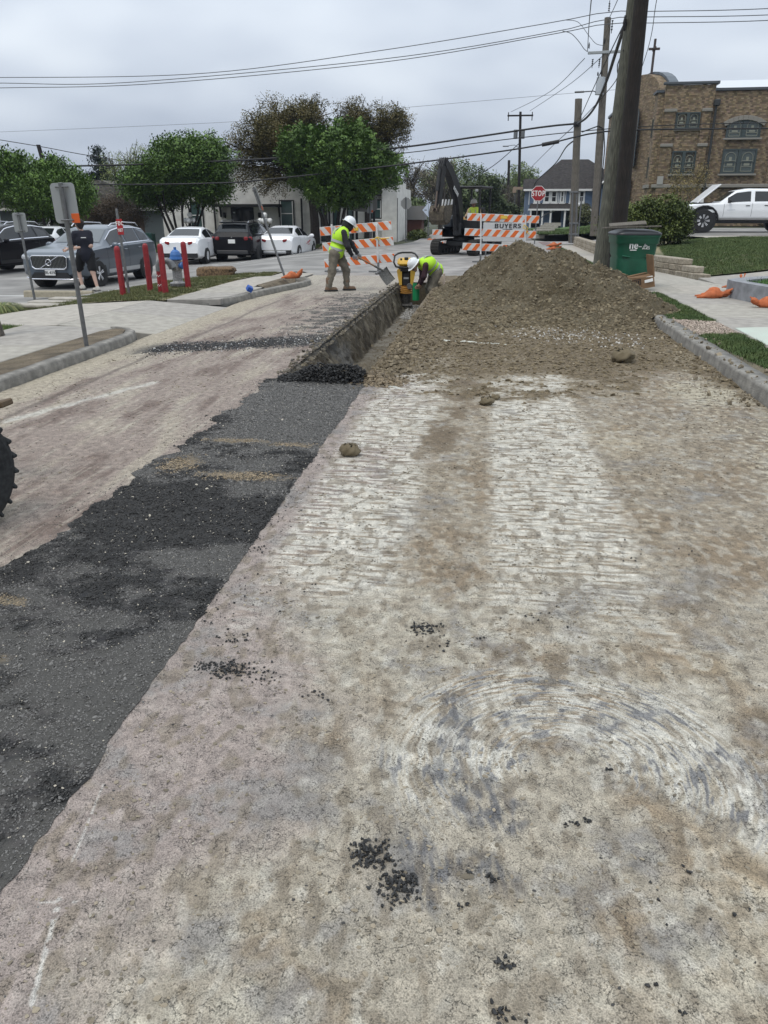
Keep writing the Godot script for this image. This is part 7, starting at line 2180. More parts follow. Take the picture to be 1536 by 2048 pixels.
	for d in [Vector3(-0.35, 0, 0.94), Vector3(0.95, 0, 0.3), Vector3(-0.9, 0, -0.4)]:
		mb = MB.new()
		mb.cyl(Vector3(0, 0.42, 0) + d * 0.08, Vector3(0, 0.42, 0) + d * 0.16, 0.06, 0.06, 12)
		mb.cyl(Vector3(0, 0.42, 0) + d * 0.16, Vector3(0, 0.42, 0) + d * 0.185, 0.078, 0.07, 12)
		mb.cyl(Vector3(0, 0.42, 0) + d * 0.185, Vector3(0, 0.42, 0) + d * 0.21, 0.022, 0.022, 6)
		part("nozzle_cap", mb, blue, o)
	# wheel stop, stepping slabs, boulder, little blue box
	mb = MB.new()
	mb.prism(P2([-0.1, 0, 0.1, 0, 0.08, 0.12, 0.05, 0.15, -0.05, 0.15, -0.08, 0.12]), -0.85, 0.85, Transform3D(Basis(Vector3.UP, PI / 2)))
	var ws := solo("wheel_stop", mb, tri_tex(pm(C(0.36, 0.32, 0.24), 0.95), M.cn, 1.0, M.cb, 0.3), "long concrete wheel stop in front of the slate grey vehicle", "wheel stop")
	ws.position = Vector3(-10.28, gy(-10.28, -17.7), -17.7); ws.rotation.y = 0.06
	for q in [[-8.35, -13.75, 1.15, "nearest of three stepping slabs in the grass"], [-8.4, -14.3, 1.05, "middle one of three stepping slabs in the grass"], [-8.3, -14.8, 0.95, "farthest of three stepping slabs, nearest the wheel stop"]]:
		mb = MB.new()
		mb.box(Vector3.ZERO, Vector3(q[2], 0.06, 0.3), Basis.IDENTITY, 0.015)
		var sl := solo("stepping_slab", mb, M.walk[1], q[3], "paving slab", "stepping slabs")
		sl.position = Vector3(q[0], gy(q[0], q[1]) + 0.02, q[1])
	mb = MB.new()
	var rk := []
	for a in 13:
		var ring := PackedVector3Array()
		var t := PI * (a + 0.02) / 12.05
		for b in 22:
			var d := Vector3(cos(t), sin(t) * sin(TAU * b / 22), sin(t) * cos(TAU * b / 22))
			d = Vector3(signf(d.x) * pow(absf(d.x), 0.55), signf(d.y) * pow(absf(d.y), 0.5), signf(d.z) * pow(absf(d.z), 0.6))
			var n := 1.0 + 0.22 * NB.get_noise_3d(d.x * 0.5, d.y * 0.4, d.z * 0.4) + 0.08 * NC.get_noise_3d(d.x * 0.25, d.y * 0.3, d.z * 0.25)
			ring.append(Vector3(d.x * 0.52, d.y * 0.17, d.z * 0.3) * n)
		rk.append(ring)
	mb.loft(rk, true, false)
	var bo := solo("boulder", mb, tri_tex(pm(C(0.3, 0.19, 0.1), 0.9), noise_tex(512, 0.02, 105, 0.4, 1.0, 5), 1.3, M.cb, 1.0), "long brown boulder on the verge before the parked sedans", "boulder")
	bo.position = Vector3(-7.45, 0.04, -21.0)
	mb = MB.new()
	mb.box(Vector3.ZERO, Vector3(0.11, 0.1, 0.11), Basis.IDENTITY, 0.008)
	var cu := solo("blue_box", mb, pm(C(0.01, 0.07, 0.32), 0.5), "small tipped blue box on the left kerb", "box")
	cu.position = Vector3(-4.66, 0.2, -15.0); cu.rotation = Vector3(0.4, 0.5, -0.5)
	sandbag("orange sandbag at the foot of the leaning sign post", Vector3(-4.55, 0.16, -17.95), 0.15, 0.5, 0.17, Vector3(0.1, 0.13, 0))
	sandbag("orange sandbag lying alone in the middle of the right footway", Vector3(4.13, 0.15, -14.95), -0.1, 0.62, 0.2)
	sandbag("orange sandbag cut off by the right edge, before the low grey wall", Vector3(4.68, 0.15, -13.55), PI + 0.1, 0.62, 0.19)
	sandbag("orange sandbag draped over the end of the low grey wall", Vector3(4.92, 0.2, -16.35), 0.5, 0.5, 0.15, Vector3(0.12, 0.2, -0.12))
	sandbag("lower one of two stacked orange sandbags on the far grass strip", Vector3(2.62, 0.16, -32.9), 0.1, 0.66, 0.16)
	sandbag("upper one of two stacked orange sandbags on the far grass strip", Vector3(2.62, 0.29, -32.95), -0.2, 0.6, 0.16)
	sandbag("orange sandbag at the foot of the white diamond sign", Vector3(-3.5, -0.1, -47.6), 0.2, 0.7, 0.2)
	# low new concrete wall with planting
	o = thing("planter_wall", "low smooth grey concrete planter wall at the right edge", "wall", Vector3(4.75, 0.13, -15.0))
	mb = MB.new()
	var wl := P2([-0.3, 0.05, -0.28, -0.35, 0.0, -0.7, 0.5, -1.1, 6.0, -4.5, 6.3, -4.2, 0.65, -0.75, 0.2, -0.4, -0.02, -0.1, -0.05, 0.1, 0.35, 1.75, 6.0, 1.9, 6.0, 2.05, 0.1, 1.9])
	mb.prism(wl, -0.32, 0.0, Transform3D(Basis(Vector3.RIGHT, Vector3(0, 0, 1), Vector3(0, -1, 0))))
	part("wall", mb, tri_tex(pm(C(0.29, 0.3, 0.32), 0.85), noise_tex(512, 0.012, 106, 0.75, 1.0, 5), 0.7, M.cb, 0.1), o)
	mb = MB.new()
	mb.prism(P2([0.0, 0.0, 0.6, -0.7, 6.0, -4.2, 6.0, 1.85, 0.4, 1.7]), -0.27, 0.0, Transform3D(Basis(Vector3.RIGHT, Vector3(0, 0, 1), Vector3(0, -1, 0))))
	part("soil", mb, pm(C(0.06, 0.05, 0.03), 0.95), o)
	var T := []; var K := PackedColorArray()
	rng.seed = 119
	for i in 2600:
		var p := Vector2(rng.randf_range(0.0, 4.0), rng.randf_range(-2.6, 1.7))
		if not Geometry2D.is_point_in_polygon(p, P2([0.0, 0.0, 0.6, -0.7, 6.0, -4.2, 6.0, 1.85, 0.4, 1.7])): continue
		var s := rng.randf_range(0.8, 1.5)
		T.append(Transform3D(Basis(Vector3.UP, rng.randf() * TAU).scaled(Vector3.ONE * s), Vector3(p.x, 0.27, p.y)))
		K.append(Color(0.045, 0.11, 0.02) * rng.randf_range(0.7, 1.3))
	stuff_copies("planting", tuft_mesh(M.blade, 14, 0.08, 0.09, 44), T, K, o)
	o = thing("sign_post", "dark flat post cut off by the right edge above the planter", "post", Vector3(4.72, 0.4, -13.7))
	mb = MB.new()
	mb.box(Vector3(0.12, 0.3, 0), Vector3(0.2, 1.1, 0.05), Basis(Vector3(0, 0, 1), -0.04), 0.01)
	part("post", mb, pm(C(0.06, 0.065, 0.07), 0.5), o)

func build_bin() -> void:
	var o := thing("wheeled_bin", "green wheeled refuse bin with black lid beside the utility poles", "bin", Vector3(2.98, 0.15, -17.05), 0.1)
	var gr := tri_tex(pm(C(0.012, 0.11, 0.06), 0.42), noise_tex(256, 0.012, 121, 0.8, 1.0, 4), 1.0)
	var mb := MB.new()
	var rings := []
	for q in [[0.04, 0.33, 0.33], [0.07, 0.35, 0.35], [0.55, 0.385, 0.385], [0.6, 0.37, 0.36], [0.66, 0.4, 0.395], [0.86, 0.415, 0.41], [0.87, 0.44, 0.44], [0.98, 0.445, 0.45], [0.99, 0.46, 0.47], [1.03, 0.46, 0.47]]:
		var ring := PackedVector3Array()
		for k in 24:
			var a := TAU * k / 24.0
			ring.append(Vector3(signf(cos(a)) * pow(absf(cos(a)), 0.32) * q[1], q[0], signf(sin(a)) * pow(absf(sin(a)), 0.32) * q[2]))
		rings.append(ring)
	mb.loft(rings, true, true)
	for x in [-0.22, 0.24]: mb.box(Vector3(x, 0.62, 0.385), Vector3(0.16, 0.03, 0.05), Basis(Vector3(0, 0, 1), 0.12 * signf(x)), 0.012)
	part("body", mb, gr, o)
	mb = MB.new()
	rings = []
	for q in [[1.03, 0.47, 0.48], [1.06, 0.475, 0.485], [1.09, 0.43, 0.45], [1.13, 0.3, 0.33], [1.14, 0.2, 0.2]]:
		var ring := PackedVector3Array()
		for k in 24:
			var a := TAU * k / 24.0
			ring.append(Vector3(signf(cos(a)) * pow(absf(cos(a)), 0.35) * q[1], q[0], signf(sin(a)) * pow(absf(sin(a)), 0.35) * q[2]))
		rings.append(ring)
	mb.loft(rings, true, true)
	part("lid", mb, pm(C(0.012, 0.013, 0.015), 0.4), o)
	mb = MB.new()
	mb.cyl(Vector3(-0.4, 1.02, -0.5), Vector3(0.4, 1.02, -0.5), 0.02, -1.0, 8)
	part("handle", mb, M.black, o)
	for s in [-1.0, 1.0]:
		mb = MB.new()
		mb.cyl(Vector3(s * 0.28, 0.13, -0.34), Vector3(s * 0.36, 0.13, -0.34), 0.13, -1.0, 18)
		part("wheel", mb, M.rubber, o)
	text("ne", 0.13, M.white, o, Vector3(-0.1, 0.83, 0.418), Basis.IDENTITY, "printed_letters", true, 0.9)
	mb = MB.new()
	mb.box(Vector3(-0.1, 0.745, 0.413), Vector3(0.13, 0.018, 0.006)); mb.box(Vector3(0.03, 0.81, 0.416), Vector3(0.06, 0.012, 0.006))
	for k in [[0.08, 0.76, 0.105, 0.82], [0.105, 0.82, 0.125, 0.87], [0.125, 0.87, 0.15, 0.81], [0.15, 0.81, 0.17, 0.77], [0.11, 0.77, 0.13, 0.83], [0.13, 0.83, 0.16, 0.84], [0.16, 0.84, 0.185, 0.79], [0.185, 0.79, 0.21, 0.82], [0.21, 0.82, 0.22, 0.76], [0.09, 0.77, 0.22, 0.765]]:
		mb.cyl(Vector3(k[0], k[1], 0.416), Vector3(k[2], k[3], 0.416), 0.005, -1.0, 4)
	part("printed_emblem", mb, M.white, o)
	mb = MB.new()
	mb.box(Vector3.ZERO, Vector3(1.15, 0.028, 0.11), Basis.IDENTITY, 0.004)
	var pl := solo("wooden_board", mb, M.old_wood, "long weathered board lying flat along the lid of the green bin", "board")
	pl.position = Vector3(2.86, 1.33, -16.72); pl.rotation = Vector3(0.0, 0.04, 0.03)
	mb = MB.new()
	mb.box(Vector3.ZERO, Vector3(0.72, 0.03, 0.16), Basis.IDENTITY, 0.004)
	pl = solo("wooden_board", mb, M.old_wood, "short weathered board tilted on top of the long one on the bin", "board")
	pl.position = Vector3(2.78, 1.385, -16.78); pl.rotation = Vector3(0.35, 0.02, 0.08)
	# the squashed cardboard box leaning on the bin
	o = thing("cardboard_box", "crumpled brown cardboard box tipped against the green bin", "box", Vector3(3.03, 0.17, -16.25), 0.22)
	var card := tri_tex(pm(C(0.25, 0.15, 0.08), 0.9), noise_tex(256, 0.015, 122, 0.8, 1.0, 4), 1.5)
	var tilt := Basis(Vector3(0, 0, 1), 0.2)
	mb = MB.new()
	var pts := []
	for q in [[-0.3, 0.02, -0.16], [0.3, 0.0, -0.16], [0.3, 0.0, 0.14], [-0.3, 0.02, 0.16], [-0.32, 0.26, -0.14], [0.29, 0.24, -0.14], [0.28, 0.2, 0.17], [-0.3, 0.29, 0.18]]: pts.append(tilt * Vector3(q[0], q[1], q[2]))
	for f in [[0, 1, 2, 3], [3, 2, 6, 7], [1, 0, 4, 5], [0, 3, 7, 4], [2, 1, 5, 6], [4, 7, 6, 5]]:
		var m0: Vector3 = (pts[f[0]] + pts[f[1]] + pts[f[2]] + pts[f[3]]) / 4.0
		mb.quad(pts[f[0]], pts[f[1]], pts[f[2]], pts[f[3]], m0 - tilt * Vector3(0, 0.14, 0))
	part("carton", mb, card, o)
	for q in [[0.3, 0.4, -0.02, 0.02, 0.42, 0.32], [-0.02, 0.26, -0.15, 0.55, 0.015, 0.1], [-0.31, 0.32, 0.02, 0.02, 0.12, 0.3]]:
		mb = MB.new()
		mb.box(tilt * Vector3(q[0], q[1], q[2]), Vector3(q[3], q[4], q[5]), tilt, 0.003)
		part("flap", mb, card, o)
	mb = MB.new()
	mb.box(tilt * Vector3(0.17, 0.17, 0.166), Vector3(0.17, 0.11, 0.006), tilt * Basis(Vector3.RIGHT, -0.1), 0.001)
	part("paper_label", mb, M.white, o)
	mb = MB.new()
	for e in [[-0.12, 0.21, 0.24, 0.012], [-0.12, 0.11, 0.24, 0.012]]: mb.box(tilt * Vector3(e[0], e[1], 0.178), Vector3(e[2], e[3], 0.004), tilt)
	for e in [-0.24, 0.0]: mb.box(tilt * Vector3(e, 0.16, 0.178), Vector3(0.012, 0.11, 0.004), tilt)
	for e in 5: mb.box(tilt * Vector3(-0.2 + 0.04 * e, 0.16, 0.178), Vector3(0.022, 0.055, 0.004), tilt)
	part("printed_frame", mb, M.ink, o)

func build_tools() -> void:
	# trench rammer
	var o := thing("trench_rammer", "yellow and black upright trench rammer standing in the cut", "rammer", Vector3(-1.89, -trench_depth(-18.45) + 0.06, -18.45), 0.1)
	var yl := pm(C(0.6, 0.36, 0.045), 0.5)
	var mb := MB.new()
	mb.box(Vector3(0.02, 0.05, 0.06), Vector3(0.27, 0.06, 0.34), Basis(Vector3.RIGHT, 0.06), 0.02)
	mb.tube(V([0, 0.06, 0, 0, 0.3, -0.02]), [0.1, 0.13], 14)
	part("foot", mb, tri_tex(pm(C(0.14, 0.13, 0.12), 0.6, 0.4), noise_tex(256, 0.03, 131, 0.4, 1.0, 4), 3.0), o)
	mb = MB.new()
	var prof := []
	for k in 10: prof.append(Vector2(0.115 if k % 2 == 0 else 0.15, 0.3 + 0.022 * k))
	mb.lathe(prof, 18)
	part("bellows", mb, pm(C(0.5, 0.25, 0.05), 0.6), o)
	mb = MB.new()
	mb.box(Vector3(0, 0.62, -0.02), Vector3(0.24, 0.36, 0.2), Basis.IDENTITY, 0.05)
	mb.box(Vector3(0, 0.86, -0.03), Vector3(0.36, 0.18, 0.28), Basis.IDENTITY, 0.05)
	part("engine", mb, M.black, o)
	for s in [-1.0, 1.0]:
		mb = MB.new()
		mb.prism(P2([0.0, 0.5, 0.06, 0.5, 0.12, 0.82, 0.1, 0.86, 0.0, 0.86]), -0.1, 0.12, Transform3D(Basis(Vector3.UP, 0.0 if s > 0.0 else PI), Vector3(s * 0.1, 0, 0.0)))
		part("side_cover", mb, yl, o)
	mb = MB.new()
	mb.box(Vector3(0, 1.02, 0.0), Vector3(0.42, 0.12, 0.34), Basis(Vector3.RIGHT, 0.25), 0.05)
	var tk := part("fuel_tank", mb, yl, o)
	mb = MB.new()
	mb.cyl(Vector3(0.0, 1.07, 0.04), Vector3(0.0, 1.12, 0.05), 0.05, 0.045, 12); mb.cyl(Vector3(-0.12, 1.07, 0.08), Vector3(-0.12, 1.1, 0.09), 0.025, -1.0, 8); mb.cyl(Vector3(0.14, 1.07, 0.06), Vector3(0.14, 1.1, 0.07), 0.03, -1.0, 8)
	part("filler_cap", mb, M.black, tk)
	mb = MB.new()
	mb.tube(V([-0.24, 0.92, 0.16, -0.29, 1.02, 0.2, -0.27, 1.16, 0.14, -0.2, 1.2, -0.1, -0.1, 1.22, -0.16, 0.12, 1.22, -0.16, 0.2, 1.2, -0.1, 0.26, 1.14, 0.14, 0.29, 1.02, 0.2, 0.24, 0.92, 0.16, 0, 0.9, 0.2, -0.24, 0.92, 0.16]), 0.021, 8)
	part("handle", mb, M.black, o)
	mb = MB.new()
	mb.cyl(Vector3(0.08, 0.48, 0.1), Vector3(0.08, 0.48, 0.15), 0.07, 0.06, 12)
	part("exhaust", mb, M.galv, o)
	mb = MB.new()
	mb.box(Vector3(0, 0.66, 0.083), Vector3(0.12, 0.04, 0.006))
	part("maker_plate", mb, M.silver, o)
	mb = MB.new()
	mb.lathe([Vector2(0.066, 0.0), Vector2(0.08, 0.0), Vector2(0.08, 0.38), Vector2(0.066, 0.38), Vector2(0.066, 0.02)], 20)
	var gp := solo("green_pipe", mb, pm(C(0.01, 0.24, 0.085), 0.35), "upright bright green plastic pipe standing in the trench", "pipe")
	gp.position = Vector3(-1.61, -0.3, -18.0)
	mb = MB.new()
	mb.cyl(Vector3.ZERO, Vector3(0.01, 0.38, 0), 0.03, -1.0, 8)
	var wp := solo("white_pipe", mb, pm(C(0.55, 0.45, 0.38), 0.6), "short pale pipe sticking up behind the bending worker", "pipe")
	wp.position = Vector3(-1.0, -0.1, -18.3)
	# block retaining wall
	o = thing("block_wall", "low retaining wall of pale split stone blocks beside the right footway", "wall", Vector3(4.0, 0.15, -24.0))
	var path := [Vector2(5.16, -19.7), Vector2(4.72, -21.2), Vector2(4.2, -23.2), Vector2(4.02, -25.0), Vector2(3.98, -30.0), Vector2(3.97, -37.4)]
	var mats := []
	for q in [[0.46, 0.4, 0.31], [0.4, 0.345, 0.265], [0.5, 0.44, 0.35]]: mats.append(tri_tex(pm(C(q[0], q[1], q[2]), 0.95), noise_tex(256, 0.03, 132, 0.65, 1.0, 4), 1.4, M.cb, 0.6))
	var shapes := []
	rng.seed = 140
	for k in 6:
		mb = MB.new()
		var L := 0.29 + 0.02 * (k % 3)
		mb.box(Vector3.ZERO, Vector3(L, 0.146, 0.24), Basis.IDENTITY, 0.018)
		for i in mb.v.size():
			var p := mb.v[i]
			mb.v[i] = p + Vector3(0.008 * NC.get_noise_3d(p.x * 2.0 + k, p.y * 2.0, p.z), 0.006 * NC.get_noise_3d(p.x * 2.0, p.y * 2.0 + k * 3.0, p.z), 0.02 * NC.get_noise_3d(p.x * 1.5, p.y * 2.0, k * 3.0))
		shapes.append(mb.mesh(mats[k % 3]))
	for course in 3:
		var pos: Vector2 = path[0]
		var s := 0.16 * course + (0.22 if course == 1 else (0.62 if course == 2 else 0.0))
		var total := 0.0
		for i in path.size() - 1: total += path[i].distance_to(path[i + 1])
		while s < total - 0.2:
			var acc := 0.0
			for i in path.size() - 1:
				var d: float = path[i].distance_to(path[i + 1])
				if s <= acc + d:
					var p: Vector2 = path[i].lerp(path[i + 1], (s - acc) / d)
					var t: Vector2 = (path[i + 1] - path[i]).normalized()
					var b := add("block", shapes[rng.randi() % 6], o)
					b.position = Vector3(p.x + t.y * -0.012 * course, gy(p.x, p.y) + 0.06 + 0.149 * course - (0.14 if course == 0 else 0.14) + 0.08, p.y) - o.position
					b.rotation = Vector3(rng.randf_range(-0.02, 0.02), atan2(-t.y, t.x) + rng.randf_range(-0.03, 0.03), rng.randf_range(-0.01, 0.01))
					break
				acc += d
			s += 0.325
	# the plants and stump at the left edge
	T_clump()

func T_clump() -> void:
	var o := thing("ornamental_grass", "arching clump of striped ornamental grass at the left edge", "plant", Vector3(-9.0, gy(-9.0, -13.4), -13.3))
	rng.seed = 150
	for k in 3:
		var mb := MB.new()
		for i in 130:
			var a := rng.randf() * TAU
			var d := Vector3(cos(a), 0, sin(a))
			var L := rng.randf_range(0.35, 0.6)
			var w := d.cross(Vector3.UP) * 0.008
			var prev := d * 0.05
			for s in 4:
				var t := (s + 1) / 4.0
				var nx := d * (0.05 + L * t * 0.85) + Vector3(0, L * (1.25 * t - 1.15 * t * t) * 0.95, 0)
				mb.quad(prev - w, prev + w, nx + w * (1.0 - t * 0.7), nx - w * (1.0 - t * 0.7), Vector3.UP)
				prev = nx
		part("blades", mb, pm([C(0.13, 0.16, 0.05), C(0.24, 0.24, 0.1), C(0.07, 0.1, 0.03)][k], 0.8), o)
	o = thing("tree", "pale lower trunk of a young tree cut off by the left edge", "tree", Vector3(-6.42, 0.12, -9.3))
	var mb := MB.new()
	mb.tube(V([0.02, -0.05, 0, 0.0, 0.25, 0, -0.06, 0.9, 0, -0.16, 2.2, 0, -0.3, 3.4, 0]), [0.13, 0.1, 0.09, 0.08, 0.06], 12)
	part("trunk", mb, tri_tex(pm(C(0.2, 0.17, 0.14), 0.95), noise_tex(256, 0.03, 151, 0.4, 1.0, 5), 2.0, M.cb, 0.5), o)

# ---------------------------------------------------------------- buildings
func brick_map(bw: int, bh: int) -> ImageTexture:
	var im := Image.create(256, 256, false, Image.FORMAT_RGB8)
	im.fill(Color(0.62, 0.56, 0.48))
	rng.seed = 160
	for r in 256 / bh:
		for c in range(-1, 256 / bw + 1):
			var v := rng.randf_range(0.62, 1.0)
			im.fill_rect(Rect2i(c * bw + (bw / 2 if r % 2 else 0), r * bh, bw - 1, bh - 1), Color(v, v * rng.randf_range(0.93, 0.99), v * rng.randf_range(0.86, 0.96)))
	return ImageTexture.create_from_image(im)

func church_window(o: Node, at: Vector3, w: float, h: float, arched: bool, bs: Basis) -> void:
	var mb := MB.new()
	var t := 0.09
	var X := bs.x; var Y := bs.y
	mb.box(at - X * (w / 2 - t / 2), Vector3(t, h, 0.1), bs); mb.box(at + X * (w / 2 - t / 2), Vector3(t, h, 0.1), bs)
	mb.box(at + Y * (h / 2 - t / 2), Vector3(w - t * 2, t, 0.1), bs); mb.box(at - Y * (h / 2 - t / 2), Vector3(w - t * 2, t, 0.1), bs)
	mb.box(at, Vector3(0.2, h - t * 2, 0.11), bs)
	if not arched and h > 1.3: mb.box(at - Y * 0.05, Vector3(w - t * 2, 0.05, 0.08), bs)
	var win := part("window", mb, M.window_frame, o)
	for s in [-1.0, 1.0]:
		mb = MB.new()
		var c: Vector3 = at + X * s * (w / 4 + 0.0)
		mb.box(c - bs.z * 0.03, Vector3(w / 2 - 0.1, h - 0.1, 0.02), bs)
		part("pane", mb, M.stained, win)
		mb = MB.new()
		var lw := w / 4 * 0.62
		var poly := PackedVector2Array()
		for k in 13:
			var a := PI * k / 12.0
			poly.append(Vector2(cos(a) * lw, h * 0.14 + sin(a) * lw))
		poly.append(Vector2(-lw, -h * 0.4)); poly.append(Vector2(lw, -h * 0.4))
		for k in poly.size():
			var p := poly[k]; var q := poly[(k + 1) % poly.size()]
			mb.cyl(c + X * p.x + Y * p.y, c + X * q.x + Y * q.y, 0.022, -1.0, 5, false)
		mb.cyl(c + Y * (h * 0.02) - X * lw, c + Y * (h * 0.02) + X * lw, 0.02, -1.0, 5); mb.cyl(c - Y * (h * 0.22) - X * lw, c - Y * (h * 0.22) + X * lw, 0.02, -1.0, 5)
		mb.box(c + Y * h * 0.1, Vector3(lw * 0.5, h * 0.16, 0.012), bs); mb.box(c - Y * h * 0.12, Vector3(lw * 1.1, h * 0.1, 0.012), bs)
		part("tracery", mb, M.tracery, win)
	mb = MB.new()
	mb.box(at - Y * (h / 2 + 0.06) + bs.z * 0.06, Vector3(w + 0.3, 0.12, 0.2), bs, 0.02)
	if arched:
		for k in 9:
			var a := -0.62 + 1.24 * k / 8.0
			mb.box(at + Y * (h / 2 - 1.35 + cos(a) * 1.75 - 0.28) + X * sin(a) * 2.1 + bs.z * 0.05, Vector3(0.32, 0.3, 0.2), bs * Basis(Vector3(0, 0, 1), -a * 0.75), 0.02)
	part("sill_and_head", mb, M.church_stone, win)

func build_church() -> void:
	var bmap := brick_map(32, 16)
	var brick := tri_tex(pm(C(0.29, 0.235, 0.17), 0.95), bmap, 0.62, null, 0.3, false)
	var brick2 := tri_tex(pm(C(0.245, 0.195, 0.138), 0.95), bmap, 0.62, null, 0.3, false)
	M.church_stone = pm(C(0.22, 0.205, 0.18), 0.9)
	M.window_frame = pm(C(0.035, 0.05, 0.05), 0.5)
	M.stained = pm(C(0.06, 0.075, 0.07), 0.15)
	M.tracery = pm(C(0.21, 0.215, 0.17), 0.6)
	var coping := pm(C(0.07, 0.078, 0.085), 0.5, 0.3)
	var o := thing("church", "two-storey tan brick church with arched parapet, cross and stained glass windows", "church", Vector3(11.83, 0.55, -62.0), -0.03)
	var mb := MB.new()
	var b := 0.55
	mb.box(Vector3(1.68, (9.75 - b) / 2, -5.0), Vector3(3.36, 9.75 - b, 10.0))
	mb.box(Vector3(20.0, (9.35 - b) / 2, -7.15), Vector3(33.2, 9.35 - b, 14.0))
	mb.box(Vector3(-0.6, (8.95 - b) / 2, -10.5), Vector3(3.6, 8.95 - b, 4.0))
	mb.box(Vector3(-0.2, (9.3 - b) / 2, -0.9), Vector3(0.42, 9.3 - b, 1.4))
	part("wall", mb, brick, o)
	mb = MB.new()  # arched gable block
	var poly := PackedVector2Array([Vector2(-3.0, 0), Vector2(3.0, 0), Vector2(3.0, 8.6)])
	for k in 15: poly.append(Vector2(cos(PI * (k + 0.5) / 15.0) * 2.7, 8.6 + sin(PI * (k + 0.5) / 15.0) * 1.95))
	poly.append(Vector2(-3.0, 8.6))
	mb.prism(poly, -0.9, 0.6, Transform3D(Basis(Vector3.UP, 0.42) * Basis(Vector3(0, 0, 1), Vector3.UP, Vector3(-1, 0, 0)), Vector3(-0.5, 0, -4.9)))
	part("gable", mb, brick, o)
	mb = MB.new()
	mb.xf = Transform3D(Basis(Vector3.UP, 0.42), Vector3(-0.5, 0, -4.9))
	for k in 15:
		var a := PI * k / 15.0; var a2 := PI * (k + 1) / 15.0
		var q0 := Vector3(0, 8.62 + sin(a) * 2.0, cos(a) * 2.78); var q1 := Vector3(0, 8.62 + sin(a2) * 2.0, cos(a2) * 2.78)
		var mid := (q0 + q1) / 2.0
		var dq := q1 - q0
		mb.box(mid + Vector3(0.55, 0.05, 0), Vector3(0.8, 0.16, dq.length() + 0.04), Basis(Vector3.RIGHT, atan2(-dq.y, dq.z)))
	part("arched_coping", mb, pm(C(0.12, 0.14, 0.16), 0.5, 0.2), o)
	mb = MB.new()
	mb.box(Vector3(-0.4, 11.75, -4.9), Vector3(0.16, 2.3, 0.16)); mb.box(Vector3(-0.4, 12.25, -4.9), Vector3(0.14, 0.15, 1.1)); mb.box(Vector3(-0.4, 12.25, -4.9), Vector3(0.8, 0.15, 0.14))
	part("cross", mb, pm(C(0.05, 0.035, 0.03), 0.7), o)
	mb = MB.new()
	mb.box(Vector3(1.62, 9.31, 0.02), Vector3(3.6, 0.18, 0.3), Basis.IDENTITY, 0.03); mb.box(Vector3(3.4, 9.31, -4.6), Vector3(0.3, 0.18, 9.5))
	mb.box(Vector3(-0.3, 8.86, -0.9), Vector3(0.5, 0.16, 1.6)); mb.box(Vector3(-0.6, 8.48, -10.5), Vector3(3.8, 0.18, 4.2))
	part("coping", mb, coping, o)
	mb = MB.new()
	mb.box(Vector3(20.0, 8.9, -0.2), Vector3(33.3, 0.16, 0.4))
	part("gutter", mb, coping, o)
	mb = MB.new()
	mb.quad(Vector3(3.5, 9.0, -0.3), Vector3(36.6, 9.0, -0.3), Vector3(36.6, 10.35, -7.0), Vector3(3.5, 10.35, -7.0), Vector3(0, 1, 0.3))
	mb.quad(Vector3(3.5, 9.0, -13.7), Vector3(36.6, 9.0, -13.7), Vector3(36.6, 10.35, -7.0), Vector3(3.5, 10.35, -7.0), Vector3(0, 1, -0.3))
	mb.ftri(Vector3(3.5, 8.6, -0.3), Vector3(3.5, 10.35, -7.0), Vector3(3.5, 8.6, -13.7), Vector3(-1, 0, 0))
	part("roof", mb, pm(C(0.6, 0.63, 0.66), 0.4, 0.2), o)
	for q in [[0.5, 0.75], [2.95, 0.6], [8.0, 0.8], [13.5, 0.8]]:
		mb = MB.new()
		mb.box(Vector3(q[0], 3.85, 0.07), Vector3(q[1], 7.4, 0.2)); mb.box(Vector3(q[0], 3.0 + 3.0, 0.1), Vector3(q[1] + 0.1, 0.01, 0.2))
		var pi := part("pilaster", mb, brick2, o)
		for y in [7.62, 5.4]:
			mb = MB.new()
			mb.box(Vector3(q[0], y, 0.09), Vector3(q[1] + 0.1, 0.21, 0.32), Basis.IDENTITY, 0.03)
			part("capital", mb, M.church_stone, pi)
	mb = MB.new()
	mb.box(Vector3(12.0, 2.72, 0.05), Vector3(24.4, 0.24, 0.3), Basis.IDENTITY, 0.03); mb.box(Vector3(-0.45, 2.72, -0.9), Vector3(0.2, 0.24, 1.7))
	part("string_course", mb, M.church_stone, o)
	mb = MB.new()
	mb.cyl(Vector3(3.5, 0.3, 0.2), Vector3(3.5, 7.9, 0.2), 0.085, -1.0, 10)
	mb.box(Vector3(3.5, 8.05, 0.22), Vector3(0.42, 0.42, 0.36), Basis.IDENTITY, 0.05)
	part("downpipe", mb, pm(C(0.02, 0.022, 0.022), 0.5), o)
	var I := Basis.IDENTITY
	church_window(o, Vector3(1.75, 6.98, 0.02), 1.65, 1.05, false, I)
	church_window(o, Vector3(1.82, 4.28, 0.02), 1.65, 1.52, false, I)
	for k in 3:
		var x := 5.6 + 5.4 * k
		church_window(o, Vector3(x, 6.4, 0.0), 2.3, 1.15, true, I)
		church_window(o, Vector3(x, 4.32, 0.0), 2.3, 1.62, false, I)
	for q in [[4.0, 1.4], [6.6, 1.2]]:
		mb = MB.new()
		mb.box(Vector3(-0.42, q[0], -1.2), Vector3(0.06, q[1], 0.5))
		part("narrow_window", mb, M.stained, o)
	mb = MB.new()
	var L := Basis(Vector3(0, 0, 1), Vector3.UP, Vector3(-1, 0, 0))
	var arch := PackedVector2Array([Vector2(-0.9, 4.2), Vector2(0.9, 4.2)])
	for k in 9: arch.append(Vector2(cos(PI * k / 8.0) * 0.9, 7.4 + sin(PI * k / 8.0) * 0.9))
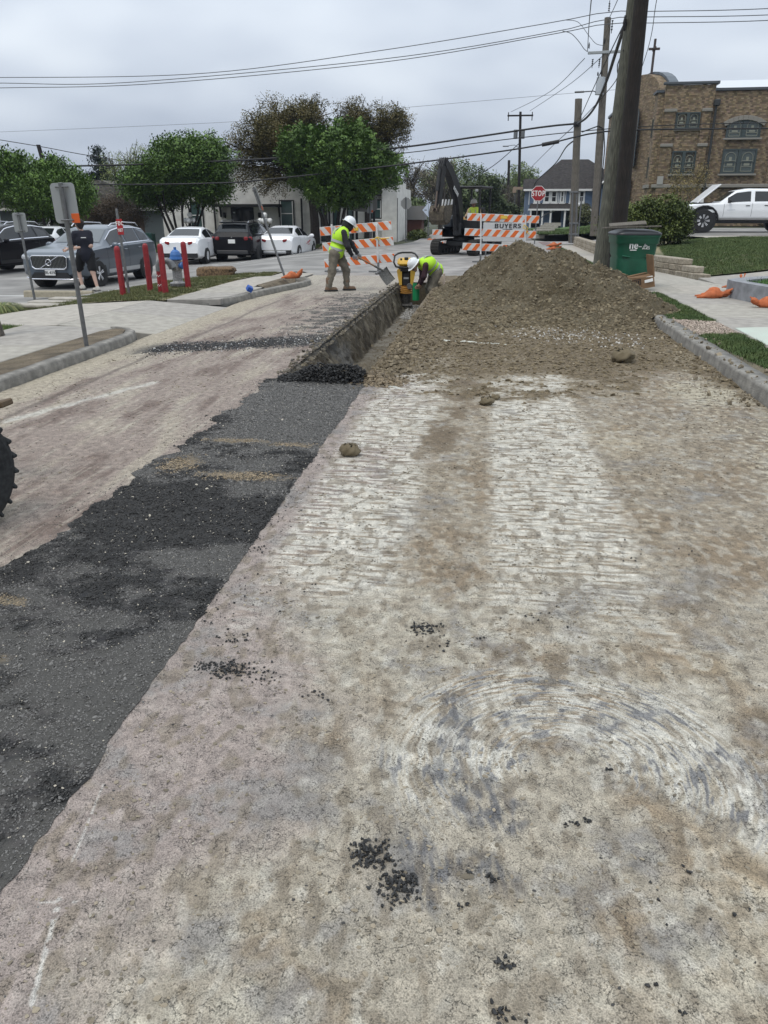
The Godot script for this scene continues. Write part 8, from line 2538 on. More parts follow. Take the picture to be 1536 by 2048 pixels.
	mb.prism(arch, 0.0, 0.04, Transform3D(L, Vector3(-1.1, 0, -4.6)))
	part("tall_arched_window", mb, pm(C(0.03, 0.05, 0.065), 0.2), o)
	mb = MB.new()
	mb.box(Vector3(-1.12, 1.9, -5.0), Vector3(0.06, 3.0, 1.5))
	part("door", mb, M.black, o)
	mb = MB.new()
	mb.box(Vector3(-0.6, 5.2, -8.45), Vector3(3.7, 0.22, 0.3)); mb.box(Vector3(-0.6, 7.6, -8.45), Vector3(3.7, 0.2, 0.3))
	mb.cyl(Vector3(-1.7, 0.5, -8.4), Vector3(-1.7, 8.3, -8.4), 0.05, -1.0, 6)
	part("string_course", mb, M.church_stone, o)
	mb = MB.new()
	mb.box(Vector3(0.35, 3.1, 0.2), Vector3(0.42, 0.55, 0.06), Basis.IDENTITY, 0.01)
	part("wall_plaque", mb, pm(C(0.3, 0.29, 0.27), 0.7), o)
	mb = MB.new()
	mb.box(Vector3(8.9, 1.3, 0.03), Vector3(1.3, 2.3, 0.08))
	part("side_door", mb, pm(C(0.05, 0.012, 0.015), 0.5), o)
	var wh := thing("white_sign", "white upright panel standing behind the bonnet of the pickup", "sign", Vector3(11.4, 1.0, -47.0), 0.1)
	mb = MB.new()
	mb.box(Vector3(0.1, 1.0, 0), Vector3(0.5, 0.5, 0.04), Basis(Vector3(0, 0, 1), 0.1))
	part("panel", mb, M.white, wh)
	mb = MB.new()
	mb.box(Vector3(0.1, 0.4, -0.03), Vector3(0.04, 0.8, 0.04)); mb.box(Vector3(0.12, 1.0, 0.022), Vector3(0.03, 0.26, 0.01))
	part("post", mb, M.black, wh)

func sash(o: Node, at: Vector3, w: float, h: float, rim: Material, pane: Material, tk := 0.08) -> void:
	var mb := MB.new()
	mb.box(at - Vector3(w / 2, 0, 0), Vector3(tk, h + tk, 0.08)); mb.box(at + Vector3(w / 2, 0, 0), Vector3(tk, h + tk, 0.08))
	mb.box(at + Vector3(0, h / 2, 0), Vector3(w - tk, tk, 0.08)); mb.box(at - Vector3(0, h / 2, 0), Vector3(w - tk, tk, 0.08))
	var win := part("window", mb, rim, o)
	for s in [-1.0, 1.0]:
		mb = MB.new()
		mb.box(at + Vector3(0, s * h / 4, 0.005), Vector3(w - tk, h / 2 - 0.03, 0.03))
		part("pane", mb, pane, win)
	mb = MB.new()
	mb.box(at + Vector3(0, 0, 0.02), Vector3(w - tk, 0.05, 0.06))
	for q in [-1.0, 1.0]: mb.box(at + Vector3(q * (w / 2 - tk * 0.7), 0, 0.02), Vector3(0.05, h - 0.06, 0.05))
	part("sash_bars", mb, M.white, win)
	mb = MB.new()
	mb.box(at - Vector3(0, h / 2 + tk, -0.06), Vector3(w + 0.2, 0.08, 0.16))
	part("sill", mb, M.white, win)

func build_houses() -> void:
	var render_wall := tri_tex(pm(C(0.74, 0.73, 0.69), 0.9), noise_tex(512, 0.01, 171, 0.88, 1.0, 4), 0.3)
	var shingle := tri_tex(pm(C(0.05, 0.048, 0.052), 0.95), brick_map(16, 10), 0.35, null, 0.3, false)
	M.shingle = shingle
	var green_glass := pm(C(0.05, 0.085, 0.08), 0.1)
	var o := thing("white_office_building", "white rendered building with black trim, door canopy and sash windows behind the sedans", "building", Vector3(-12.8, -0.6, -48.0))
	var mb := MB.new()
	mb.box(Vector3(-2.4, 1.75, -4.0), Vector3(10.0, 3.5, 8.0))
	mb.prism(P2([-7.4, 3.5, 2.6, 3.5, -2.4, 4.75]), -8.0, 0.0)
	mb.box(Vector3(4.9, 1.75, -3.2), Vector3(4.99, 3.5, 8.0))
	mb.box(Vector3(6.95, 1.9, -1.5), Vector3(0.9, 3.8, 5.0))
	part("wall", mb, render_wall, o)
	mb = MB.new()
	mb.quad(Vector3(-7.7, 3.4, 0.3), Vector3(-2.4, 4.87, 0.3), Vector3(-2.4, 4.87, -8.3), Vector3(-7.7, 3.4, -8.3), Vector3(-1, 2, 0))
	mb.quad(Vector3(2.9, 3.4, 0.3), Vector3(-2.4, 4.87, 0.3), Vector3(-2.4, 4.87, -8.3), Vector3(2.9, 3.4, -8.3), Vector3(1, 2, 0))
	mb.quad(Vector3(2.7, 3.45, 1.0), Vector3(6.5, 3.45, 1.0), Vector3(6.5, 4.3, -4), Vector3(2.7, 4.3, -4), Vector3(0, 1, 0.2))
	part("roof", mb, tri_tex(pm(C(0.12, 0.12, 0.125), 0.9), noise_tex(256, 0.03, 172, 0.7, 1.0), 0.5), o)
	mb = MB.new()
	mb.box(Vector3(-1.75, 2.5, 0.6), Vector3(4.0, 0.16, 1.2)); mb.box(Vector3(4.6, 3.2, 0.95), Vector3(3.8, 0.42, 0.5))
	for x in [-3.6, 0.1]: mb.box(Vector3(x, 2.15, 0.12), Vector3(0.1, 0.6, 0.12), Basis(Vector3.RIGHT, 0.2))
	part("canopy", mb, M.black, o)
	for x in [-3.98, 1.5, 3.35, 7.38]:
		mb = MB.new()
		mb.cyl(Vector3(x, 0.2, 0.14 if x < 2.0 else 0.9), Vector3(x, 2.9, 0.14 if x < 2.0 else 0.9), 0.06, -1.0, 6)
		part("downpipe", mb, M.black, o)
	for q in [[-5.2, 1.95, 0.04], [0.55, 2.05, 0.04], [6.05, 2.3, 0.84]]: sash(o, Vector3(q[0], q[1], q[2]), 0.85, 1.45 if q[0] < 5.0 else 1.0, M.black, green_glass)
	for x in [3.0, 3.75, 4.6]:
		mb = MB.new()
		mb.box(Vector3(x, 1.5, 0.83), Vector3(0.4, 2.0, 0.06))
		var w := part("narrow_window", mb, M.black, o)
		mb = MB.new()
		mb.box(Vector3(x, 1.5, 0.87), Vector3(0.22, 1.8, 0.03))
		part("pane", mb, green_glass, w)
	mb = MB.new()
	mb.box(Vector3(-2.25, 1.3, 0.03), Vector3(1.42, 2.2, 0.1))
	var dr := part("door", mb, M.black, o)
	for s in [-1.0, 1.0]:
		mb = MB.new()
		mb.box(Vector3(-2.25 + s * 0.34, 1.45, 0.085), Vector3(0.5, 1.5, 0.02))
		part("door_pane", mb, M.glass, dr)
	for q in [["push_bar", -2.25, 0.62, 1.1, 0.06], ["door_handle", -1.85, 1.0, 0.16, 0.7], ["door_number", -2.75, 2.1, 0.12, 0.08]]:
		mb = MB.new()
		mb.box(Vector3(q[1], q[2], 0.105), Vector3(q[3], q[4], 0.03))
		part(q[0], mb, M.silver, dr)
	for x in [-3.35, -1.15]:
		mb = MB.new()
		mb.box(Vector3(x, 1.95, 0.14), Vector3(0.16, 0.32, 0.16), Basis.IDENTITY, 0.03)
		part("wall_lamp", mb, M.black, o)
	mb = MB.new()
	mb.box(Vector3(-3.55, 1.2, 0.12), Vector3(0.26, 0.34, 0.16), Basis.IDENTITY, 0.05)
	part("letter_box", mb, M.black, o)
	for k in 3:
		mb = MB.new()
		mb.box(Vector3(-2.4, 0.08 + 0.12 * k, 0.9 - 0.3 * k), Vector3(2.6, 0.14, 0.4 + 0.2 * (2 - k)))
		part("step", mb, M.walk[0], o)
	mb = MB.new()
	mb.tube(V([6.85, 1.0, 0.9, 6.4, 1.25, 0.95, 5.9, 1.5, 0.95]), 0.03, 5); mb.cyl(Vector3(6.9, 0.2, 0.9), Vector3(6.9, 1.0, 0.9), 0.03, -1.0, 5)
	part("hand_rail", mb, M.black, o)
	mb = MB.new()
	mb.lathe([Vector2(0.0, 0.0), Vector2(0.2, 0.0), Vector2(0.26, 0.42), Vector2(0.22, 0.42), Vector2(0.2, 0.36)], 14)
	var pt := solo("planter", mb, pm(C(0.11, 0.25, 0.24), 0.6), "teal plant tub beside the steps of the white building", "planter")
	pt.position = Vector3(-15.75, -0.25, -47.0)
	# monument sign with the letter
	o = thing("shop_sign", "grey shaped shop sign bearing a large G on two black posts", "sign", Vector3(-6.72, -0.45, -43.2), 0.05)
	mb = MB.new()
	mb.prism(P2([-0.68, 2.05, 0.42, 1.98, 0.68, 2.15, 0.68, 2.8, 0.3, 2.9, -0.05, 2.95, -0.4, 2.85, -0.68, 2.75]), -0.05, 0.05)
	part("panel", mb, pm(C(0.17, 0.165, 0.16), 0.6), o)
	mb = MB.new()
	for x in [-0.45, 0.5]: mb.box(Vector3(x, 1.1, -0.08), Vector3(0.13, 2.2, 0.1))
	part("posts", mb, M.black, o)
	text("G", 0.38, M.ink, o, Vector3(0.0, 2.62, 0.054), Basis.IDENTITY, "letter", true, 0.9)
	mb = MB.new()
	mb.box(Vector3(-0.1, 2.27, 0.053), Vector3(0.5, 0.1, 0.005))
	part("small_lettering", mb, pm(C(0.07, 0.07, 0.07), 0.6), o)
	# globe lamps before the facade
	for q in [[-11.55, -40.6, "black lamp post with white globes beside the black vehicle"], [-15.9, -41.4, "black lamp post with white globes behind the multi-stemmed tree"]]:
		o = thing("globe_lamp", q[2], "street lamp", Vector3(q[0], -0.45, q[1]), 0.0, "globe lamp posts before the white building")
		mb = MB.new()
		mb.cyl(Vector3.ZERO, Vector3(0, 1.5, 0), 0.05, 0.035, 8)
		for a in 4: mb.tube([Vector3(0, 1.3, 0), Vector3(cos(a * TAU / 4.0) * 0.22, 1.3, sin(a * TAU / 4.0) * 0.22), Vector3(cos(a * TAU / 4.0) * 0.26, 1.45, sin(a * TAU / 4.0) * 0.26)], 0.03, 5)
		part("post", mb, M.black, o)
		for a in 5:
			mb = MB.new()
			mb.ball(Vector3(cos(a * TAU / 4.0) * 0.26, 1.58, sin(a * TAU / 4.0) * 0.26) if a < 4 else Vector3(0, 1.85, 0), Vector3.ONE * 0.14)
			part("globe", mb, pm(C(0.7, 0.7, 0.68), 0.3), o)
	# grey bungalow behind the trees at left
	o = thing("grey_house", "low grey house with porch and white posts behind the trees at left", "house", Vector3(-32.0, -0.7, -58.0))
	mb = MB.new()
	mb.box(Vector3(0, 1.25, -4), Vector3(15.0, 2.5, 8))
	part("wall", mb, pm(C(0.13, 0.145, 0.14), 0.9), o)
	mb = MB.new()
	mb.prism(P2([-8.2, 2.45, 8.2, 2.45, 3.5, 4.4, -3.5, 4.4]), -8.5, 0.9)
	part("roof", mb, tri_tex(pm(C(0.17, 0.175, 0.18), 0.95), brick_map(16, 10), 0.4, null, 0.3, false), o)
	mb = MB.new()
	mb.box(Vector3(0, 2.4, 1.0), Vector3(16.4, 0.2, 0.12))
	part("fascia", mb, pm(C(0.4, 0.38, 0.34), 0.8), o)
	for x in [-5.2, -3.6, -1.0, 4.5]:
		mb = MB.new()
		mb.box(Vector3(x, 1.2, 0.85), Vector3(0.24, 2.4, 0.24))
		part("porch_post", mb, M.white, o)
	mb = MB.new()
	mb.box(Vector3(1.6, 1.2, 0.2), Vector3(0.9, 2.4, 0.5))
	part("brick_pier", mb, tri_tex(pm(C(0.17, 0.075, 0.035), 0.9), brick_map(32, 16), 0.8, null, 0.3, false), o)
	sash(o, Vector3(3.0, 1.5, 0.05), 1.0, 1.2, M.white, green_glass)
	sash(o, Vector3(-2.2, 1.3, 0.05), 0.9, 1.6, M.white, M.glass)
	# small shed and fence right of the white building
	o = thing("shed", "small brown shed with grey roof at the corner of the white building", "shed", Vector3(-5.2, -0.4, -54.0))
	mb = MB.new()
	mb.box(Vector3(0, 0.75, 0), Vector3(1.5, 1.5, 2.0))
	part("wall", mb, pm(C(0.075, 0.028, 0.02), 0.9), o)
	mb = MB.new()
	mb.prism(P2([-0.95, 1.45, 0.95, 1.45, 0.9, 2.3, -0.9, 2.3]), -1.2, 1.2)
	part("roof", mb, pm(C(0.17, 0.165, 0.16), 0.9), o)
	# green bin and pots far left of the building
	mb = MB.new()
	mb.box(Vector3(0, 0.5, 0), Vector3(0.6, 1.0, 0.6), Basis.IDENTITY, 0.06)
	o = solo("wheeled_bin", mb, pm(C(0.012, 0.07, 0.05), 0.5), "dark green bin standing far behind the red bollards", "bin")
	o.position = Vector3(-18.4, -0.5, -41.5)
	o = thing("wooden_fence", "dark brown board fence far behind the bollards", "fence", Vector3(-23.0, -0.5, -46.0))
	for k in 26:
		mb = MB.new()
		mb.box(Vector3(-2.4 + k * 0.19, 0.85, 0), Vector3(0.17, 1.7, 0.025))
		part("board", mb, pm(C(0.05, 0.03, 0.02), 0.95), o)
	# blue house
	o = thing("blue_house", "blue house with white trim and dark hipped roof behind the stop sign", "house", Vector3(3.0, 0.0, -72.0))
	var blue := tri_tex(pm(C(0.16, 0.225, 0.33), 0.85), noise_tex(256, 0.02, 173, 0.88, 1.0), 0.5)
	mb = MB.new()
	mb.box(Vector3(4.6, 1.75, -4.5), Vector3(8.6, 3.1, 9.0)); mb.box(Vector3(7.6, 1.8, 0.6), Vector3(3.6, 3.0, 2.4))
	part("wall", mb, blue, o)
	mb = MB.new()
	var A := Vector3(-0.05, 3.3, 0.4); var B := Vector3(9.2, 3.3, 0.4); var Cc := Vector3(9.2, 3.3, -9.4); var D := Vector3(-0.05, 3.3, -9.4)
	var R0 := Vector3(3.2, 5.9, -4.5); var R1 := Vector3(5.6, 5.9, -4.5)
	mb.quad(A, B, R1, R0, Vector3(0, 1, 1)); mb.quad(D, Cc, R1, R0, Vector3(0, 1, -1)); mb.ftri(A, D, R0, Vector3(-1, 1, 0)); mb.ftri(B, Cc, R1, Vector3(1, 1, 0))
	mb.quad(Vector3(-0.1, 3.3, 0.2), Vector3(2.0, 3.3, 0.2), Vector3(2.0, 4.2, -1.5), Vector3(-0.1, 4.2, -1.5), Vector3(0, 1, 1)); mb.quad(Vector3(-0.1, 3.3, 0.2), Vector3(-0.1, 4.2, -1.5), Vector3(-0.1, 4.2, -4), Vector3(-0.1, 3.3, -4), Vector3(-1, 0, 0))
	mb.quad(Vector3(5.55, 3.25, 2.1), Vector3(7.6, 5.0, 2.1), Vector3(7.6, 5.0, -4), Vector3(5.55, 3.25, -4), Vector3(-1, 1, 0)); mb.quad(Vector3(9.65, 3.25, 2.1), Vector3(7.6, 5.0, 2.1), Vector3(7.6, 5.0, -4), Vector3(9.65, 3.25, -4), Vector3(1, 1, 0))
	mb.quad(Vector3(0.3, 1.75, 1.3), Vector3(5.6, 1.75, 1.3), Vector3(5.4, 2.2, 0.02), Vector3(0.5, 2.2, 0.02), Vector3(0, 1, 1))
	part("roof", mb, shingle, o)
	mb = MB.new()
	mb.prism(P2([-1.75, 0, 1.75, 0, 0, 1.5]), 0.0, 0.05, Transform3D(Basis.IDENTITY, Vector3(7.6, 3.3, 1.8)))
	part("dark_gable", mb, pm(C(0.03, 0.06, 0.1), 0.8), o)
	mb = MB.new()
	mb.box(Vector3(4.5, 3.25, 0.42), Vector3(9.4, 0.16, 0.06)); mb.box(Vector3(2.95, 1.68, 1.32), Vector3(5.4, 0.14, 0.06))
	mb.cyl(Vector3(5.55, 3.2, 2.12), Vector3(7.6, 4.98, 2.12), 0.08, -1.0, 4); mb.cyl(Vector3(9.65, 3.2, 2.12), Vector3(7.6, 4.98, 2.12), 0.08, -1.0, 4)
	for x in [0.34, 1.62, 2.05, 2.85, 3.45, 5.8]: mb.box(Vector3(x, 2.65, 0.03), Vector3(0.07, 1.15, 0.06))
	part("white_trim", mb, M.white, o)
	for q in [[1.85, 0.5], [1.0, 0.42], [2.45, 0.5], [3.15, 0.3], [4.05, 0.45], [4.8, 0.45], [7.0, 0.5], [8.1, 0.5]]: sash(o, Vector3(q[0], 2.72, 0.06 if q[0] < 6.0 else 1.86), q[1], 0.85, M.white, M.black, 0.1)
	for x in [0.5, 1.5, 2.2, 3.4, 4.6, 5.4]:
		mb = MB.new()
		mb.box(Vector3(x, 0.95, 1.2), Vector3(0.14, 1.5, 0.12))
		part("porch_post", mb, M.white, o)
	for x in [1.0, 2.8, 4.0]:
		mb = MB.new()
		mb.box(Vector3(x, 0.95, 0.03), Vector3(0.75, 1.4, 0.08))
		part("porch_door", mb, M.glass, o)
	o = thing("garden_steps", "pale concrete steps climbing the lawn to the blue house", "steps", Vector3(2.7, 0.1, -48.0))
	for k in 6:
		mb = MB.new()
		mb.box(Vector3(0.3 * k, 0.1 + 0.11 * k, -1.4 * k), Vector3(1.1, 0.2, 0.7))
		part("step", mb, M.walk[1], o)
	mb = MB.new()
	mb.tube(V([0.0, 0.9, 0.3, 0.8, 1.3, -4.0, 1.6, 1.5, -7.0]), 0.03, 5)
	part("hand_rail", mb, M.black, o)

# ---------------------------------------------------------------- trees and shrubs
func leaf_cluster(m: Material, n: int, rad: float, s: float, sd: int) -> ArrayMesh:
	var r := RandomNumberGenerator.new()
	r.seed = sd
	var mb := MB.new()
	for i in n:
		var p := Vector3(r.randfn(0, 0.5), r.randfn(0, 0.42), r.randfn(0, 0.5)) * rad
		var bs := Basis.from_euler(Vector3(r.randf_range(-1.0, 1.0), r.randf() * TAU, r.randf_range(-0.8, 0.8)))
		var q := s * r.randf_range(0.6, 1.2)
		var up := (bs.y + Vector3(0, 0.6, 0) + p.normalized() * 0.5).normalized()
		var a := p - bs.z * q; var b := p + bs.x * q * 0.5 + bs.y * q * 0.15; var c := p + bs.z * q; var d := p - bs.x * q * 0.5 + bs.y * q * 0.15
		mb.tri(a, b, c, up, up, up); mb.tri(a, c, d, up, up, up)
	return mb.mesh(m)

func branches(mb: MB, a: Vector3, b: Vector3, r0: float, r1: float, bend: float) -> void:
	var pts := []; var rad := []
	var side := Vector3(rng.randf_range(-1, 1), rng.randf_range(-0.3, 0.5), rng.randf_range(-1, 1)) * a.distance_to(b) * bend
	for i in 6:
		var t := i / 5.0
		pts.append(a.lerp(b, t) + side * sin(t * PI)); rad.append(lerpf(r0, r1, t))
	mb.tube(pts, rad, 6, false)

func tree(called: String, label: String, cat: String, at: Vector3, sd: int, spec: Dictionary, group := "") -> Node3D:
	rng.seed = sd
	var o := thing(called, label, cat, at, 0.0, group)
	var mb := MB.new()
	var lobes: Array = spec.lobes
	var stems: int = spec.get("stems", 1)
	var fork: float = spec.get("fork", 1.5)
	var tops := []
	for s in stems:
		var a := TAU * s / stems + 0.4
		var base := Vector3(cos(a), 0, sin(a)) * (0.16 if stems > 1 else 0.0)
		var top: Vector3 = Vector3(cos(a) * spec.get("spread", 0.5), fork, sin(a) * spec.get("spread", 0.5) * 0.7) if stems > 1 else Vector3(spec.get("lean", 0.0), fork, 0)
		branches(mb, base - Vector3(0, 0.2, 0), top, spec.r, spec.r * 0.7, 0.05)
		tops.append(top)
	for l in lobes:
		var c: Vector3 = l[0]
		var best: Vector3 = tops[0]
		for t in tops:
			if t.distance_to(c) < best.distance_to(c): best = t
		branches(mb, best, c, spec.r * 0.55, spec.r * 0.2, 0.08)
		for k in spec.get("twigs", 5):
			var d := Vector3(rng.randfn(), rng.randfn() * 0.8 + spec.get("upward", 0.2), rng.randfn()).normalized()
			branches(mb, best.lerp(c, rng.randf_range(0.5, 1.0)), c + d * (l[1] as Vector3) * rng.randf_range(0.8, spec.get("reach", 1.0)), spec.r * 0.18, 0.008, 0.1)
	part("trunk", mb, spec.bark, o)
	var T := []; var K := PackedColorArray()
	var vol := 0.0
	for l in lobes: vol += pow(l[1].x * l[1].y * l[1].z, 0.667)
	for l in lobes:
		var rr: Vector3 = l[1]
		var n := int(spec.count * pow(rr.x * rr.y * rr.z, 0.667) / maxf(vol, 0.001))
		for i in n:
			var d := Vector3(rng.randfn(), rng.randfn(), rng.randfn()).normalized()
			var p: Vector3 = l[0] + d * rr * pow(rng.randf(), 0.42) * (1.0 + 0.22 * NB.get_noise_3d(d.x * 0.8 + l[0].x, d.y * 0.8, d.z * 0.8 + l[0].y))
			if NB.get_noise_3d(p.x * 0.45, p.y * 0.45, p.z * 0.45 + sd) < spec.get("gap", -0.28): continue
			var s := rng.randf_range(0.7, 1.25)
			T.append(Transform3D(Basis.from_euler(Vector3(rng.randf_range(-0.4, 0.4), rng.randf() * TAU, rng.randf_range(-0.4, 0.4))).scaled(Vector3.ONE * s), p))
			var c0: Color = spec.c0; var c1: Color = spec.c1
			K.append(c0.lerp(c1, clampf(rng.randf() * 0.6 + 0.35 * NB.get_noise_3d(p.x * 0.4, p.y * 0.4, p.z * 0.4) + 0.2, 0.0, 1.0)) * rng.randf_range(0.8, 1.2))
	if T.size(): stuff_copies("crown", leaf_cluster(M.leaf, spec.get("leaves", 18), spec.get("rad", 0.26), spec.get("size", 0.075), sd), T, K, o)
	return o

func lobes_of(sd: int, n: int, c: Vector3, r: Vector3, size: float) -> Array:
	rng.seed = sd
	var out := []
	for i in n:
		var d := Vector3(rng.randfn(), rng.randfn(), rng.randfn()).normalized()
		out.append([c + d * r * pow(rng.randf(), 0.4) * 0.75, Vector3(size, size * 0.75, size) * rng.randf_range(0.75, 1.25)])
	return out

func build_trees() -> void:
	M.leaf = vc(pm(Color.WHITE, 0.75))
	M.leaf.backlight_enabled = true; M.leaf.backlight = Color(0.3, 0.34, 0.14)
	var bark := tri_tex(pm(C(0.055, 0.045, 0.038), 0.95), noise_tex(256, 0.03, 181, 0.4, 1.0, 4), 1.2)
	var pale_bark := tri_tex(pm(C(0.13, 0.115, 0.1), 0.95), noise_tex(256, 0.03, 182, 0.5, 1.0, 4), 1.2)
	var g0 := Color(0.032, 0.075, 0.01); var g1 := Color(0.105, 0.18, 0.026)
	tree("tree", "round green multi-stemmed tree in front of the white building, behind the white sedan", "tree", Vector3(-16.4, -0.5, -41.6), 201, {stems = 7, fork = 2.0, spread = 1.1, r = 0.085, bark = bark, lobes = lobes_of(301, 20, Vector3(-0.25, 3.95, 0), Vector3(3.7, 1.7, 2.4), 1.35), count = 5600, c0 = g0, c1 = g1, twigs = 5, gap = -0.42, size = 0.08})
	tree("tree", "round green tree right of the dark oak trunk, behind the left barricade", "tree", Vector3(-8.0, -0.4, -40.5), 202, {stems = 4, fork = 2.2, spread = 0.8, r = 0.12, bark = bark, lobes = lobes_of(302, 20, Vector3(0.25, 4.1, 0), Vector3(3.1, 1.9, 2.2), 1.35), count = 5600, c0 = g0, c1 = g1, twigs = 5, gap = -0.42, size = 0.08})
	tree("tree", "green multi-stemmed tree at the left edge behind the small sign back", "tree", Vector3(-21.2, -0.5, -36.5), 203, {stems = 6, fork = 1.8, spread = 0.9, r = 0.09, bark = bark, lobes = lobes_of(303, 16, Vector3(-0.4, 3.1, 0), Vector3(2.5, 1.6, 2.0), 1.15), count = 4000, gap = -0.42, c0 = g0, c1 = g1 * 1.1, twigs = 5})
	var b0 := Color(0.05, 0.05, 0.014); var b1 := Color(0.15, 0.118, 0.035)
	tree("oak_tree", "tall olive brown live oak rising left of the rounded green tree", "tree", Vector3(-9.75, -0.4, -44.2), 204, {fork = 3.6, r = 0.3, bark = bark, lean = -0.2, lobes = lobes_of(304, 20, Vector3(-1.6, 6.2, -0.5), Vector3(2.6, 2.5, 2.2), 1.25) + [[Vector3(-3.4, 4.3, 0), Vector3(1.5, 1.3, 1.2)], [Vector3(-2.2, 3.6, 0.3), Vector3(1.3, 1.0, 1.0)], [Vector3(-3.9, 5.2, 0), Vector3(1.3, 1.2, 1.2)]], count = 4600, c0 = b0, c1 = b1, twigs = 9, reach = 1.35, leaves = 22, size = 0.055, gap = -0.18})
	tree("oak_tree", "olive brown live oak showing above and right of the rounded green tree", "tree", Vector3(-7.2, -0.4, -47.2), 205, {fork = 3.6, r = 0.26, bark = bark, lobes = lobes_of(305, 20, Vector3(-0.1, 5.8, 0), Vector3(3.0, 2.3, 2.0), 1.2), count = 4400, c0 = b0, c1 = b1, twigs = 9, reach = 1.35, leaves = 22, size = 0.055, gap = -0.18})
	var cn := []
	for k in 9:
		var t := k / 8.0
		cn.append([Vector3(0.3 * sin(k * 2.3), 1.6 + 5.0 * t, 0.3 * cos(k * 2.9)), Vector3(1.9, 0.75, 1.9) * (1.06 - t * 0.8)])
	tree("conifer", "dark blue-green conifer behind the grey house", "tree", Vector3(-30.8, -0.6, -62.0), 206, {fork = 6.0, r = 0.16, bark = bark, lobes = cn, count = 1500, c0 = Color(0.01, 0.022, 0.017), c1 = Color(0.025, 0.045, 0.03), twigs = 2, size = 0.1, rad = 0.34})
	tree("tree", "pale yellow-green budding tree behind the upper left green tree", "tree", Vector3(-26.3, -0.6, -56.0), 207, {fork = 3.0, r = 0.14, bark = pale_bark, lobes = lobes_of(307, 10, Vector3(0.3, 5.2, 0), Vector3(2.0, 2.0, 1.6), 1.0), count = 700, c0 = Color(0.11, 0.16, 0.045), c1 = Color(0.24, 0.27, 0.1), twigs = 12, reach = 1.5, upward = 0.7, leaves = 12, size = 0.055, gap = -0.1})
	tree("tree", "whitish flowering tree at the far upper left", "tree", Vector3(-38.5, -0.6, -58.0), 208, {fork = 3.0, r = 0.16, bark = pale_bark, lobes = lobes_of(308, 12, Vector3(0, 5.2, 0), Vector3(3.4, 2.2, 2.2), 1.2), count = 1200, c0 = Color(0.17, 0.2, 0.08), c1 = Color(0.42, 0.43, 0.32), twigs = 9, reach = 1.3, size = 0.07})
	for q in [[-21.6, -43.0, 209, "brown leafless shrub left of the white building"], [-23.8, -44.5, 210, "brown leafless shrub behind the grey vehicle's roof"], [-19.9, -42.2, 211, "brown leafless shrub against the corner of the white building"]]:
		tree("shrub", q[3], "shrub", Vector3(q[0], -0.5, q[1]), q[2], {stems = 6, fork = 0.9, spread = 0.7, r = 0.05, bark = pale_bark, lobes = lobes_of(q[2] + 100, 9, Vector3(0, 2.0, 0), Vector3(1.6, 1.0, 1.2), 0.8), count = 900, c0 = Color(0.045, 0.03, 0.02), c1 = Color(0.12, 0.085, 0.05), twigs = 16, reach = 1.3, size = 0.035, leaves = 20})
	# woods closing the street
	var kinds := [[Color(0.04, 0.065, 0.02), Color(0.1, 0.13, 0.045), 0.09, -0.2, bark, "olive green"], [Color(0.07, 0.06, 0.04), Color(0.15, 0.13, 0.085), 0.05, 0.05, pale_bark, "bare grey-brown"], [Color(0.09, 0.14, 0.04), Color(0.2, 0.24, 0.09), 0.08, -0.15, pale_bark, "fresh yellow-green"]]
	var wood := [[-6.6, -64, 6.4, 2.4, 1], [-3.6, -62, 6.0, 2.3, 1], [-1.2, -74, 5.6, 2.8, 0], [-4.8, -78, 7.6, 3.4, 2], [1.0, -90, 6.0, 3.2, 1], [4.2, -98, 7.4, 3.6, 2], [-1.8, -96, 6.6, 3.6, 0], [-9.5, -74, 7.0, 3.4, 0], [2.4, -108, 6.6, 3.8, 0], [7.0, -104, 6.5, 3.6, 0], [-13.5, -82, 7.0, 3.6, 1], [-5.6, -60, 4.0, 1.6, 0], [-2.6, -68, 4.4, 2.0, 0], [12.5, -110, 8.0, 4.0, 0], [-20, -84, 7.5, 4.0, 0], [-28, -88, 8.0, 4.2, 1], [0.6, -78, 3.6, 2.2, 0], [-42, -70, 6.0, 3.4, 0], [-36, -84, 6.5, 3.6, 2]]
	var where := ["just right of the white building", "behind the diamond sign", "behind the excavator", "farther back right of the white building", "behind the operator's canopy", "left of the distant crossarm pole", "far behind the excavator", "behind the white building's right end", "beyond the distant poles", "behind the blue house", "behind the white building's roof", "low beside the octagonal sign back", "low behind the far barricade", "far behind the blue house's roof", "far behind the oaks", "far behind the round green tree", "low behind the canopy", "behind the grey house at the left edge", "behind the conifer"]
	for i in wood.size():
		var w: Array = wood[i]
		var kd: Array = kinds[w[4]]
		var r: float = w[3]
		tree("tree", "%s tree %s" % [kd[5], where[i]], "tree", Vector3(w[0], -0.7, w[1]), 220 + i, {fork = w[2] * 0.35, r = 0.16, bark = kd[4], lobes = lobes_of(320 + i, 10, Vector3(0, w[2] * 0.6, 0), Vector3(r, w[2] * 0.38, r), r * 0.42), count = 950 if w[4] != 1 else 520, c0 = kd[0], c1 = kd[1], twigs = 5 if w[4] != 1 else 16, reach = 1.4, size = kd[2] * 1.5, rad = 0.42, gap = kd[3], upward = 0.6}, "trees closing the end of the street")
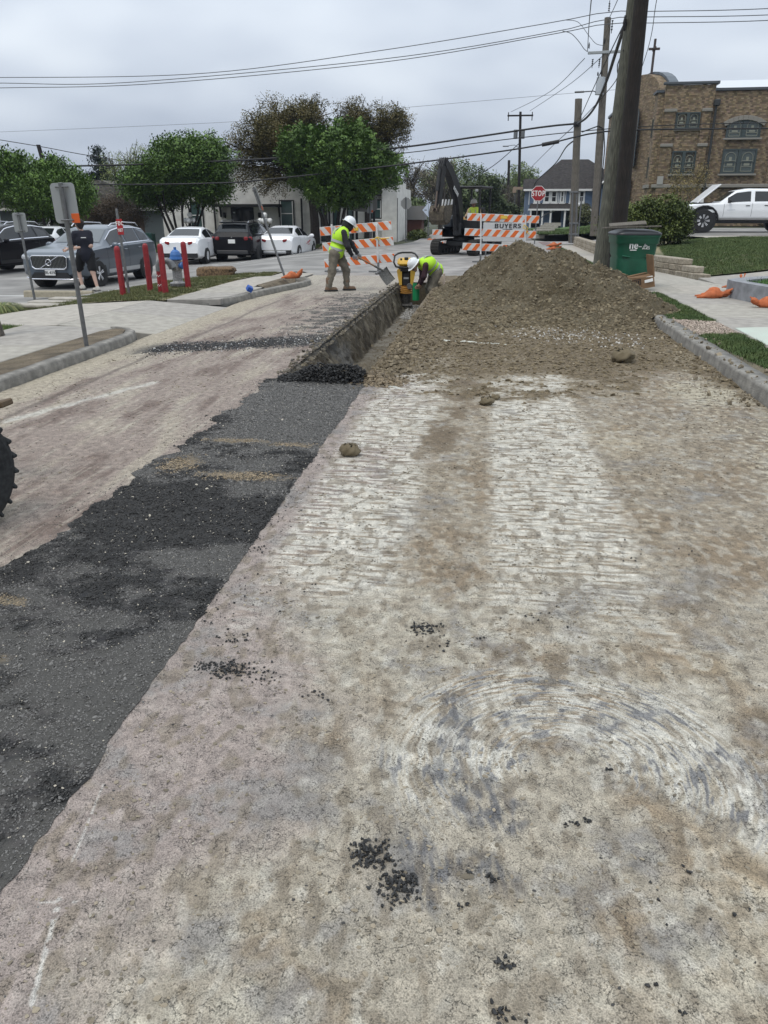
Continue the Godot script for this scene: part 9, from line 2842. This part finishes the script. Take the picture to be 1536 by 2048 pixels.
	# hedge and sapling on the right
	tree("hedge", "dense green hedge of large leaves right of the utility poles", "hedge", Vector3(6.35, 0.38, -31.0), 250, {stems = 8, fork = 0.5, spread = 1.1, r = 0.04, bark = bark, lobes = [[Vector3(-0.6, 0.95, 0.2), Vector3(0.6, 0.72, 0.6)], [Vector3(0.15, 1.0, 0.1), Vector3(0.65, 0.78, 0.65)], [Vector3(0.6, 0.85, 0), Vector3(0.5, 0.65, 0.6)], [Vector3(-1.0, 0.85, 0.1), Vector3(0.4, 0.6, 0.5)], [Vector3(0.0, 0.5, 0.3), Vector3(1.0, 0.45, 0.6)]], count = 2300, c0 = Color(0.035, 0.062, 0.014), c1 = Color(0.14, 0.17, 0.035), twigs = 8, reach = 1.2, size = 0.05, rad = 0.17, gap = -0.4})
	tree("hedge", "taller narrow hedge left of the utility poles, behind the block wall", "hedge", Vector3(4.85, 0.3, -33.5), 251, {stems = 4, fork = 0.5, spread = 0.4, r = 0.03, bark = bark, lobes = [[Vector3(0, 0.7, 0), Vector3(0.5, 0.6, 0.6)], [Vector3(0.3, 1.1, 0), Vector3(0.55, 0.6, 0.6)], [Vector3(0.8, 0.9, -0.2), Vector3(0.6, 0.7, 0.6)]], count = 950, c0 = Color(0.04, 0.055, 0.016), c1 = Color(0.15, 0.16, 0.04), twigs = 6, reach = 1.1, size = 0.05, rad = 0.17, gap = -0.4})
	tree("sapling", "thin sapling with sparse bronze leaves before the church", "tree", Vector3(10.9, 0.9, -47.5), 252, {stems = 5, fork = 1.3, spread = 0.5, r = 0.035, bark = pale_bark, lobes = lobes_of(352, 10, Vector3(0, 2.3, 0), Vector3(1.7, 1.0, 1.0), 0.6), count = 430, c0 = Color(0.12, 0.1, 0.035), c1 = Color(0.26, 0.2, 0.07), twigs = 7, reach = 1.4, size = 0.04, leaves = 12, gap = -0.1})
	tree("shrub", "low rounded shrub beside the white building's corner", "shrub", Vector3(-4.4, -0.35, -50.5), 253, {stems = 3, fork = 0.2, spread = 0.2, r = 0.03, bark = bark, lobes = [[Vector3(0, 0.4, 0), Vector3(0.7, 0.4, 0.6)]], count = 260, c0 = Color(0.07, 0.1, 0.02), c1 = Color(0.17, 0.19, 0.05), size = 0.06, rad = 0.2})
	tree("shrub", "dark red-brown shrub beside the blue house's garage", "shrub", Vector3(6.7, 0.4, -60.0), 254, {stems = 3, fork = 0.3, spread = 0.3, r = 0.04, bark = bark, lobes = [[Vector3(0, 0.8, 0), Vector3(0.9, 0.7, 0.7)]], count = 300, c0 = Color(0.03, 0.045, 0.015), c1 = Color(0.09, 0.09, 0.03), size = 0.08, rad = 0.25})
	var mb := MB.new()
	var rk := []
	for a in 9:
		var ring := PackedVector3Array()
		var t := PI * (a + 0.02) / 8.05
		for b in 14:
			var d := Vector3(sin(t) * cos(TAU * b / 14), cos(t), sin(t) * sin(TAU * b / 14))
			ring.append(d * Vector3(0.55, 0.32, 0.4) * (1.0 + 0.3 * NB.get_noise_3d(d.x * 0.5, d.y * 0.5, d.z * 0.5)))
		rk.append(ring)
	mb.loft(rk, true, false)
	var bo := solo("boulder", mb, tri_tex(pm(C(0.2, 0.15, 0.09), 0.9), noise_tex(256, 0.02, 183, 0.4, 1.0, 4), 1.0), "brown boulder beside the oak trunk, right of the last white sedan", "boulder")
	bo.position = Vector3(-8.1, -0.3, -39.6)

func steps() -> Array:
	return [["road", build_road], ["setting", build_setting], ["trench", build_trench], ["church", build_church_and_houses], ["poles", build_poles], ["trees", build_trees], ["vehicles", build_excavator_and_cars], ["heap", build_heap], ["people", build_people_all], ["street", build_street], ["bin", build_bin], ["tools", build_tools], ["strip", build_strip], ["debris", build_debris]]

func build_church_and_houses() -> void:
	mats_vehicle()
	build_church()
	build_houses()

func build_excavator_and_cars() -> void:
	build_vehicles()
	build_excavator()

func build_people_all() -> void:
	build_people()
	for o in get_children():
		if o.has_meta("category") and String(o.get_meta("category")) in ["person", "shovel"]:
			var lo := Vector3(1e9, 1e9, 1e9)
			var mid := Vector3.ZERO
			for k in o.get_children():
				var b: AABB = k.mesh.get_aabb()
				lo = lo.min(b.position); mid += b.get_center() / o.get_child_count()
			settle(o, Vector3(mid.x, lo.y, mid.z))
